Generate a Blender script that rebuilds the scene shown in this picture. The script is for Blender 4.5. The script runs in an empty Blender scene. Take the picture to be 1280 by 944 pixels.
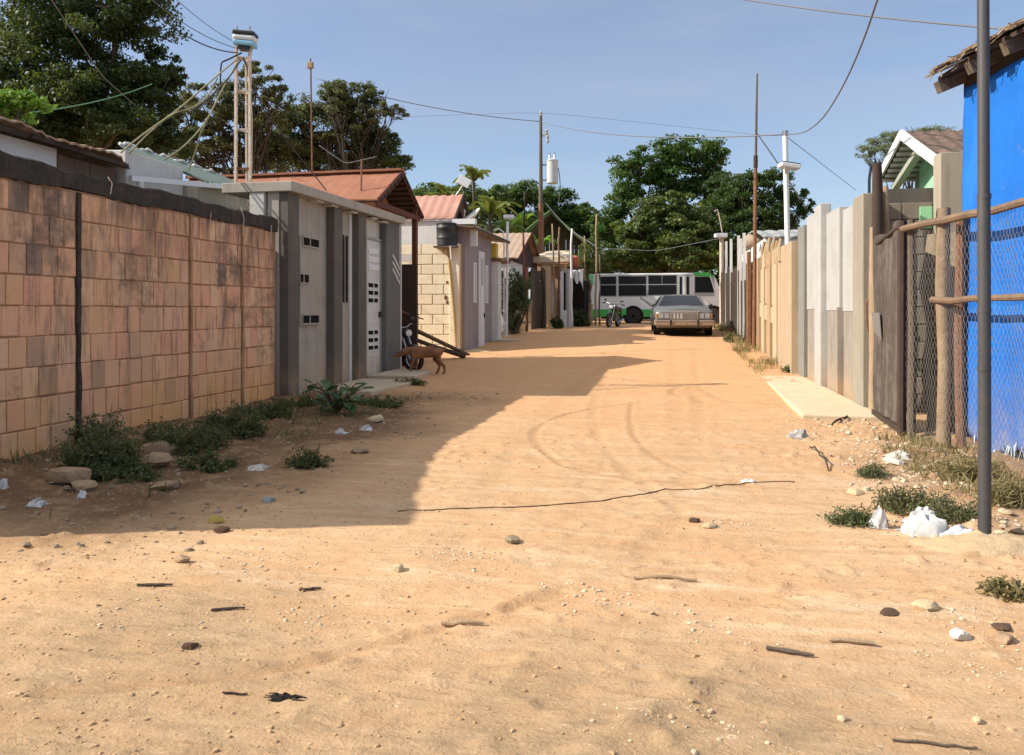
import bpy, math, random
import numpy as np
from mathutils import Vector, Matrix

random.seed(7)
RNG = np.random.default_rng(7)
S = bpy.context.scene
C = S.collection
R = math.radians
V = Vector

# ---------------------------------------------------------------- measuring tools: photo pixel -> point in the place
YAW = math.atan(0.2)
SA, CA = math.sin(YAW), math.cos(YAW)
FPX, EYE, HZ = 960.0, 1.45, 388.0


def ray(px, py):
    u = (px - 640) / FPX
    return V((-SA + u * CA, CA + u * SA, (HZ - py) / FPX))


def pt(px, py, t):
    return V((0, 0, EYE)) + ray(px, py) * t


def onX(px, py, X):
    d = ray(px, py)
    return V((0, 0, EYE)) + d * (X / d.x)


def onY(px, py, Y):
    d = ray(px, py)
    return V((0, 0, EYE)) + d * (Y / d.y)


# ---------------------------------------------------------------- noise and terrain height
def _hash(ix, iy, seed):
    h = (ix.astype(np.int64) * 374761393 + iy.astype(np.int64) * 668265263 + seed * 974634221) & 0xFFFFFFFF
    h = ((h ^ (h >> 13)) * 1274126177) & 0xFFFFFFFF
    return ((h ^ (h >> 16)) & 0xFFFFFF) / float(0xFFFFFF)


def vnoise(x, y, seed=0):
    x = np.asarray(x, float); y = np.asarray(y, float)
    xi, yi = np.floor(x), np.floor(y)
    fx, fy = x - xi, y - yi
    fx = fx * fx * (3 - 2 * fx); fy = fy * fy * (3 - 2 * fy)
    a = _hash(xi, yi, seed); b = _hash(xi + 1, yi, seed)
    c = _hash(xi, yi + 1, seed); d = _hash(xi + 1, yi + 1, seed)
    return (a * (1 - fx) + b * fx) * (1 - fy) + (c * (1 - fx) + d * fx) * fy


def fbm(x, y, octv=4, seed=0):
    s, amp, tot = 0.0, 1.0, 0.0
    x = np.asarray(x, float); y = np.asarray(y, float)
    for k in range(octv):
        s = s + amp * vnoise(x * 2 ** k + 17.3 * k, y * 2 ** k - 9.1 * k, seed + k)
        tot += amp
        amp *= 0.5
    return s / tot - 0.5


PY = [-50, 10, 13, 17, 20, 22, 24.5, 27, 31, 36, 44, 60, 400]
PZ = [0, 0, 0.01, 0.07, 0.16, 0.27, 0.43, 0.58, 0.68, 0.72, 0.74, 0.8, 1.2]


def ground(x, y):
    x = np.asarray(x, float); y = np.asarray(y, float)
    ye = y - 3.2 * np.clip((-x - 1.0) / 5.0, 0, 1)
    z = (np.interp(ye - 1, PY, PZ) + np.interp(ye, PY, PZ) * 2 + np.interp(ye + 1, PY, PZ)) / 4
    n = fbm(x * 0.45, y * 0.45, 3, 3)
    z = z + 0.05 * n
    # soil bank under the block wall
    b = np.clip((-x - 3.9) / 1.6, 0, 1) * np.clip((12.6 - y) / 1.5, 0, 1) * np.clip((y - 3.2) / 1.2, 0, 1)
    z = z + b * (0.05 + 0.16 * fbm(x * 1.3, y * 1.3, 3, 11))
    # dry bank by the blue house
    b2 = np.clip((x - 1.5) / 0.9, 0, 1) * np.clip((10.8 - y) / 1.5, 0, 1) * np.clip((y - 4.6) / 0.7, 0, 1)
    z = z + b2 * (0.05 + 0.16 * fbm(x * 1.7, y * 1.7, 3, 23))
    return z


_gx = np.arange(-14.0, 12.01, 0.1); _gy = np.concatenate([np.arange(-1, 16, 0.1), np.arange(16, 75.1, 0.5)])
_GRID = [_gx, _gy, ground(*np.meshgrid(_gx, _gy))]      # first the plain terrain; later the finished ground mesh


import bisect


def gz(x, y):
    X, Y, Z = _GRID
    i = min(max(bisect.bisect(X, x) - 1, 0), len(X) - 2); j = min(max(bisect.bisect(Y, y) - 1, 0), len(Y) - 2)
    u = min(max((x - X[i]) / (X[i + 1] - X[i]), 0), 1); v = min(max((y - Y[j]) / (Y[j + 1] - Y[j]), 0), 1)
    return float((Z[j][i] * (1 - u) + Z[j][i + 1] * u) * (1 - v) + (Z[j + 1][i] * (1 - u) + Z[j + 1][i + 1] * u) * v)


def gzv(x, y):
    X, Y, Z = [np.asarray(a) for a in _GRID]
    i = np.clip(np.searchsorted(X, x) - 1, 0, len(X) - 2); j = np.clip(np.searchsorted(Y, y) - 1, 0, len(Y) - 2)
    u = np.clip((x - X[i]) / (X[i + 1] - X[i]), 0, 1); v = np.clip((y - Y[j]) / (Y[j + 1] - Y[j]), 0, 1)
    return (Z[j, i] * (1 - u) + Z[j, i + 1] * u) * (1 - v) + (Z[j + 1, i] * (1 - u) + Z[j + 1, i + 1] * u) * v


def onG(px, py):
    d = ray(px, py); o = V((0, 0, EYE)); t = 1.0
    for _ in range(4000):
        p = o + d * t
        if p.z <= gz(p.x, p.y):
            return p
        t += 0.02 + t * 0.002
    return p


# ---------------------------------------------------------------- mesh building
class MB:
    def __init__(self):
        self.v, self.f, self.m = [], [], []

    def add(self, vs, fs, mi=0):
        k = len(self.v)
        self.v += [tuple(p) for p in vs]
        self.f += [tuple(i + k for i in q) for q in fs]
        self.m += [mi] * len(fs)
        return self

    def hexa(self, p, mi=0):      # p: bottom 4 (ccw seen from above), top 4
        return self.add(p, [(3, 2, 1, 0), (4, 5, 6, 7), (0, 1, 5, 4), (1, 2, 6, 5), (2, 3, 7, 6), (3, 0, 4, 7)], mi)

    def box(self, c, s, rot=None, mi=0):
        c = V(c); hx, hy, hz = s[0] / 2, s[1] / 2, s[2] / 2
        p = [V(q) for q in ((-hx, -hy, -hz), (hx, -hy, -hz), (hx, hy, -hz), (-hx, hy, -hz),
                            (-hx, -hy, hz), (hx, -hy, hz), (hx, hy, hz), (-hx, hy, hz))]
        if rot is not None:
            p = [rot @ q for q in p]
        return self.hexa([q + c for q in p], mi)

    def span(self, a, b, mi=0):   # axis aligned box between two corners
        lo = [min(a[i], b[i]) for i in range(3)]; hi = [max(a[i], b[i]) for i in range(3)]
        return self.box([(lo[i] + hi[i]) / 2 for i in range(3)], [hi[i] - lo[i] for i in range(3)], None, mi)

    def bar(self, a, b, w, h, up=(0, 0, 1), mi=0, w1=None, h1=None):
        a, b = V(a), V(b); d = (b - a).normalized(); up = V(up)
        s = d.cross(up)
        if s.length < 1e-4:
            s = d.cross(V((1, 0, 0)))
        s.normalize(); n = s.cross(d)
        w1 = w if w1 is None else w1; h1 = h if h1 is None else h1
        p = []
        for q, ww, hh in ((a, w, h), (b, w1, h1)):
            p += [q - s * ww / 2 - n * hh / 2, q + s * ww / 2 - n * hh / 2, q + s * ww / 2 + n * hh / 2, q - s * ww / 2 + n * hh / 2]
        return self.add(p, [(0, 1, 2, 3), (7, 6, 5, 4), (0, 4, 5, 1), (1, 5, 6, 2), (2, 6, 7, 3), (3, 7, 4, 0)], mi)

    def tube(self, pts, r, n=8, mi=0, closed=False):
        pts = [V(p) for p in pts]
        rs = r if isinstance(r, (list, tuple)) else [r] * len(pts)
        vs, fs = [], []
        prev = None
        L = len(pts)
        for i, p in enumerate(pts):
            if closed:
                d = pts[(i + 1) % L] - pts[i - 1]
            else:
                d = pts[min(i + 1, L - 1)] - pts[max(i - 1, 0)]
            d.normalize()
            if prev is None:
                a = d.cross(V((0, 0, 1)))
                if a.length < 0.1:
                    a = d.cross(V((0, 1, 0)))
            else:
                a = prev - d * prev.dot(d)
            a.normalize(); prev = a
            b = d.cross(a)
            for k in range(n):
                th = 2 * math.pi * k / n
                vs.append(p + (a * math.cos(th) + b * math.sin(th)) * rs[i])
        m = L if closed else L - 1
        for i in range(m):
            j = (i + 1) % L
            for k in range(n):
                k2 = (k + 1) % n
                fs.append((i * n + k, i * n + k2, j * n + k2, j * n + k))
        if not closed:
            fs.append(tuple(range(n))[::-1]); fs.append(tuple((L - 1) * n + k for k in range(n)))
        return self.add(vs, fs, mi)

    def prism(self, poly, vec, mi=0):
        poly = [V(p) for p in poly]; vec = V(vec); n = len(poly)
        vs = poly + [p + vec for p in poly]
        fs = [tuple(range(n))[::-1], tuple(range(n, 2 * n))] + [(i, (i + 1) % n, n + (i + 1) % n, n + i) for i in range(n)]
        return self.add(vs, fs, mi)

    def lathe(self, c, prof, n=16, rot=None, mi=0):
        c = V(c); vs, fs = [], []
        for r, z in prof:
            for k in range(n):
                th = 2 * math.pi * k / n
                p = V((r * math.cos(th), r * math.sin(th), z))
                if rot is not None:
                    p = rot @ p
                vs.append(c + p)
        for i in range(len(prof) - 1):
            for k in range(n):
                k2 = (k + 1) % n
                fs.append((i * n + k, i * n + k2, (i + 1) * n + k2, (i + 1) * n + k))
        fs.append(tuple(range(n))[::-1]); fs.append(tuple((len(prof) - 1) * n + k for k in range(n)))
        return self.add(vs, fs, mi)

    def grid(self, fn, nu, nv, mi=0):
        vs = [fn(i / nu, j / nv) for j in range(nv + 1) for i in range(nu + 1)]
        fs = [(j * (nu + 1) + i, j * (nu + 1) + i + 1, (j + 1) * (nu + 1) + i + 1, (j + 1) * (nu + 1) + i) for j in range(nv) for i in range(nu)]
        return self.add(vs, fs, mi)

    def sheet(self, fn, nu, nv, thick, mi=0):     # a grid with thickness (thick: vector)
        th = V(thick); k = (nu + 1) * (nv + 1)
        top = [V(fn(i / nu, j / nv)) for j in range(nv + 1) for i in range(nu + 1)]
        vs = top + [p - th for p in top]
        fs = []
        for j in range(nv):
            for i in range(nu):
                a = j * (nu + 1) + i
                q = (a, a + 1, a + nu + 2, a + nu + 1)
                fs.append(q); fs.append(tuple(k + x for x in q[::-1]))
        for i in range(nu):
            fs.append((i + 1, i, k + i, k + i + 1))
            a = nv * (nu + 1) + i
            fs.append((a, a + 1, k + a + 1, k + a))
        for j in range(nv):
            a = j * (nu + 1); b = a + nu + 1
            fs.append((a, b, k + b, k + a))
            a += nu; b += nu
            fs.append((b, a, k + a, k + b))
        return self.add(vs, fs, mi)

    def ball(self, c, r, nu=10, nv=7, jit=0.0, rot=None, seed=0, mi=0):
        rnd = random.Random(seed); c = V(c)
        vs = [V((0, 0, -r[2]))]
        for j in range(1, nv):
            ph = -math.pi / 2 + math.pi * j / nv
            for i in range(nu):
                th = 2 * math.pi * i / nu
                k = 1 + rnd.uniform(-jit, jit)
                vs.append(V((r[0] * math.cos(ph) * math.cos(th) * k, r[1] * math.cos(ph) * math.sin(th) * k, r[2] * math.sin(ph) * k)))
        vs.append(V((0, 0, r[2])))
        if rot is not None:
            vs = [rot @ p for p in vs]
        fs = []
        for i in range(nu):
            fs.append((0, 1 + (i + 1) % nu, 1 + i))
            for j in range(nv - 2):
                a = 1 + j * nu
                fs.append((a + i, a + (i + 1) % nu, a + nu + (i + 1) % nu, a + nu + i))
            a = 1 + (nv - 2) * nu
            fs.append((a + i, a + (i + 1) % nu, len(vs) - 1))
        return self.add([p + c for p in vs], fs, mi)

    def build(self, name, mat, parent=None, smooth=False, bevel=0.0, origin=None):
        o = V(origin) if origin is not None else V((0, 0, 0))
        base = V((0, 0, 0))
        p = parent
        while p is not None:
            base += p.location; p = p.parent
        off = o + base
        me = bpy.data.meshes.new(name)
        me.from_pydata([(a[0] - off.x, a[1] - off.y, a[2] - off.z) for a in self.v], [], self.f)
        mats = mat if isinstance(mat, (list, tuple)) else [mat]
        for m in mats:
            me.materials.append(m)
        if len(mats) > 1:
            me.polygons.foreach_set('material_index', self.m)
        if smooth:
            me.polygons.foreach_set('use_smooth', [True] * len(me.polygons))
            if smooth != 'all':
                me.update(); me.set_sharp_from_angle(angle=R(smooth if smooth is not True else 40))
        me.update()
        ob = bpy.data.objects.new(name, me); C.objects.link(ob)
        ob.location = o
        if parent is not None:
            ob.parent = parent
        if bevel:
            b = ob.modifiers.new('bevel', 'BEVEL'); b.width = bevel; b.segments = 2; b.limit_method = 'ANGLE'
        return ob


def thing(name, label, cat, loc=(0, 0, 0), group=None):
    o = bpy.data.objects.new(name, None); C.objects.link(o)
    o.empty_display_size = 0.2
    o.location = loc
    o['label'] = label; o['category'] = cat
    if group:
        o['group'] = group
    return o


def tag(o, label=None, cat=None, group=None, kind=None):
    if label: o['label'] = label
    if cat: o['category'] = cat
    if group: o['group'] = group
    if kind: o['kind'] = kind
    return o


def dup(root, loc, rotz=None, label=None, scale=None, group=None):
    r = root.copy(); C.objects.link(r); r.location = loc
    if rotz is not None: r.rotation_euler = (root.rotation_euler.x, root.rotation_euler.y, rotz)
    if scale is not None: r.scale = (scale, scale, scale) if not isinstance(scale, (tuple, list)) else scale
    if label: r['label'] = label
    if group: r['group'] = group
    for ch in list(root.children):
        c = ch.copy(); C.objects.link(c); c.parent = r
        for g in list(ch.children):
            d = g.copy(); C.objects.link(d); d.parent = c
    return r


# ---------------------------------------------------------------- materials
def new_mat(name):
    m = bpy.data.materials.new(name); m.use_nodes = True
    nt = m.node_tree
    return m, nt, nt.nodes['Principled BSDF']


def N(nt, t, **kw):
    n = nt.nodes.new(t)
    for k, v in kw.items():
        if k.startswith('i_'):
            n.inputs[k[2:].replace('_', ' ')].default_value = v
        else:
            setattr(n, k, v)
    return n


def L(nt, a, b):
    nt.links.new(a, b)


def c4(c):
    return (c[0], c[1], c[2], 1)


def mixc(nt, fac, a, b, mode='MIX'):
    n = nt.nodes.new('ShaderNodeMix'); n.data_type = 'RGBA'; n.blend_type = mode
    for s, val in ((n.inputs[0], fac), (n.inputs[6], a), (n.inputs[7], b)):
        if hasattr(val, 'is_output') or isinstance(val, bpy.types.NodeSocket):
            nt.links.new(val, s)
        elif s.type == 'RGBA':
            s.default_value = c4(val)
        else:
            s.default_value = val
    return n.outputs[2]


def noise(nt, scale, detail=5, rough=0.6, stretch=None, off=0.0, dist=0.0):
    g = N(nt, 'ShaderNodeNewGeometry')
    mp = N(nt, 'ShaderNodeMapping')
    mp.inputs['Location'].default_value = (off, off * 1.7, off * 0.6)
    if stretch:
        mp.inputs['Scale'].default_value = stretch
    L(nt, g.outputs['Position'], mp.inputs['Vector'])
    n = N(nt, 'ShaderNodeTexNoise')
    n.inputs['Scale'].default_value = scale; n.inputs['Detail'].default_value = detail
    n.inputs['Roughness'].default_value = rough; n.inputs['Distortion'].default_value = dist
    L(nt, mp.outputs[0], n.inputs['Vector'])
    return n.outputs['Fac']


def ramp(nt, fac, a, b):
    n = N(nt, 'ShaderNodeMapRange'); n.inputs['From Min'].default_value = a; n.inputs['From Max'].default_value = b
    L(nt, fac, n.inputs['Value'])
    return n.outputs[0]


def island(nt):
    return N(nt, 'ShaderNodeNewGeometry').outputs['Random Per Island']


def mulf(nt, a, b):
    n = N(nt, 'ShaderNodeMath', operation='MULTIPLY')
    for s, v in ((n.inputs[0], a), (n.inputs[1], b)):
        if isinstance(v, bpy.types.NodeSocket): L(nt, v, s)
        else: s.default_value = v
    return n.outputs[0]


def mat(name, col, rough=0.85, col2=None, scale=3.0, var=0.6, grain=40, streak=0.0, streakcol=(0.05, 0.045, 0.04),
        dirt=0.0, dirtcol=(0.2, 0.13, 0.08), bump=0.25, bscale=50, metal=0.0, spec=0.3, isl=0.0, islcol=None, off=0.0, splash=0.0):
    """weathered surface: patches of col/col2, fine grain, vertical streaks, dirt blotches, bump"""
    m, nt, b = new_mat(name)
    col2 = col2 or tuple(c * 0.72 for c in col)
    f = ramp(nt, noise(nt, scale, 6, 0.65, off=off), 0.35, 0.7)
    out = mixc(nt, mulf(nt, f, var), col, col2)
    gr = ramp(nt, noise(nt, grain, 4, 0.7, off=off + 3), 0.3, 0.7)
    out = mixc(nt, mulf(nt, gr, 0.35), out, tuple(c * 0.6 for c in col))
    if isl:
        out = mixc(nt, mulf(nt, island(nt), isl), out, islcol or tuple(c * 0.45 for c in col))
    if streak:
        st = ramp(nt, noise(nt, 5.0, 5, 0.7, (1.6, 1.6, 0.14), off + 7), 0.5, 0.75)
        out = mixc(nt, mulf(nt, st, streak), out, streakcol)
    if dirt:
        d = ramp(nt, noise(nt, scale * 1.7, 8, 0.75, off=off + 11), 0.5, 0.68)
        out = mixc(nt, mulf(nt, d, dirt), out, dirtcol)
    if splash:      # dried mud thrown up from the road
        sp = N(nt, 'ShaderNodeSeparateXYZ'); ge = N(nt, 'ShaderNodeNewGeometry'); L(nt, ge.outputs['Position'], sp.inputs[0])
        s = mulf(nt, ramp(nt, sp.outputs['Z'], 0.75, 0.1), ramp(nt, noise(nt, 4.0, 7, 0.75, (1, 1, 0.7), off + 2), 0.36, 0.6))
        out = mixc(nt, mulf(nt, s, splash), out, (0.45, 0.29, 0.16))
    L(nt, out, b.inputs['Base Color'])
    b.inputs['Roughness'].default_value = rough
    b.inputs['Metallic'].default_value = metal
    b.inputs['Specular IOR Level'].default_value = spec
    if bump:
        bm = N(nt, 'ShaderNodeBump'); bm.inputs['Strength'].default_value = bump; bm.inputs['Distance'].default_value = 0.02
        L(nt, noise(nt, bscale, 6, 0.7, off=off + 5), bm.inputs['Height'])
        L(nt, bm.outputs[0], b.inputs['Normal'])
    return m


def leafmat(name, dark, light, trans=0.35, third=None):
    m, nt, b = new_mat(name)
    nt.nodes.remove(b)
    out = nt.nodes['Material Output']
    r = N(nt, 'ShaderNodeValToRGB')
    r.color_ramp.elements[0].color = c4(dark); r.color_ramp.elements[1].color = c4(light)
    if third:
        r.color_ramp.elements[1].position = 0.86
        e = r.color_ramp.elements.new(1.0); e.color = c4(third)
    L(nt, island(nt), r.inputs[0])
    col = mixc(nt, mulf(nt, ramp(nt, noise(nt, 0.7, 3), 0.35, 0.65), 0.5), r.outputs[0], tuple((a * 0.5 + c * 0.3) for a, c in zip(dark, light)))
    p = N(nt, 'ShaderNodeBsdfPrincipled'); p.inputs['Roughness'].default_value = 0.55; p.inputs['Specular IOR Level'].default_value = 0.35
    L(nt, col, p.inputs['Base Color'])
    t = N(nt, 'ShaderNodeBsdfTranslucent')
    L(nt, mixc(nt, 0.5, col, (0.25, 0.3, 0.03)), t.inputs['Color'])
    mx = N(nt, 'ShaderNodeMixShader'); mx.inputs[0].default_value = trans
    L(nt, p.outputs[0], mx.inputs[1]); L(nt, t.outputs[0], mx.inputs[2]); L(nt, mx.outputs[0], out.inputs['Surface'])
    return m


def plain(name, col, rough=0.5, metal=0.0, spec=0.5, coat=0.0):
    return mat(name, col, rough, var=0.35, scale=4, bump=0.05, bscale=30, metal=metal, spec=spec)


# ---------------------------------------------------------------- foliage
def leaf_arrays(P, size, aspect=0.5, up=0.25, rng=RNG, outward=None, fold=0.15):
    n = len(P)
    nor = rng.normal(size=(n, 3)); nor[:, 2] += up * 3
    if outward is not None:
        nor += outward * 1.2
    nor /= np.linalg.norm(nor, axis=1)[:, None] + 1e-9
    d = rng.normal(size=(n, 3)); d[:, 2] -= 0.35
    d -= nor * (d * nor).sum(1)[:, None]
    d /= np.linalg.norm(d, axis=1)[:, None] + 1e-9
    s = np.cross(nor, d)
    ln = size * rng.uniform(0.6, 1.3, n)[:, None]
    w = ln * aspect
    v = np.empty((n, 4, 3))
    v[:, 0] = P - d * ln / 2
    v[:, 1] = P + s * w / 2 + nor * ln * fold - d * ln * 0.08
    v[:, 2] = P + d * ln / 2
    v[:, 3] = P - s * w / 2 + nor * ln * fold - d * ln * 0.08
    return v.reshape(-1, 3)


def quads_object(name, verts, matl, parent=None, origin=None):
    n = len(verts) // 4
    base = V((0, 0, 0)); p = parent
    while p is not None:
        base += p.location; p = p.parent
    o = V(origin) if origin is not None else V((0, 0, 0))
    verts = verts - np.array(base + o)
    me = bpy.data.meshes.new(name)
    me.vertices.add(n * 4); me.vertices.foreach_set('co', verts.astype(np.float32).ravel())
    me.loops.add(n * 4); me.loops.foreach_set('vertex_index', np.arange(n * 4, dtype=np.int32))
    me.polygons.add(n); me.polygons.foreach_set('loop_start', np.arange(0, n * 4, 4, dtype=np.int32))
    me.polygons.foreach_set('loop_total', np.full(n, 4, dtype=np.int32))
    me.materials.append(matl)
    me.update(calc_edges=True); me.validate()
    ob = bpy.data.objects.new(name, me); C.objects.link(ob); ob.location = o
    if parent is not None: ob.parent = parent
    return ob


def crown_points(clumps, n, rng, blobs=26, blobr=0.3, hollow=0.6):
    """clumps: list of (centre, radii). Leaves gather in twig clusters near each clump's surface."""
    w = np.array([c[1][0] * c[1][2] for c in clumps]); w /= w.sum()
    out, outw = [], []
    for (c, r), wi in zip(clumps, w):
        k = max(5, int(blobs * 1.0))
        d = rng.normal(size=(k, 3)); d[:, 2] = d[:, 2] * 0.9 + 0.18
        d /= np.linalg.norm(d, axis=1)[:, None]
        rad = rng.uniform(hollow, 1.0, k)[:, None]
        bc = d * rad
        br = blobr * rng.uniform(0.55, 1.25, k)
        m = max(20, int(n * wi))
        pick = rng.integers(0, k, m)
        off = rng.normal(size=(m, 3)); off /= np.linalg.norm(off, axis=1)[:, None]
        off *= (rng.uniform(0, 1, m) ** 0.5)[:, None] * br[pick][:, None]
        off[:, 2] *= 0.75
        P = (bc[pick] + off) * np.array(r) + np.array(c)
        out.append(P); outw.append(off / (br[pick][:, None] + 1e-6))
    return np.concatenate(out), np.concatenate(outw)


def limb(mb, a, b, r0, r1, rnd, bend=0.15, seg=6, n=7):
    a, b = V(a), V(b); d = b - a; ln = d.length
    o1 = V((rnd.uniform(-1, 1), rnd.uniform(-1, 1), rnd.uniform(-.5, 1))) * ln * bend
    pts, rs = [], []
    for i in range(seg + 1):
        s = i / seg
        pts.append(a + d * s + o1 * math.sin(math.pi * s) + V((rnd.uniform(-1, 1), rnd.uniform(-1, 1), 0)) * ln * 0.012)
        rs.append(r0 + (r1 - r0) * s)
    mb.tube(pts, rs, n)
    return pts


def tree(label, basexy, clumps, n, leaf, lm, bark, group, seed=1, trunk_r=0.22, fork=0.35, blobs=26, blobr=0.3,
         hollow=0.6, aspect=0.5, up=0.25, name='tree', twigs=0, bare=0):
    rng = np.random.default_rng(seed); rnd = random.Random(seed)
    base = V((basexy[0], basexy[1], gz(*basexy) - 0.05))
    root = thing(name, label, 'tree', base, group)
    mb = MB()
    top = sum((V(c[0]) for c in clumps), V((0, 0, 0))) / len(clumps)
    forkp = base + V(((top.x - base.x) * 0.3, (top.y - base.y) * 0.3, (top.z - base.z) * fork))
    limb(mb, base - V((0, 0, .2)), forkp, trunk_r * 1.25, trunk_r * 0.85, rnd, 0.05, 7, 10)
    for c, r in clumps:
        q = limb(mb, forkp - V((0, 0, .1)), V(c), trunk_r * 0.55, trunk_r * 0.12, rnd, 0.12)
        for k in range(3 + twigs):
            st = q[rnd.randint(2, len(q) - 1)]
            d = V((rnd.uniform(-1, 1), rnd.uniform(-1, 1), rnd.uniform(-.3, 1))); d.normalize()
            e = V(c) + V((d.x * r[0], d.y * r[1], d.z * r[2])) * rnd.uniform(0.6, 1.02 + 0.1 * bare)
            qq = limb(mb, st, e, trunk_r * 0.2, 0.012, rnd, 0.12, 5, 5)
            for kk in range(2 * bare):
                s2 = qq[rnd.randint(1, 4)]
                e2 = s2 + V((rnd.uniform(-1, 1), rnd.uniform(-1, 1), rnd.uniform(-.4, 1))) * r[0] * 0.5
                limb(mb, s2, e2, 0.025, 0.008, rnd, 0.15, 4, 4)
    mb.build('trunk', bark, root, smooth='all')
    P, ow = crown_points(clumps, n, rng, blobs, blobr, hollow)
    quads_object('crown', leaf_arrays(P, leaf, aspect, up, rng, ow), lm, root)
    return root


def pxclump(px, py, rx, ry, t, depth=None):
    c = pt(px, py, t)
    k = t / FPX
    return (tuple(c), (rx * k, (depth or rx) * k, ry * k))


def wire(label, pts, r=0.012, m=None, group='overhead wires', sag=0.0, n=24, name='overhead_wire', cat='wire'):
    pts = [V(p) for p in pts]
    out = []
    for i in range(len(pts) - 1):
        a, b = pts[i], pts[i + 1]
        for k in range(n if len(pts) == 2 else max(4, n // (len(pts) - 1))):
            s = k / (n if len(pts) == 2 else max(4, n // (len(pts) - 1)))
            out.append(a.lerp(b, s) - V((0, 0, sag * 4 * s * (1 - s))))
    out.append(pts[-1])
    if len(pts) > 2:            # soften the corners
        for _ in range(3):
            out = [out[0]] + [(out[i - 1] + out[i] * 2 + out[i + 1]) / 4 for i in range(1, len(out) - 1)] + [out[-1]]
    return tag(MB().tube(out, r, 5).build(name, m, None, smooth='all', origin=out[0]), label, cat, group)
# ---------------------------------------------------------------- camera, sky, sun
cam = bpy.data.cameras.new('camera'); camo = bpy.data.objects.new('camera', cam); C.objects.link(camo)
cam.sensor_width = 36.0; cam.lens = 36.0 * FPX / 1280
cam.shift_y = -(472 - HZ) / 1280
cam.clip_start = 0.05; cam.clip_end = 2000
camo.location = (0, 0, EYE); camo.rotation_euler = (R(90), 0, YAW)
S.camera = camo

SUN_EL = R(36.0)
LX, LY = 0.953, 0.303                     # horizontal direction in which the light travels
sund = V((LX * math.cos(SUN_EL), LY * math.cos(SUN_EL), -math.sin(SUN_EL)))
sl = bpy.data.lights.new('sun', 'SUN'); sl.energy = 4.6; sl.angle = R(0.5); sl.color = (1.0, 0.93, 0.82)
so = bpy.data.objects.new('sun', sl); C.objects.link(so)
so.rotation_euler = sund.to_track_quat('-Z', 'Y').to_euler(); so.location = (-20, -10, 20)

w = bpy.data.worlds.new('World'); S.world = w; w.use_nodes = True
nt = w.node_tree; bg = nt.nodes['Background']
sky = nt.nodes.new('ShaderNodeTexSky'); sky.sky_type = 'NISHITA'; sky.sun_disc = False
sky.sun_elevation = SUN_EL
sky.sun_rotation = math.atan2(-LX, -LY)    # direction towards the sun, measured from +Y
sky.altitude = 0; sky.air_density = 1.0; sky.dust_density = 0.6; sky.ozone_density = 2.5
tc = nt.nodes.new('ShaderNodeTexCoord')
mp = nt.nodes.new('ShaderNodeMapping'); mp.inputs['Scale'].default_value = (1.2, 1.2, 6.5)
nt.links.new(tc.outputs['Generated'], mp.inputs['Vector'])
nz = nt.nodes.new('ShaderNodeTexNoise'); nz.inputs['Scale'].default_value = 1.6; nz.inputs['Detail'].default_value = 6; nz.inputs['Roughness'].default_value = 0.55
nt.links.new(mp.outputs[0], nz.inputs['Vector'])
cl = ramp(nt, nz.outputs['Fac'], 0.2, 0.95)
sc = mixc(nt, mulf(nt, cl, 0.85), sky.outputs[0], (3.1, 3.4, 4.3))     # thin high veil of cloud
sx = nt.nodes.new('ShaderNodeSeparateXYZ'); nt.links.new(tc.outputs['Generated'], sx.inputs[0])
veil = nt.nodes.new('ShaderNodeMapRange'); veil.interpolation_type = 'SMOOTHSTEP'  # mask of the added fill cloud overhead
veil.inputs['From Min'].default_value = 0.42; veil.inputs['From Max'].default_value = 0.8
nt.links.new(sx.outputs['Z'], veil.inputs['Value'])
sc = mixc(nt, mulf(nt, veil.outputs[0], 0.5), sc, (9.0, 8.6, 8.0))       # brighter cloud added overhead, out of view, to fill the shaded walls
nt.links.new(sc, bg.inputs['Color'])
bg.inputs['Strength'].default_value = 0.11

S.view_settings.view_transform = 'Standard'; S.view_settings.look = 'None'
S.view_settings.gamma = 1; S.view_settings.use_curve_mapping = False
S.view_settings.exposure = 0.58
S.render.engine = 'CYCLES'
S.cycles.use_denoising = True
S.cycles.max_bounces = 6; S.cycles.diffuse_bounces = 3; S.cycles.transparent_max_bounces = 6
S.cycles.sample_clamp_indirect = 4

# ---------------------------------------------------------------- shared materials
M = {}
M['bark'] = mat('bark', (0.11, 0.085, 0.065), 0.95, (0.06, 0.048, 0.038), 4, 0.8, bump=0.8, bscale=25)
M['cement'] = mat('cement', (0.46, 0.415, 0.35), 0.92, (0.35, 0.315, 0.265), 1.6, 0.7, streak=0.45, streakcol=(0.14, 0.13, 0.115), dirt=0.2, bump=0.3, splash=.7)
M['cement_dark'] = mat('cement_dark', (0.155, 0.138, 0.115), 0.9, (0.09, 0.08, 0.068), 2.5, 0.7, streak=0.35, bump=0.3, splash=.5)
M['white'] = mat('white_paint', (0.74, 0.73, 0.70), 0.7, (0.62, 0.6, 0.56), 2.0, 0.5, streak=0.2, streakcol=(0.35, 0.3, 0.24), dirt=0.15, bump=0.1)
M['white_clean'] = mat('white_clean', (0.8, 0.8, 0.79), 0.5, (0.7, 0.7, 0.69), 2.0, 0.4, bump=0.05)
M['whiteoff'] = mat('whitewash', (0.62, 0.6, 0.55), 0.85, (0.5, 0.48, 0.43), 1.5, 0.7, streak=0.35, streakcol=(0.25, 0.22, 0.18), dirt=0.3, bump=0.25)
M['wood'] = mat('wood_grey', (0.2, 0.15, 0.11), 0.95, (0.1, 0.08, 0.065), 6, 0.8, streak=0.5, bump=0.6, bscale=30, isl=0.5)
M['wood_dark'] = mat('wood_dark', (0.075, 0.05, 0.037), 0.9, (0.04, 0.03, 0.025), 6, 0.7, streak=0.3, bump=0.5)
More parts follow.
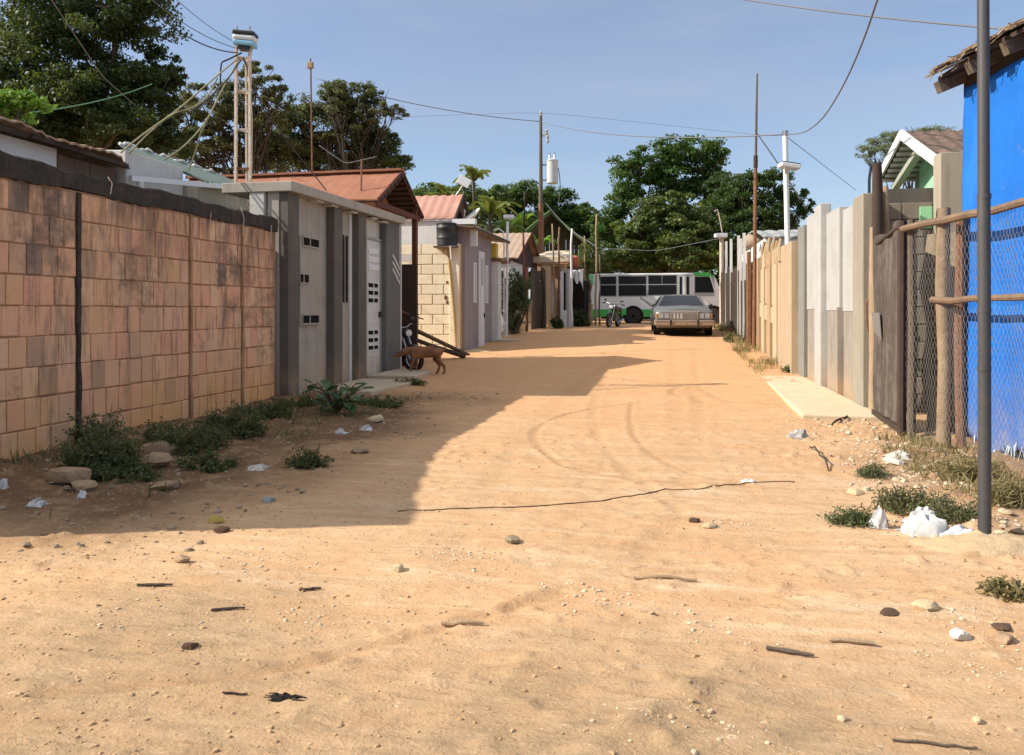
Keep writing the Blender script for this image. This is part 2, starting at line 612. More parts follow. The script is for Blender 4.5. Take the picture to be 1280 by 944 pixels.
M['wood_red'] = mat('wood_red', (0.15, 0.055, 0.035), 0.85, (0.09, 0.035, 0.025), 5, 0.7, streak=0.3, bump=0.4)
M['wood_tan'] = mat('wood_tan', (0.46, 0.33, 0.2), 0.9, (0.32, 0.22, 0.13), 5, 0.8, streak=0.4, bump=0.4, isl=0.4)
M['rust'] = mat('rust', (0.26, 0.12, 0.06), 0.9, (0.13, 0.07, 0.045), 6, 0.9, dirt=0.4, dirtcol=(0.4, 0.3, 0.2), bump=0.4)
M['rustpaint'] = mat('rusty_white', (0.66, 0.62, 0.54), 0.75, (0.5, 0.27, 0.11), 9, 0.75, dirt=0.7, dirtcol=(0.32, 0.14, 0.06), bump=0.3)
M['zinc'] = mat('zinc', (0.4, 0.42, 0.4), 0.6, (0.3, 0.31, 0.3), 3, 0.6, metal=0.25, streak=0.3, streakcol=(0.2, 0.14, 0.1), bump=0.1)
M['zincgreen'] = mat('zinc_green', (0.16, 0.21, 0.19), 0.8, (0.1, 0.135, 0.125), 3, 0.6, streak=0.3, bump=0.1)
M['black'] = plain('black_plastic', (0.02, 0.021, 0.022), 0.5)
M['void'] = plain('dark_interior', (0.018, 0.016, 0.014), 0.95, spec=0.1)
M['cable'] = plain('cable_black', (0.03, 0.03, 0.032), 0.6)
M['cable_grey'] = plain('cable_grey', (0.16, 0.165, 0.18), 0.7)
M['cable_tan'] = mat('cable_tan', (0.33, 0.3, 0.17), 0.75, (0.2, 0.18, 0.11), 8, bump=0)
M['cable_green'] = plain('cable_green', (0.1, 0.28, 0.14), 0.6)
M['dirt_slab'] = mat('slab_cement', (0.55, 0.46, 0.34), 0.95, (0.43, 0.34, 0.24), 1.5, 0.7, dirt=0.4, dirtcol=(0.46, 0.3, 0.17), bump=0.3)
M['steel'] = plain('steel', (0.35, 0.36, 0.37), 0.35, 0.8)
M['rubber'] = mat('rubber', (0.025, 0.024, 0.023), 0.9, (0.06, 0.045, 0.035), 5, 0.7, bump=0.2)
M['glass'] = mat('dark_glass', (0.01, 0.011, 0.013), 0.3, (0.014, 0.015, 0.017), 1.5, .5, bump=0, spec=0.18)

# ---------------------------------------------------------------- ground
TRACKS = [([(705, 582), (672, 560), (664, 540), (690, 524), (740, 510), (800, 504)], 0.045, 0.017),
          ([(790, 503), (786, 530), (800, 560), (850, 590), (930, 605)], 0.045, 0.012),
          ([(705, 582), (760, 596), (850, 604), (930, 606)], 0.05, 0.012),
          ([(760, 470), (742, 500), (742, 540), (770, 580), (850, 640)], 0.07, 0.008),
          ([(0, 868), (200, 852), (420, 815), (640, 770), (820, 705), (880, 560), (868, 440)], 0.10, 0.006),
          ([(60, 862), (300, 850), (520, 800), (700, 742)], 0.05, 0.014),
          ([(0, 905), (320, 880), (700, 800), (960, 742), (1260, 700)], 0.1, 0.008),
          ([(600, 930), (760, 800), (860, 640), (845, 500), (838, 425)], 0.12, 0.004),
          ([(250, 940), (640, 885), (1000, 850), (1280, 840)], 0.1, 0.01),
          ([(800, 905), (1000, 880), (1280, 872)], 0.12, 0.013),
          ([(560, 690), (640, 560), (720, 480), (790, 425)], 0.12, 0.004)]


def axis(parts):
    out = []
    for a, b, st in parts:
        out.append(np.arange(a, b, st))
    return np.unique(np.round(np.concatenate(out), 4))


xs = axis([(-320, -60, 60), (-60, -16, 5), (-16, -7, 0.5), (-7, -4, 0.045), (-4, 3.4, 0.032), (3.4, 8, 0.4), (8, 40, 4), (40, 321, 40)])
ys = axis([(-60, -2, 6), (-2, 1.8, 0.4), (1.8, 6.5, 0.02), (6.5, 13, 0.034), (13, 26, 0.09), (26, 50, 0.35), (50, 100, 5), (100, 501, 50)])
gx, gy = np.meshgrid(xs, ys)
z = ground(gx, gy)
near = np.clip((30 - gy) / 22, 0.15, 1)
rough = fbm(gx * 2.2, gy * 2.2, 4, 31)
z = z + near * (0.02 * rough + 0.014 * fbm(gx * 9, gy * 9, 3, 41))
lump = np.clip(fbm(gx * 14, gy * 14, 3, 51) - 0.12, 0, 1)
patch = np.clip(fbm(gx * 0.9, gy * 0.9, 3, 61) + 0.1, 0, 0.5) * 2
edge = np.clip((-gx - 2.6) / 2, 0, 1) + np.clip((gx - 1.2) / 1, 0, 1)
z = z + near * lump * 0.2 * np.clip(patch * 0.8 + edge, 0, 1.2) * (gy < 30)
# wheel combed streaks that sweep over the crossing
st = fbm(gx * 0.9 + gy * 0.25, gy * 16 - gx * 2.6, 3, 71)
z = z + near * 0.012 * st * np.clip((5.4 - gy) / 1.5, 0, 1)
rut = np.zeros_like(z)
wob = fbm(gx * 2.5, gy * 2.5, 3, 81); kd = 0.55 * (0.35 + 1.3 * np.clip(fbm(gx * 1.1, gy * 1.1, 3, 83) + .5, 0, 1)) * np.clip(1.2 - np.abs(gx + .5) / 9, 0, 1)
for pl, wd, dp in TRACKS:
    P = [onG(*q) for q in pl]
    for _ in range(3):                       # round the corners
        Q = [P[0]]
        for a, b in zip(P[:-1], P[1:]):
            Q += [a.lerp(b, 0.25), a.lerp(b, 0.75)]
        P = Q + [P[-1]]
    dmin = np.full(z.shape, 9.0)
    for a, b in zip(P[:-1], P[1:]):
        lo = (min(a.x, b.x) - 0.6, min(a.y, b.y) - 0.6); hi = (max(a.x, b.x) + 0.6, max(a.y, b.y) + 0.6)
        i0, i1 = np.searchsorted(xs, [lo[0], hi[0]]); j0, j1 = np.searchsorted(ys, [lo[1], hi[1]])
        if i1 <= i0 or j1 <= j0: continue
        X, Y = gx[j0:j1, i0:i1], gy[j0:j1, i0:i1]
        dx, dy = b.x - a.x, b.y - a.y
        s = np.clip(((X - a.x) * dx + (Y - a.y) * dy) / (dx * dx + dy * dy + 1e-9), 0, 1)
        d = np.hypot(X - a.x - s * dx, Y - a.y - s * dy)
        dmin[j0:j1, i0:i1] = np.minimum(dmin[j0:j1, i0:i1], d)
    dmin = dmin + 1.2 * wd * wob
    q = dmin / wd
    dp = dp * kd
    z = z - dp * np.exp(-q ** 4) + dp * 0.6 * np.exp(-((q - 1.5) / 0.5) ** 2)
    rut = np.maximum(rut, np.exp(-q ** 2) * (1.0 if wd < 0.06 else 0.35))
# scraped berm low in the picture
P = [onG(*q) for q in ((925, 838), (880, 862), (800, 905), (730, 950))]
for a, b in zip(P[:-1], P[1:]):
    dx, dy = b.x - a.x, b.y - a.y
    s = np.clip(((gx - a.x) * dx + (gy - a.y) * dy) / (dx * dx + dy * dy), 0, 1)
    d = np.hypot(gx - a.x - s * dx, gy - a.y - s * dy) + 0.1 * fbm(gx * 5, gy * 5, 3, 91)
    z = z + 0.018 * np.exp(-(d / 0.1) ** 2) + 0.02 * np.exp(-(d / 0.16) ** 2) * np.clip(fbm(gx * 22, gy * 22, 2, 95) + .1, 0, 1)
nx, ny = len(xs), len(ys)
_GRID[:] = [list(xs), list(ys), z]
verts = np.stack([gx, gy, z], -1).reshape(-1, 3)
ii = np.arange(nx * ny).reshape(ny, nx)
faces = np.stack([ii[:-1, :-1], ii[:-1, 1:], ii[1:, 1:], ii[1:, :-1]], -1).reshape(-1, 4)
me = bpy.data.meshes.new('ground')
me.vertices.add(len(verts)); me.vertices.foreach_set('co', verts.astype(np.float32).ravel())
me.loops.add(faces.size); me.loops.foreach_set('vertex_index', faces.astype(np.int32).ravel())
me.polygons.add(len(faces)); me.polygons.foreach_set('loop_start', np.arange(0, faces.size, 4, dtype=np.int32))
me.polygons.foreach_set('loop_total', np.full(len(faces), 4, dtype=np.int32))
me.polygons.foreach_set('use_smooth', np.ones(len(faces), dtype=bool))
me.update(calc_edges=True)
soil = np.clip((-gx - 2.6 + 1.6 * fbm(gx * .8, gy * .8, 3, 5)) / 1.1, 0, 1) * np.clip((13.5 - gy) / 2.0, 0, 1) * np.clip((gy - 3.6) / 1.2, 0, 1)  # dark bank soil, widened to darken the ground shaded by the wall
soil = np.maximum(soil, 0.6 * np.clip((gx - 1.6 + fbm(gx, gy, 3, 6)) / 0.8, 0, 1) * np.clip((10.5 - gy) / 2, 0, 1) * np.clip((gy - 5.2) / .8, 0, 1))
grey = np.clip((3.75 - gy + 1.6 * fbm(gx * .9, gy * .9, 3, 8)) / 1.3, 0, 1)
red = np.clip((gy - 6 + 2.5 * fbm(gx * .5, gy * .5, 3, 18)) / 9, 0, 1)
for nm, arr in (('soil', soil), ('greydust', grey), ('redsoil', red), ('rut', rut), ('lump', np.clip(lump * 6, 0, 1))):  # soil holds bank soil plus painted wall shade
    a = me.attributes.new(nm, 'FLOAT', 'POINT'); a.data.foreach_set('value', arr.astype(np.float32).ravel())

m, nt, b = new_mat('sandy_ground')


def attr(nm):
    return N(nt, 'ShaderNodeAttribute', attribute_name=nm).outputs['Fac']


big = ramp(nt, noise(nt, 0.35, 4, 0.6), 0.35, 0.65)
col = mixc(nt, big, (0.57, 0.36, 0.2), (0.555, 0.315, 0.162))
mid = ramp(nt, noise(nt, 2.6, 6, 0.7, off=4), 0.42, 0.7)
col = mixc(nt, mulf(nt, mid, 0.55), col, (0.62, 0.46, 0.28))
blot = ramp(nt, noise(nt, 1.1, 7, 0.75, (1, 1.8, 1), off=9), 0.52, 0.68)
col = mixc(nt, mulf(nt, blot, 0.45), col, (0.42, 0.25, 0.125))
stk = ramp(nt, noise(nt, 1.2, 7, 0.75, (0.5, 6, 1), 31), 0.44, 0.62)
col = mixc(nt, mulf(nt, stk, 0.6), col, (0.43, 0.28, 0.15))
stp = ramp(nt, noise(nt, 1.6, 6, 0.7, (0.45, 5, 1), 47), 0.5, 0.68)
col = mixc(nt, mulf(nt, stp, 0.6), col, (0.66, 0.49, 0.32))
pl2 = ramp(nt, noise(nt, 1.7, 8, 0.8, (0.6, 1.4, 1), 37), 0.56, 0.66)
col = mixc(nt, mulf(nt, pl2, 0.6), col, (0.66, 0.52, 0.37))
col = mixc(nt, mulf(nt, attr('redsoil'), 0.55), col, (0.6, 0.315, 0.15))
col = mixc(nt, mulf(nt, attr('greydust'), 0.7), col, (0.33, 0.235, 0.14))
so_f = mulf(nt, attr('soil'), ramp(nt, noise(nt, 3.5, 7, 0.75, off=2), 0.15, 0.5))  # bank soil and the painted shade of the wall
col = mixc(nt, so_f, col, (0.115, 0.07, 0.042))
col = mixc(nt, mulf(nt, attr('rut'), 0.5), col, (0.36, 0.205, 0.1))
gr = ramp(nt, noise(nt, 70, 4, 0.75, off=1), 0.35, 0.7)
col = mixc(nt, mulf(nt, gr, 0.4), col, (0.36, 0.22, 0.115))
pale = ramp(nt, noise(nt, 38, 3, 0.6, off=6), 0.68, 0.75)
col = mixc(nt, mulf(nt, pale, 0.7), col, (0.72, 0.62, 0.45))
dk = ramp(nt, noise(nt, 26, 3, 0.6, off=14), 0.69, 0.76)
col = mixc(nt, mulf(nt, dk, 0.6), col, (0.15, 0.09, 0.05))
fl = ramp(nt, noise(nt, 24, 4, 0.65, (0.45, 1.3, 1), 53), 0.60, 0.68)
col = mixc(nt, mulf(nt, fl, 0.55), col, (0.27, 0.165, 0.085))
fp = ramp(nt, noise(nt, 20, 4, 0.65, (0.5, 1.3, 1), 59), 0.63, 0.7)
col = mixc(nt, mulf(nt, fp, 0.4), col, (0.7, 0.58, 0.4))
gyf = mulf(nt, attr('greydust'), ramp(nt, noise(nt, 5, 7, 0.8, (0.6, 1.6, 1), 61), 0.45, 0.62))
col = mixc(nt, mulf(nt, gyf, 0.7), col, (0.23, 0.165, 0.1))
L(nt, col, b.inputs['Base Color'])
b.inputs['Roughness'].default_value = 0.97; b.inputs['Specular IOR Level'].default_value = 0.1
bm = N(nt, 'ShaderNodeBump'); bm.inputs['Strength'].default_value = 0.42; bm.inputs['Distance'].default_value = 0.014
L(nt, noise(nt, 80, 3, 0.6, (0.7, 1, 1)), bm.inputs['Height'])
bm2 = N(nt, 'ShaderNodeBump'); bm2.inputs['Strength'].default_value = 0.28; bm2.inputs['Distance'].default_value = 0.03
L(nt, ramp(nt, noise(nt, 22, 5, 0.6, (0.7, 1.1, 1), 3), 0.5, 0.75), bm2.inputs['Height']); L(nt, bm2.outputs[0], bm.inputs['Normal'])
L(nt, bm.outputs[0], b.inputs['Normal'])
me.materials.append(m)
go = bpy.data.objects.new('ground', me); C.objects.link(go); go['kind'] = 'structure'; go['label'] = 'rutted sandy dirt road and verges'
# ================================================================ LEFT SIDE OF THE STREET
# ---- clay block wall
WX = -6.13
W0, W1 = 3.55, 11.35
t = thing('block_wall', 'long stained clay block wall with a black concrete beam along its top', 'wall', (WX, W0, 0))
rnd = random.Random(5)
cols = [5.12, 7.11, 9.08, 10.34]
mort = mat('mortar', (0.5, 0.29, 0.15), 0.95, (0.26, 0.16, 0.1), 5, 0.8, dirt=0.3, dirtcol=(0.07, 0.06, 0.05), bump=0.6)
mb = MB(); mb.span((WX - 0.16, W0, -0.3), (WX - 0.014, W1, 2.72)); mb.build('mortar_core', mort, t)
mb = MB()
rowh = 0.303
edges = [W0 + 0.02] + cols + [W1 - 0.03]
for a, bb in zip(edges[:-1], edges[1:]):
    a += 0.035; bb -= 0.035
    zz = -0.02
    r = 0
    while zz < 2.66:
        h = min(rowh, 2.70 - zz)
        y = a
        first = True
        while y < bb - 0.03:
            wd = rnd.choice([0.2, 0.2, 0.205, 0.19, 0.24]) * rnd.uniform(0.95, 1.05)
            if first:
                wd *= rnd.choice([0.5, 1.0, 0.8]); first = False
            if bb - y - wd < 0.07:
                wd = bb - y
            dx = rnd.uniform(-0.004, 0.006); tl = rnd.uniform(-0.012, 0.012)
            g1, g2 = rnd.uniform(.001, .007), rnd.uniform(.002, .012)
            x0, x1 = WX - 0.05, WX + dx - rnd.choice([0, 0, 0, .006])
            y0, y1 = y + g1, y + wd - g1
            z0, z1 = zz + g2 + rnd.uniform(-.004, .004), zz + h - g2 + rnd.uniform(-.004, .004)
            mb.hexa([(x0, y0, z0), (x1, y0 + tl * .3, z0), (x1 + tl * .4, y1, z0), (x0, y1, z0), (x0, y0, z1), (x1 - tl * .3, y0, z1 + tl * .3), (x1, y1 + tl * .2, z1), (x0, y1, z1)])
            y += wd
        zz += h; r += 1
# clay block material: every block its own shade, soot and damp stains over them
m, nt, b = new_mat('clay_block')
isl = island(nt)
rp = N(nt, 'ShaderNodeValToRGB')
els = rp.color_ramp.elements
els[0].color = c4((0.78, 0.46, 0.25)); els[1].color = c4((0.26, 0.19, 0.15))
for p_, c_ in ((0.3, (0.83, 0.46, 0.275)), (0.5, (0.80, 0.40, 0.26)), (0.72, (0.85, 0.54, 0.33)), (0.9, (0.72, 0.43, 0.27)), (0.965, (0.66, 0.41, 0.25))):
    e = els.new(p_); e.color = c4(c_)
L(nt, isl, rp.inputs[0])
g1 = ramp(nt, noise(nt, 3.2, 7, 0.7), 0.4, 0.75)
col = mixc(nt, mulf(nt, g1, 0.3), rp.outputs[0], (0.5, 0.31, 0.19))
fine = ramp(nt, noise(nt, 45, 4, 0.7), 0.35, 0.7)
col = mixc(nt, mulf(nt, fine, 0.25), col, (0.48, 0.3, 0.18))
st = ramp(nt, noise(nt, 4.0, 6, 0.75, (1, 1.3, 0.22), 4), 0.52, 0.68)
col = mixc(nt, mulf(nt, st, 0.72), col, (0.13, 0.105, 0.09))
soot = ramp(nt, noise(nt, 0.9, 6, 0.75, (1, 1, 1), 21), 0.545, 0.66)
col = mixc(nt, mulf(nt, soot, 0.75), col, (0.15, 0.12, 0.1))
smear = ramp(nt, noise(nt, 7, 6, 0.75, (1, 1, 1.6), 33), 0.55, 0.68)
col = mixc(nt, mulf(nt, smear, 0.6), col, (0.66, 0.4, 0.2))
sp = N(nt, 'ShaderNodeSeparateXYZ'); ge = N(nt, 'ShaderNodeNewGeometry'); L(nt, ge.outputs['Position'], sp.inputs[0])
drip = mulf(nt, ramp(nt, sp.outputs['Z'], 1.75, 2.75), ramp(nt, noise(nt, 5.0, 5, 0.7, (1, 1.4, 0.3), 8), 0.38, 0.6))
col = mixc(nt, mulf(nt, drip, 0.8), col, (0.09, 0.075, 0.065))
clay = mulf(nt, ramp(nt, sp.outputs['Z'], 0.9, 0.1), ramp(nt, noise(nt, 1.3, 5, 0.6, off=2), 0.35, 0.6))
col = mixc(nt, mulf(nt, clay, 0.8), col, (0.78, 0.41, 0.15))
L(nt, col, b.inputs['Base Color']); b.inputs['Roughness'].default_value = 0.95; b.inputs['Specular IOR Level'].default_value = 0.15
bm = N(nt, 'ShaderNodeBump'); bm.inputs['Strength'].default_value = 0.5; bm.inputs['Distance'].default_value = 0.02
L(nt, noise(nt, 22, 7, 0.75), bm.inputs['Height']); L(nt, bm.outputs[0], b.inputs['Normal'])
mb.build('blocks', m, t, bevel=0.008)
soot_m = mat('sooty_concrete', (0.06, 0.05, 0.042), 0.95, (0.03, 0.028, 0.026), 5, 0.9, streak=0.5, streakcol=(0.12, 0.09, 0.068), dirt=0.35, dirtcol=(0.15, 0.11, 0.08), bump=1.0, bscale=20)
for y in cols:
    mb = MB()
    pts = [(WX + 0.004 + rnd.uniform(-.006, .006), y + rnd.uniform(-.012, .012), -0.1 + k * 0.2) for k in range(15)]
    for p, q in zip(pts[:-1], pts[1:]):
        mb.bar(p, q, rnd.uniform(.035, .07) if y == cols[1] else rnd.uniform(.03, .06), 0.03, (1, 0, 0))
    mb.build('tie_column', soot_m if y == cols[1] else mort, t)
mb = MB()
n = 200
def beamtop(u, v):
    y = W0 + (W1 - W0) * u
    return (WX + 0.03 - 0.2 * v + 0.012 * math.sin(y * 5.1), y, 2.93 + 0.02 * math.sin(y * 2.3) + 0.012 * math.sin(y * 9.7))
for i in range(n):
    y0 = W0 + (W1 - W0) * i / n; y1 = W0 + (W1 - W0) * (i + 1) / n
    def prof(y):
        a = 0.012 * math.sin(y * 4.1) + 0.008 * math.sin(y * 11.3)
        zt = 2.925 + 0.45 * min(1, max(0, (6.3 - y) / 2.7)) + 0.012 * math.sin(y * 2.3) + 0.01 * math.sin(y * 9.7 + 1); zb = 2.715 + 0.014 * math.sin(y * 3.7) + 0.07 * float(fbm(np.array([y * 9.0]), np.array([0.5]), 4, 3)[0]); zt += 0.05 * float(fbm(np.array([y * 7.0]), np.array([7.5]), 4, 5)[0]); a += 0.03 * float(fbm(np.array([y * 5.0]), np.array([3.5]), 3, 9)[0])  # beam top raised at the unseen near end to lengthen the wall shadow
        return [(WX + 0.02 + a, y, zb), (WX + 0.025 + a, y, zt - .02), (WX - 0.0, y, zt), (WX - 0.17, y, zt - .01), (WX - 0.18, y, zb)]
    a, c = prof(y0), prof(y1)
    mb.add(a + c, [(k, (k + 1) % 5, 5 + (k + 1) % 5, 5 + k)[::-1] for k in range(5)] + ([(0, 1, 2, 3, 4)] if i == 0 else []) + ([(9, 8, 7, 6, 5)] if i == n - 1 else []))
mb.build('top_beam', soot_m, t)
mb = MB()
for y, z0, h in ((9.46, 2.6, .3), (10.3, 2.55, .42), (11.1, 2.5, .45), (7.55, 2.75, .2)):
    mb.tube([(WX + .035, y, z0), (WX + .04, y + .02, z0 + h * .6), (WX - .02, y + .03, z0 + h)], 0.006, 5)
mb.build('tie_wire', M['rustpaint'], t)

# ---- grey cement street front of the first house
FX = -6.12
t = thing('house_front', 'unpainted grey cement house front with dark pilasters and a flat overhanging slab', 'house front', (FX, 11.42, 0))
mb = MB()
mb.span((FX - .2, 11.42, -.3), (FX, 15.0, 3.4)); mb.build('wall', M['cement'], t, bevel=.006)
mb = MB(); mb.span((FX - .2, 15.9, -.2), (FX, 16.75, 3.44)); mb.build('wall', M['cement'], t)
mb = MB(); mb.span((FX - .2, 15.0, 2.95), (FX, 15.9, 3.44)); mb.build('lintel', M['whiteoff'], t)
pil = [(11.43, 11.8), (13.18, 13.55), (14.32, 14.72)]
for y0, y1 in pil:
    mb = MB(); mb.span((FX + .002, y0, -.3), (FX + .16, y1, 3.4)); mb.build('pilaster', M['cement_dark'], t, bevel=.008)
mb = MB(); mb.span((FX + .002, 15.86, -.2), (FX + .16, 16.72, 3.44)); mb.build('pilaster', mat('cement_blue', (0.17, 0.165, 0.155), .9, (0.12, .118, .112), 2, .7, streak=.4, bump=.3), t, bevel=.008)
mb = MB()
for k in range(3):
    z0 = 2.42 - k * .16
    mb.prism([(FX + .163, 16.24, z0 + .3), (FX + .163, 16.24, z0 + .24), (FX + .163, 16.7, z0 - .06), (FX + .163, 16.7, z0)], (.006, 0, 0))
mb.build('painted_sun_stripe', M['white'], t)  # stripes of sunlight painted onto the pilaster as white strips
mb = MB(); mb.span((FX + .162, 16.72, -.1), (FX + .19, 16.76, 3.4)); mb.build('corner_trim', M['white'], t)
# slab with return at the near end
mb = MB(); sl_ = [(-5.86, 11.36, 3.36), (-5.86, 16.8, 3.42), (-7.1, 16.8, 3.42), (-7.1, 11.36, 3.36)]
mb.hexa([V(p) for p in sl_] + [V(p) + V((0, 0, .165)) for p in sl_])
mb.build('roof_slab', M['cement'], t, bevel=.012)
for y in (12.4, 13.0, 13.9, 14.95, 15.6):
    mb = MB(); mb.span((-6.1, y, 3.345), (-5.93, y + .3, 3.372)); mb.build('slab_block', M['whiteoff'], t)
mb = MB(); mb.span((-6.62, 11.38, -.2), (-6.36, 11.5, 3.36)); mb.build('end_pier', M['whiteoff'], t, bevel=.01)
# ventilation panel: raised frame with three slots
vp = MB(); vp.span((FX + .002, 12.1, 1.18), (FX + .03, 12.84, 2.72)); vp = vp.build('vent_panel', M['cement'], t, bevel=.006)
for z0, y0, y1 in ((2.56, 12.17, 12.8), (1.92, 12.05, 12.4), (1.22, 12.15, 12.8)):
    mb = MB(); mb.span((FX + .031, y0, z0), (FX + .037, y1, z0 + .15)); mb.build('slot', M['void'], vp)
    mb = MB()
    for k in (0, 1.3, 3):
        yy = y0 + (y1 - y0) * k / 3.0
        mb.span((FX + .038, yy - .012, z0), (FX + .05, yy + .012, z0 + .15))
    mb.span((FX + .038, y0, z0 + .142), (FX + .056, y1, z0 + .165)); mb.span((FX + .038, y0, z0 - .015), (FX + .056, y1, z0 + .008))
    mb.build('slot_rim', M['cement'], vp)
mb = MB(); mb.span((FX + .038, 11.83, 1.3), (FX + .06, 11.93, 2.2)); mb.build('painted_strip', plain('mint', (0.22, 0.55, 0.33), .6), t)
# recess with grey plank and iron gate post
mb = MB(); mb.span((FX + .002, 13.6, 0), (FX + .05, 13.72, 3.34)); mb.span((FX + .002, 14.18, 0), (FX + .03, 14.3, 3.34)); mb.build('jamb', M['white'], t)
mb = MB(); mb.span((FX + .03, 13.8, 1.6), (FX + .045, 13.88, 2.9)); mb.span((FX + .03, 14.0, 1.6), (FX + .045, 14.06, 2.9)); mb.build('slit_window', M['void'], t)
for zz in (1.0, 1.95, 2.75):
    mb = MB(); mb.span((FX + .05, 13.55, zz), (FX + .09, 13.66, zz + .16)); mb.build('hinge', M['white'], t)
# white metal door with slots
dr = MB(); dr.span((FX - .02, 15.04, .06), (FX + .02, 15.84, 2.94)); dr = dr.build('door', mat('door_white', (.7, .7, .68), .5, (.58, .57, .54), 3, .6, streak=.35, streakcol=(.36, .24, .15), dirt=.2, dirtcol=(.4, .28, .18), bump=.1, splash=.8), t, bevel=.004)
mb = MB(); mb.span((FX - .01, 14.985, 0), (FX + .05, 15.035, 2.99)); mb.span((FX - .01, 15.845, 0), (FX + .05, 15.86, 2.99)); mb.span((FX - .01, 15.036, 2.945), (FX + .05, 15.844, 2.99)); mb.build('door_frame', M['zinc'], t)
for z0 in (.62, .78, .94, 1.62, 1.78, 1.94):
    mb = MB(); mb.span((FX + .021, 15.18, z0), (FX + .026, 15.7, z0 + .085)); mb.build('slot', M['void'], dr)
    mb = MB(); mb.span((FX + .027, 15.16, z0 + .083), (FX + .05, 15.72, z0 + .1)); mb.span((FX + .027, 15.42, z0), (FX + .04, 15.45, z0 + .085)); mb.build('slot_rim', M['white_clean'], dr)
for k in range(3):
    mb = MB(); mb.span((FX + .021, 15.16, 2.3 + k * .17), (FX + .035, 15.74, 2.42 + k * .17)); mb.build('raised_panel', M['white_clean'], dr, bevel=.004)
for zz in (.5, 1.2):
    mb = MB(); mb.span((FX + .021, 15.1, zz), (FX + .028, 15.78, zz + .02)); mb.build('seam', M['white_clean'], dr)
mb = MB(); mb.span((FX + .02, 15.74, 1.3), (FX + .07, 15.8, 1.42)); mb.build('handle', M['black'], dr)
# house body behind the front
mb = MB(); mb.span((-11.5, 12.6, 0), (-6.4, 16.6, 3.3)); mb.build('body', M['whiteoff'], t)

# cement aprons
def slab(label, poly, top, name='doorstep', m=None, cat='step', h=.3):
    mb = MB(); mb.prism([(x, y, top - h) for x, y in poly], (0, 0, h))
    o = mb.build(name, m or M['dirt_slab'], None, bevel=.02, origin=(poly[0][0], poly[0][1], top - h))
    return tag(o, label, cat)
slab('cracked cement apron before the dark pilasters of the grey house front', [(-5.95, 12.3), (-4.85, 12.2), (-4.72, 14.35), (-5.95, 14.5)], .09)
slab('cement step at the white slotted metal door', [(-5.95, 14.75), (-4.95, 14.8), (-5.05, 16.2), (-5.95, 16.5)], .13)

# ---- orange roofed house behind
OXR, OYR, OZR, OZE = -6.3, 17.85, 4.84, 3.95
y0, y1 = 16.25, 19.4
t = thing('orange_house', 'orange plastered house with a faded red tin gable roof behind the grey front', 'house', (-6.9, OYR, 0))
om = mat('orange_plaster', (0.52, 0.22, 0.10), .9, (0.42, 0.17, 0.08), 2, .6, streak=.3, streakcol=(.2, .1, .06), bump=.2)
mb = MB(); X0, X1 = -11.8, -7.0
mb.add([(X1, y0 + .35, 0), (X1, y1 - .35, 0), (X1, y1 - .35, OZE + .2), (X1, OYR, OZR - .09), (X1, y0 + .35, OZE + .2),
        (X0, y0 + .35, 0), (X0, y1 - .35, 0), (X0, y1 - .35, OZE + .2), (X0, OYR, OZR - .09), (X0, y0 + .35, OZE + .2)],
       [(0, 1, 2, 3, 4), (9, 8, 7, 6, 5), (5, 0, 4, 9), (1, 6, 7, 2)])
mb.build('wall', om, t)
rm = mat('red_tin', (0.33, 0.135, 0.075), .9, (0.25, 0.11, 0.07), 1.2, .8, streak=.25, streakcol=(.25, .1, .07), dirt=.4, dirtcol=(.42, .26, .19), bump=.12, bscale=12)
mb = MB()
def slope(ya, za, yb, zb, xa, xb, wave=.003, per=.28):
    return lambda u, v: (xa + (xb - xa) * u, ya + (yb - ya) * v, za + (zb - za) * v + wave * math.sin((xa + (xb - xa) * u) / per * 6.283) + .008 * math.sin(u * 23 + v * 3))
mb.sheet(slope(y0, OZE, OYR, OZR, -12.1, OXR), 120, 4, (0, 0, .035))
rf = mb.build('roof', rm, t, smooth=60)
mb = MB(); mb.sheet(slope(y1, OZE, OYR + .01, OZR, OXR, -12.1), 120, 4, (0, 0, .035)); mb.build('far_slope', rm, rf, smooth=60)
mb = MB(); mb.bar((OXR + .01, y0 - .02, OZE - .06), (OXR + .01, OYR, OZR - .05), .03, .15); mb.bar((OXR + .01, OYR, OZR - .05), (OXR + .01, y1 + .02, OZE - .06), .03, .16)
mb.build('barge_board', M['wood_red'], rf)
mb = MB()
for k in range(9):
    s = (k + .5) / 9; yy = OYR + (y1 - OYR) * s; zz = OZR + (OZE - OZR) * s - .085
    mb.box((-6.62, yy, zz), (.78, .12, .05), Matrix.Rotation(-math.atan2(OZR - OZE, y1 - OYR), 3, 'X'))
for k in range(7):
    s = (k + .5) / 7; yy = OYR - (OYR - y0) * s; zz = OZR + (OZE - OZR) * s - .085
    mb.box((-6.62, yy, zz), (.78, .12, .05), Matrix.Rotation(math.atan2(OZR - OZE, OYR - y0), 3, 'X'))
mb.build('batten', M['wood_dark'], rf)
mb = MB(); mb.bar((-12.1, OYR, OZR + .03), (OXR + .02, OYR, OZR + .03), .3, .05); mb.build('ridge_cap', rm, rf)
mb = MB(); mb.span((-6.42, 18.92, .0), (-6.3, 19.06, 4.15)); mb.build('post', M['wood_red'], t)
mb = MB(); mb.bar((-6.36, 16.35, 3.85), (-6.36, 19.3, 3.85), .1, .12); mb.build('tie_beam', M['wood_red'], t)
mb = MB(); mb.tube([(-6.9, 16.75, 4.95), (-6.9, 16.72, 4.15), (-6.9, 16.7, 4.0)], .022, 6); mb.ball((-6.9, 16.7, 3.98), (.05, .05, .07)); mb.build('downpipe', M['rust'], t)

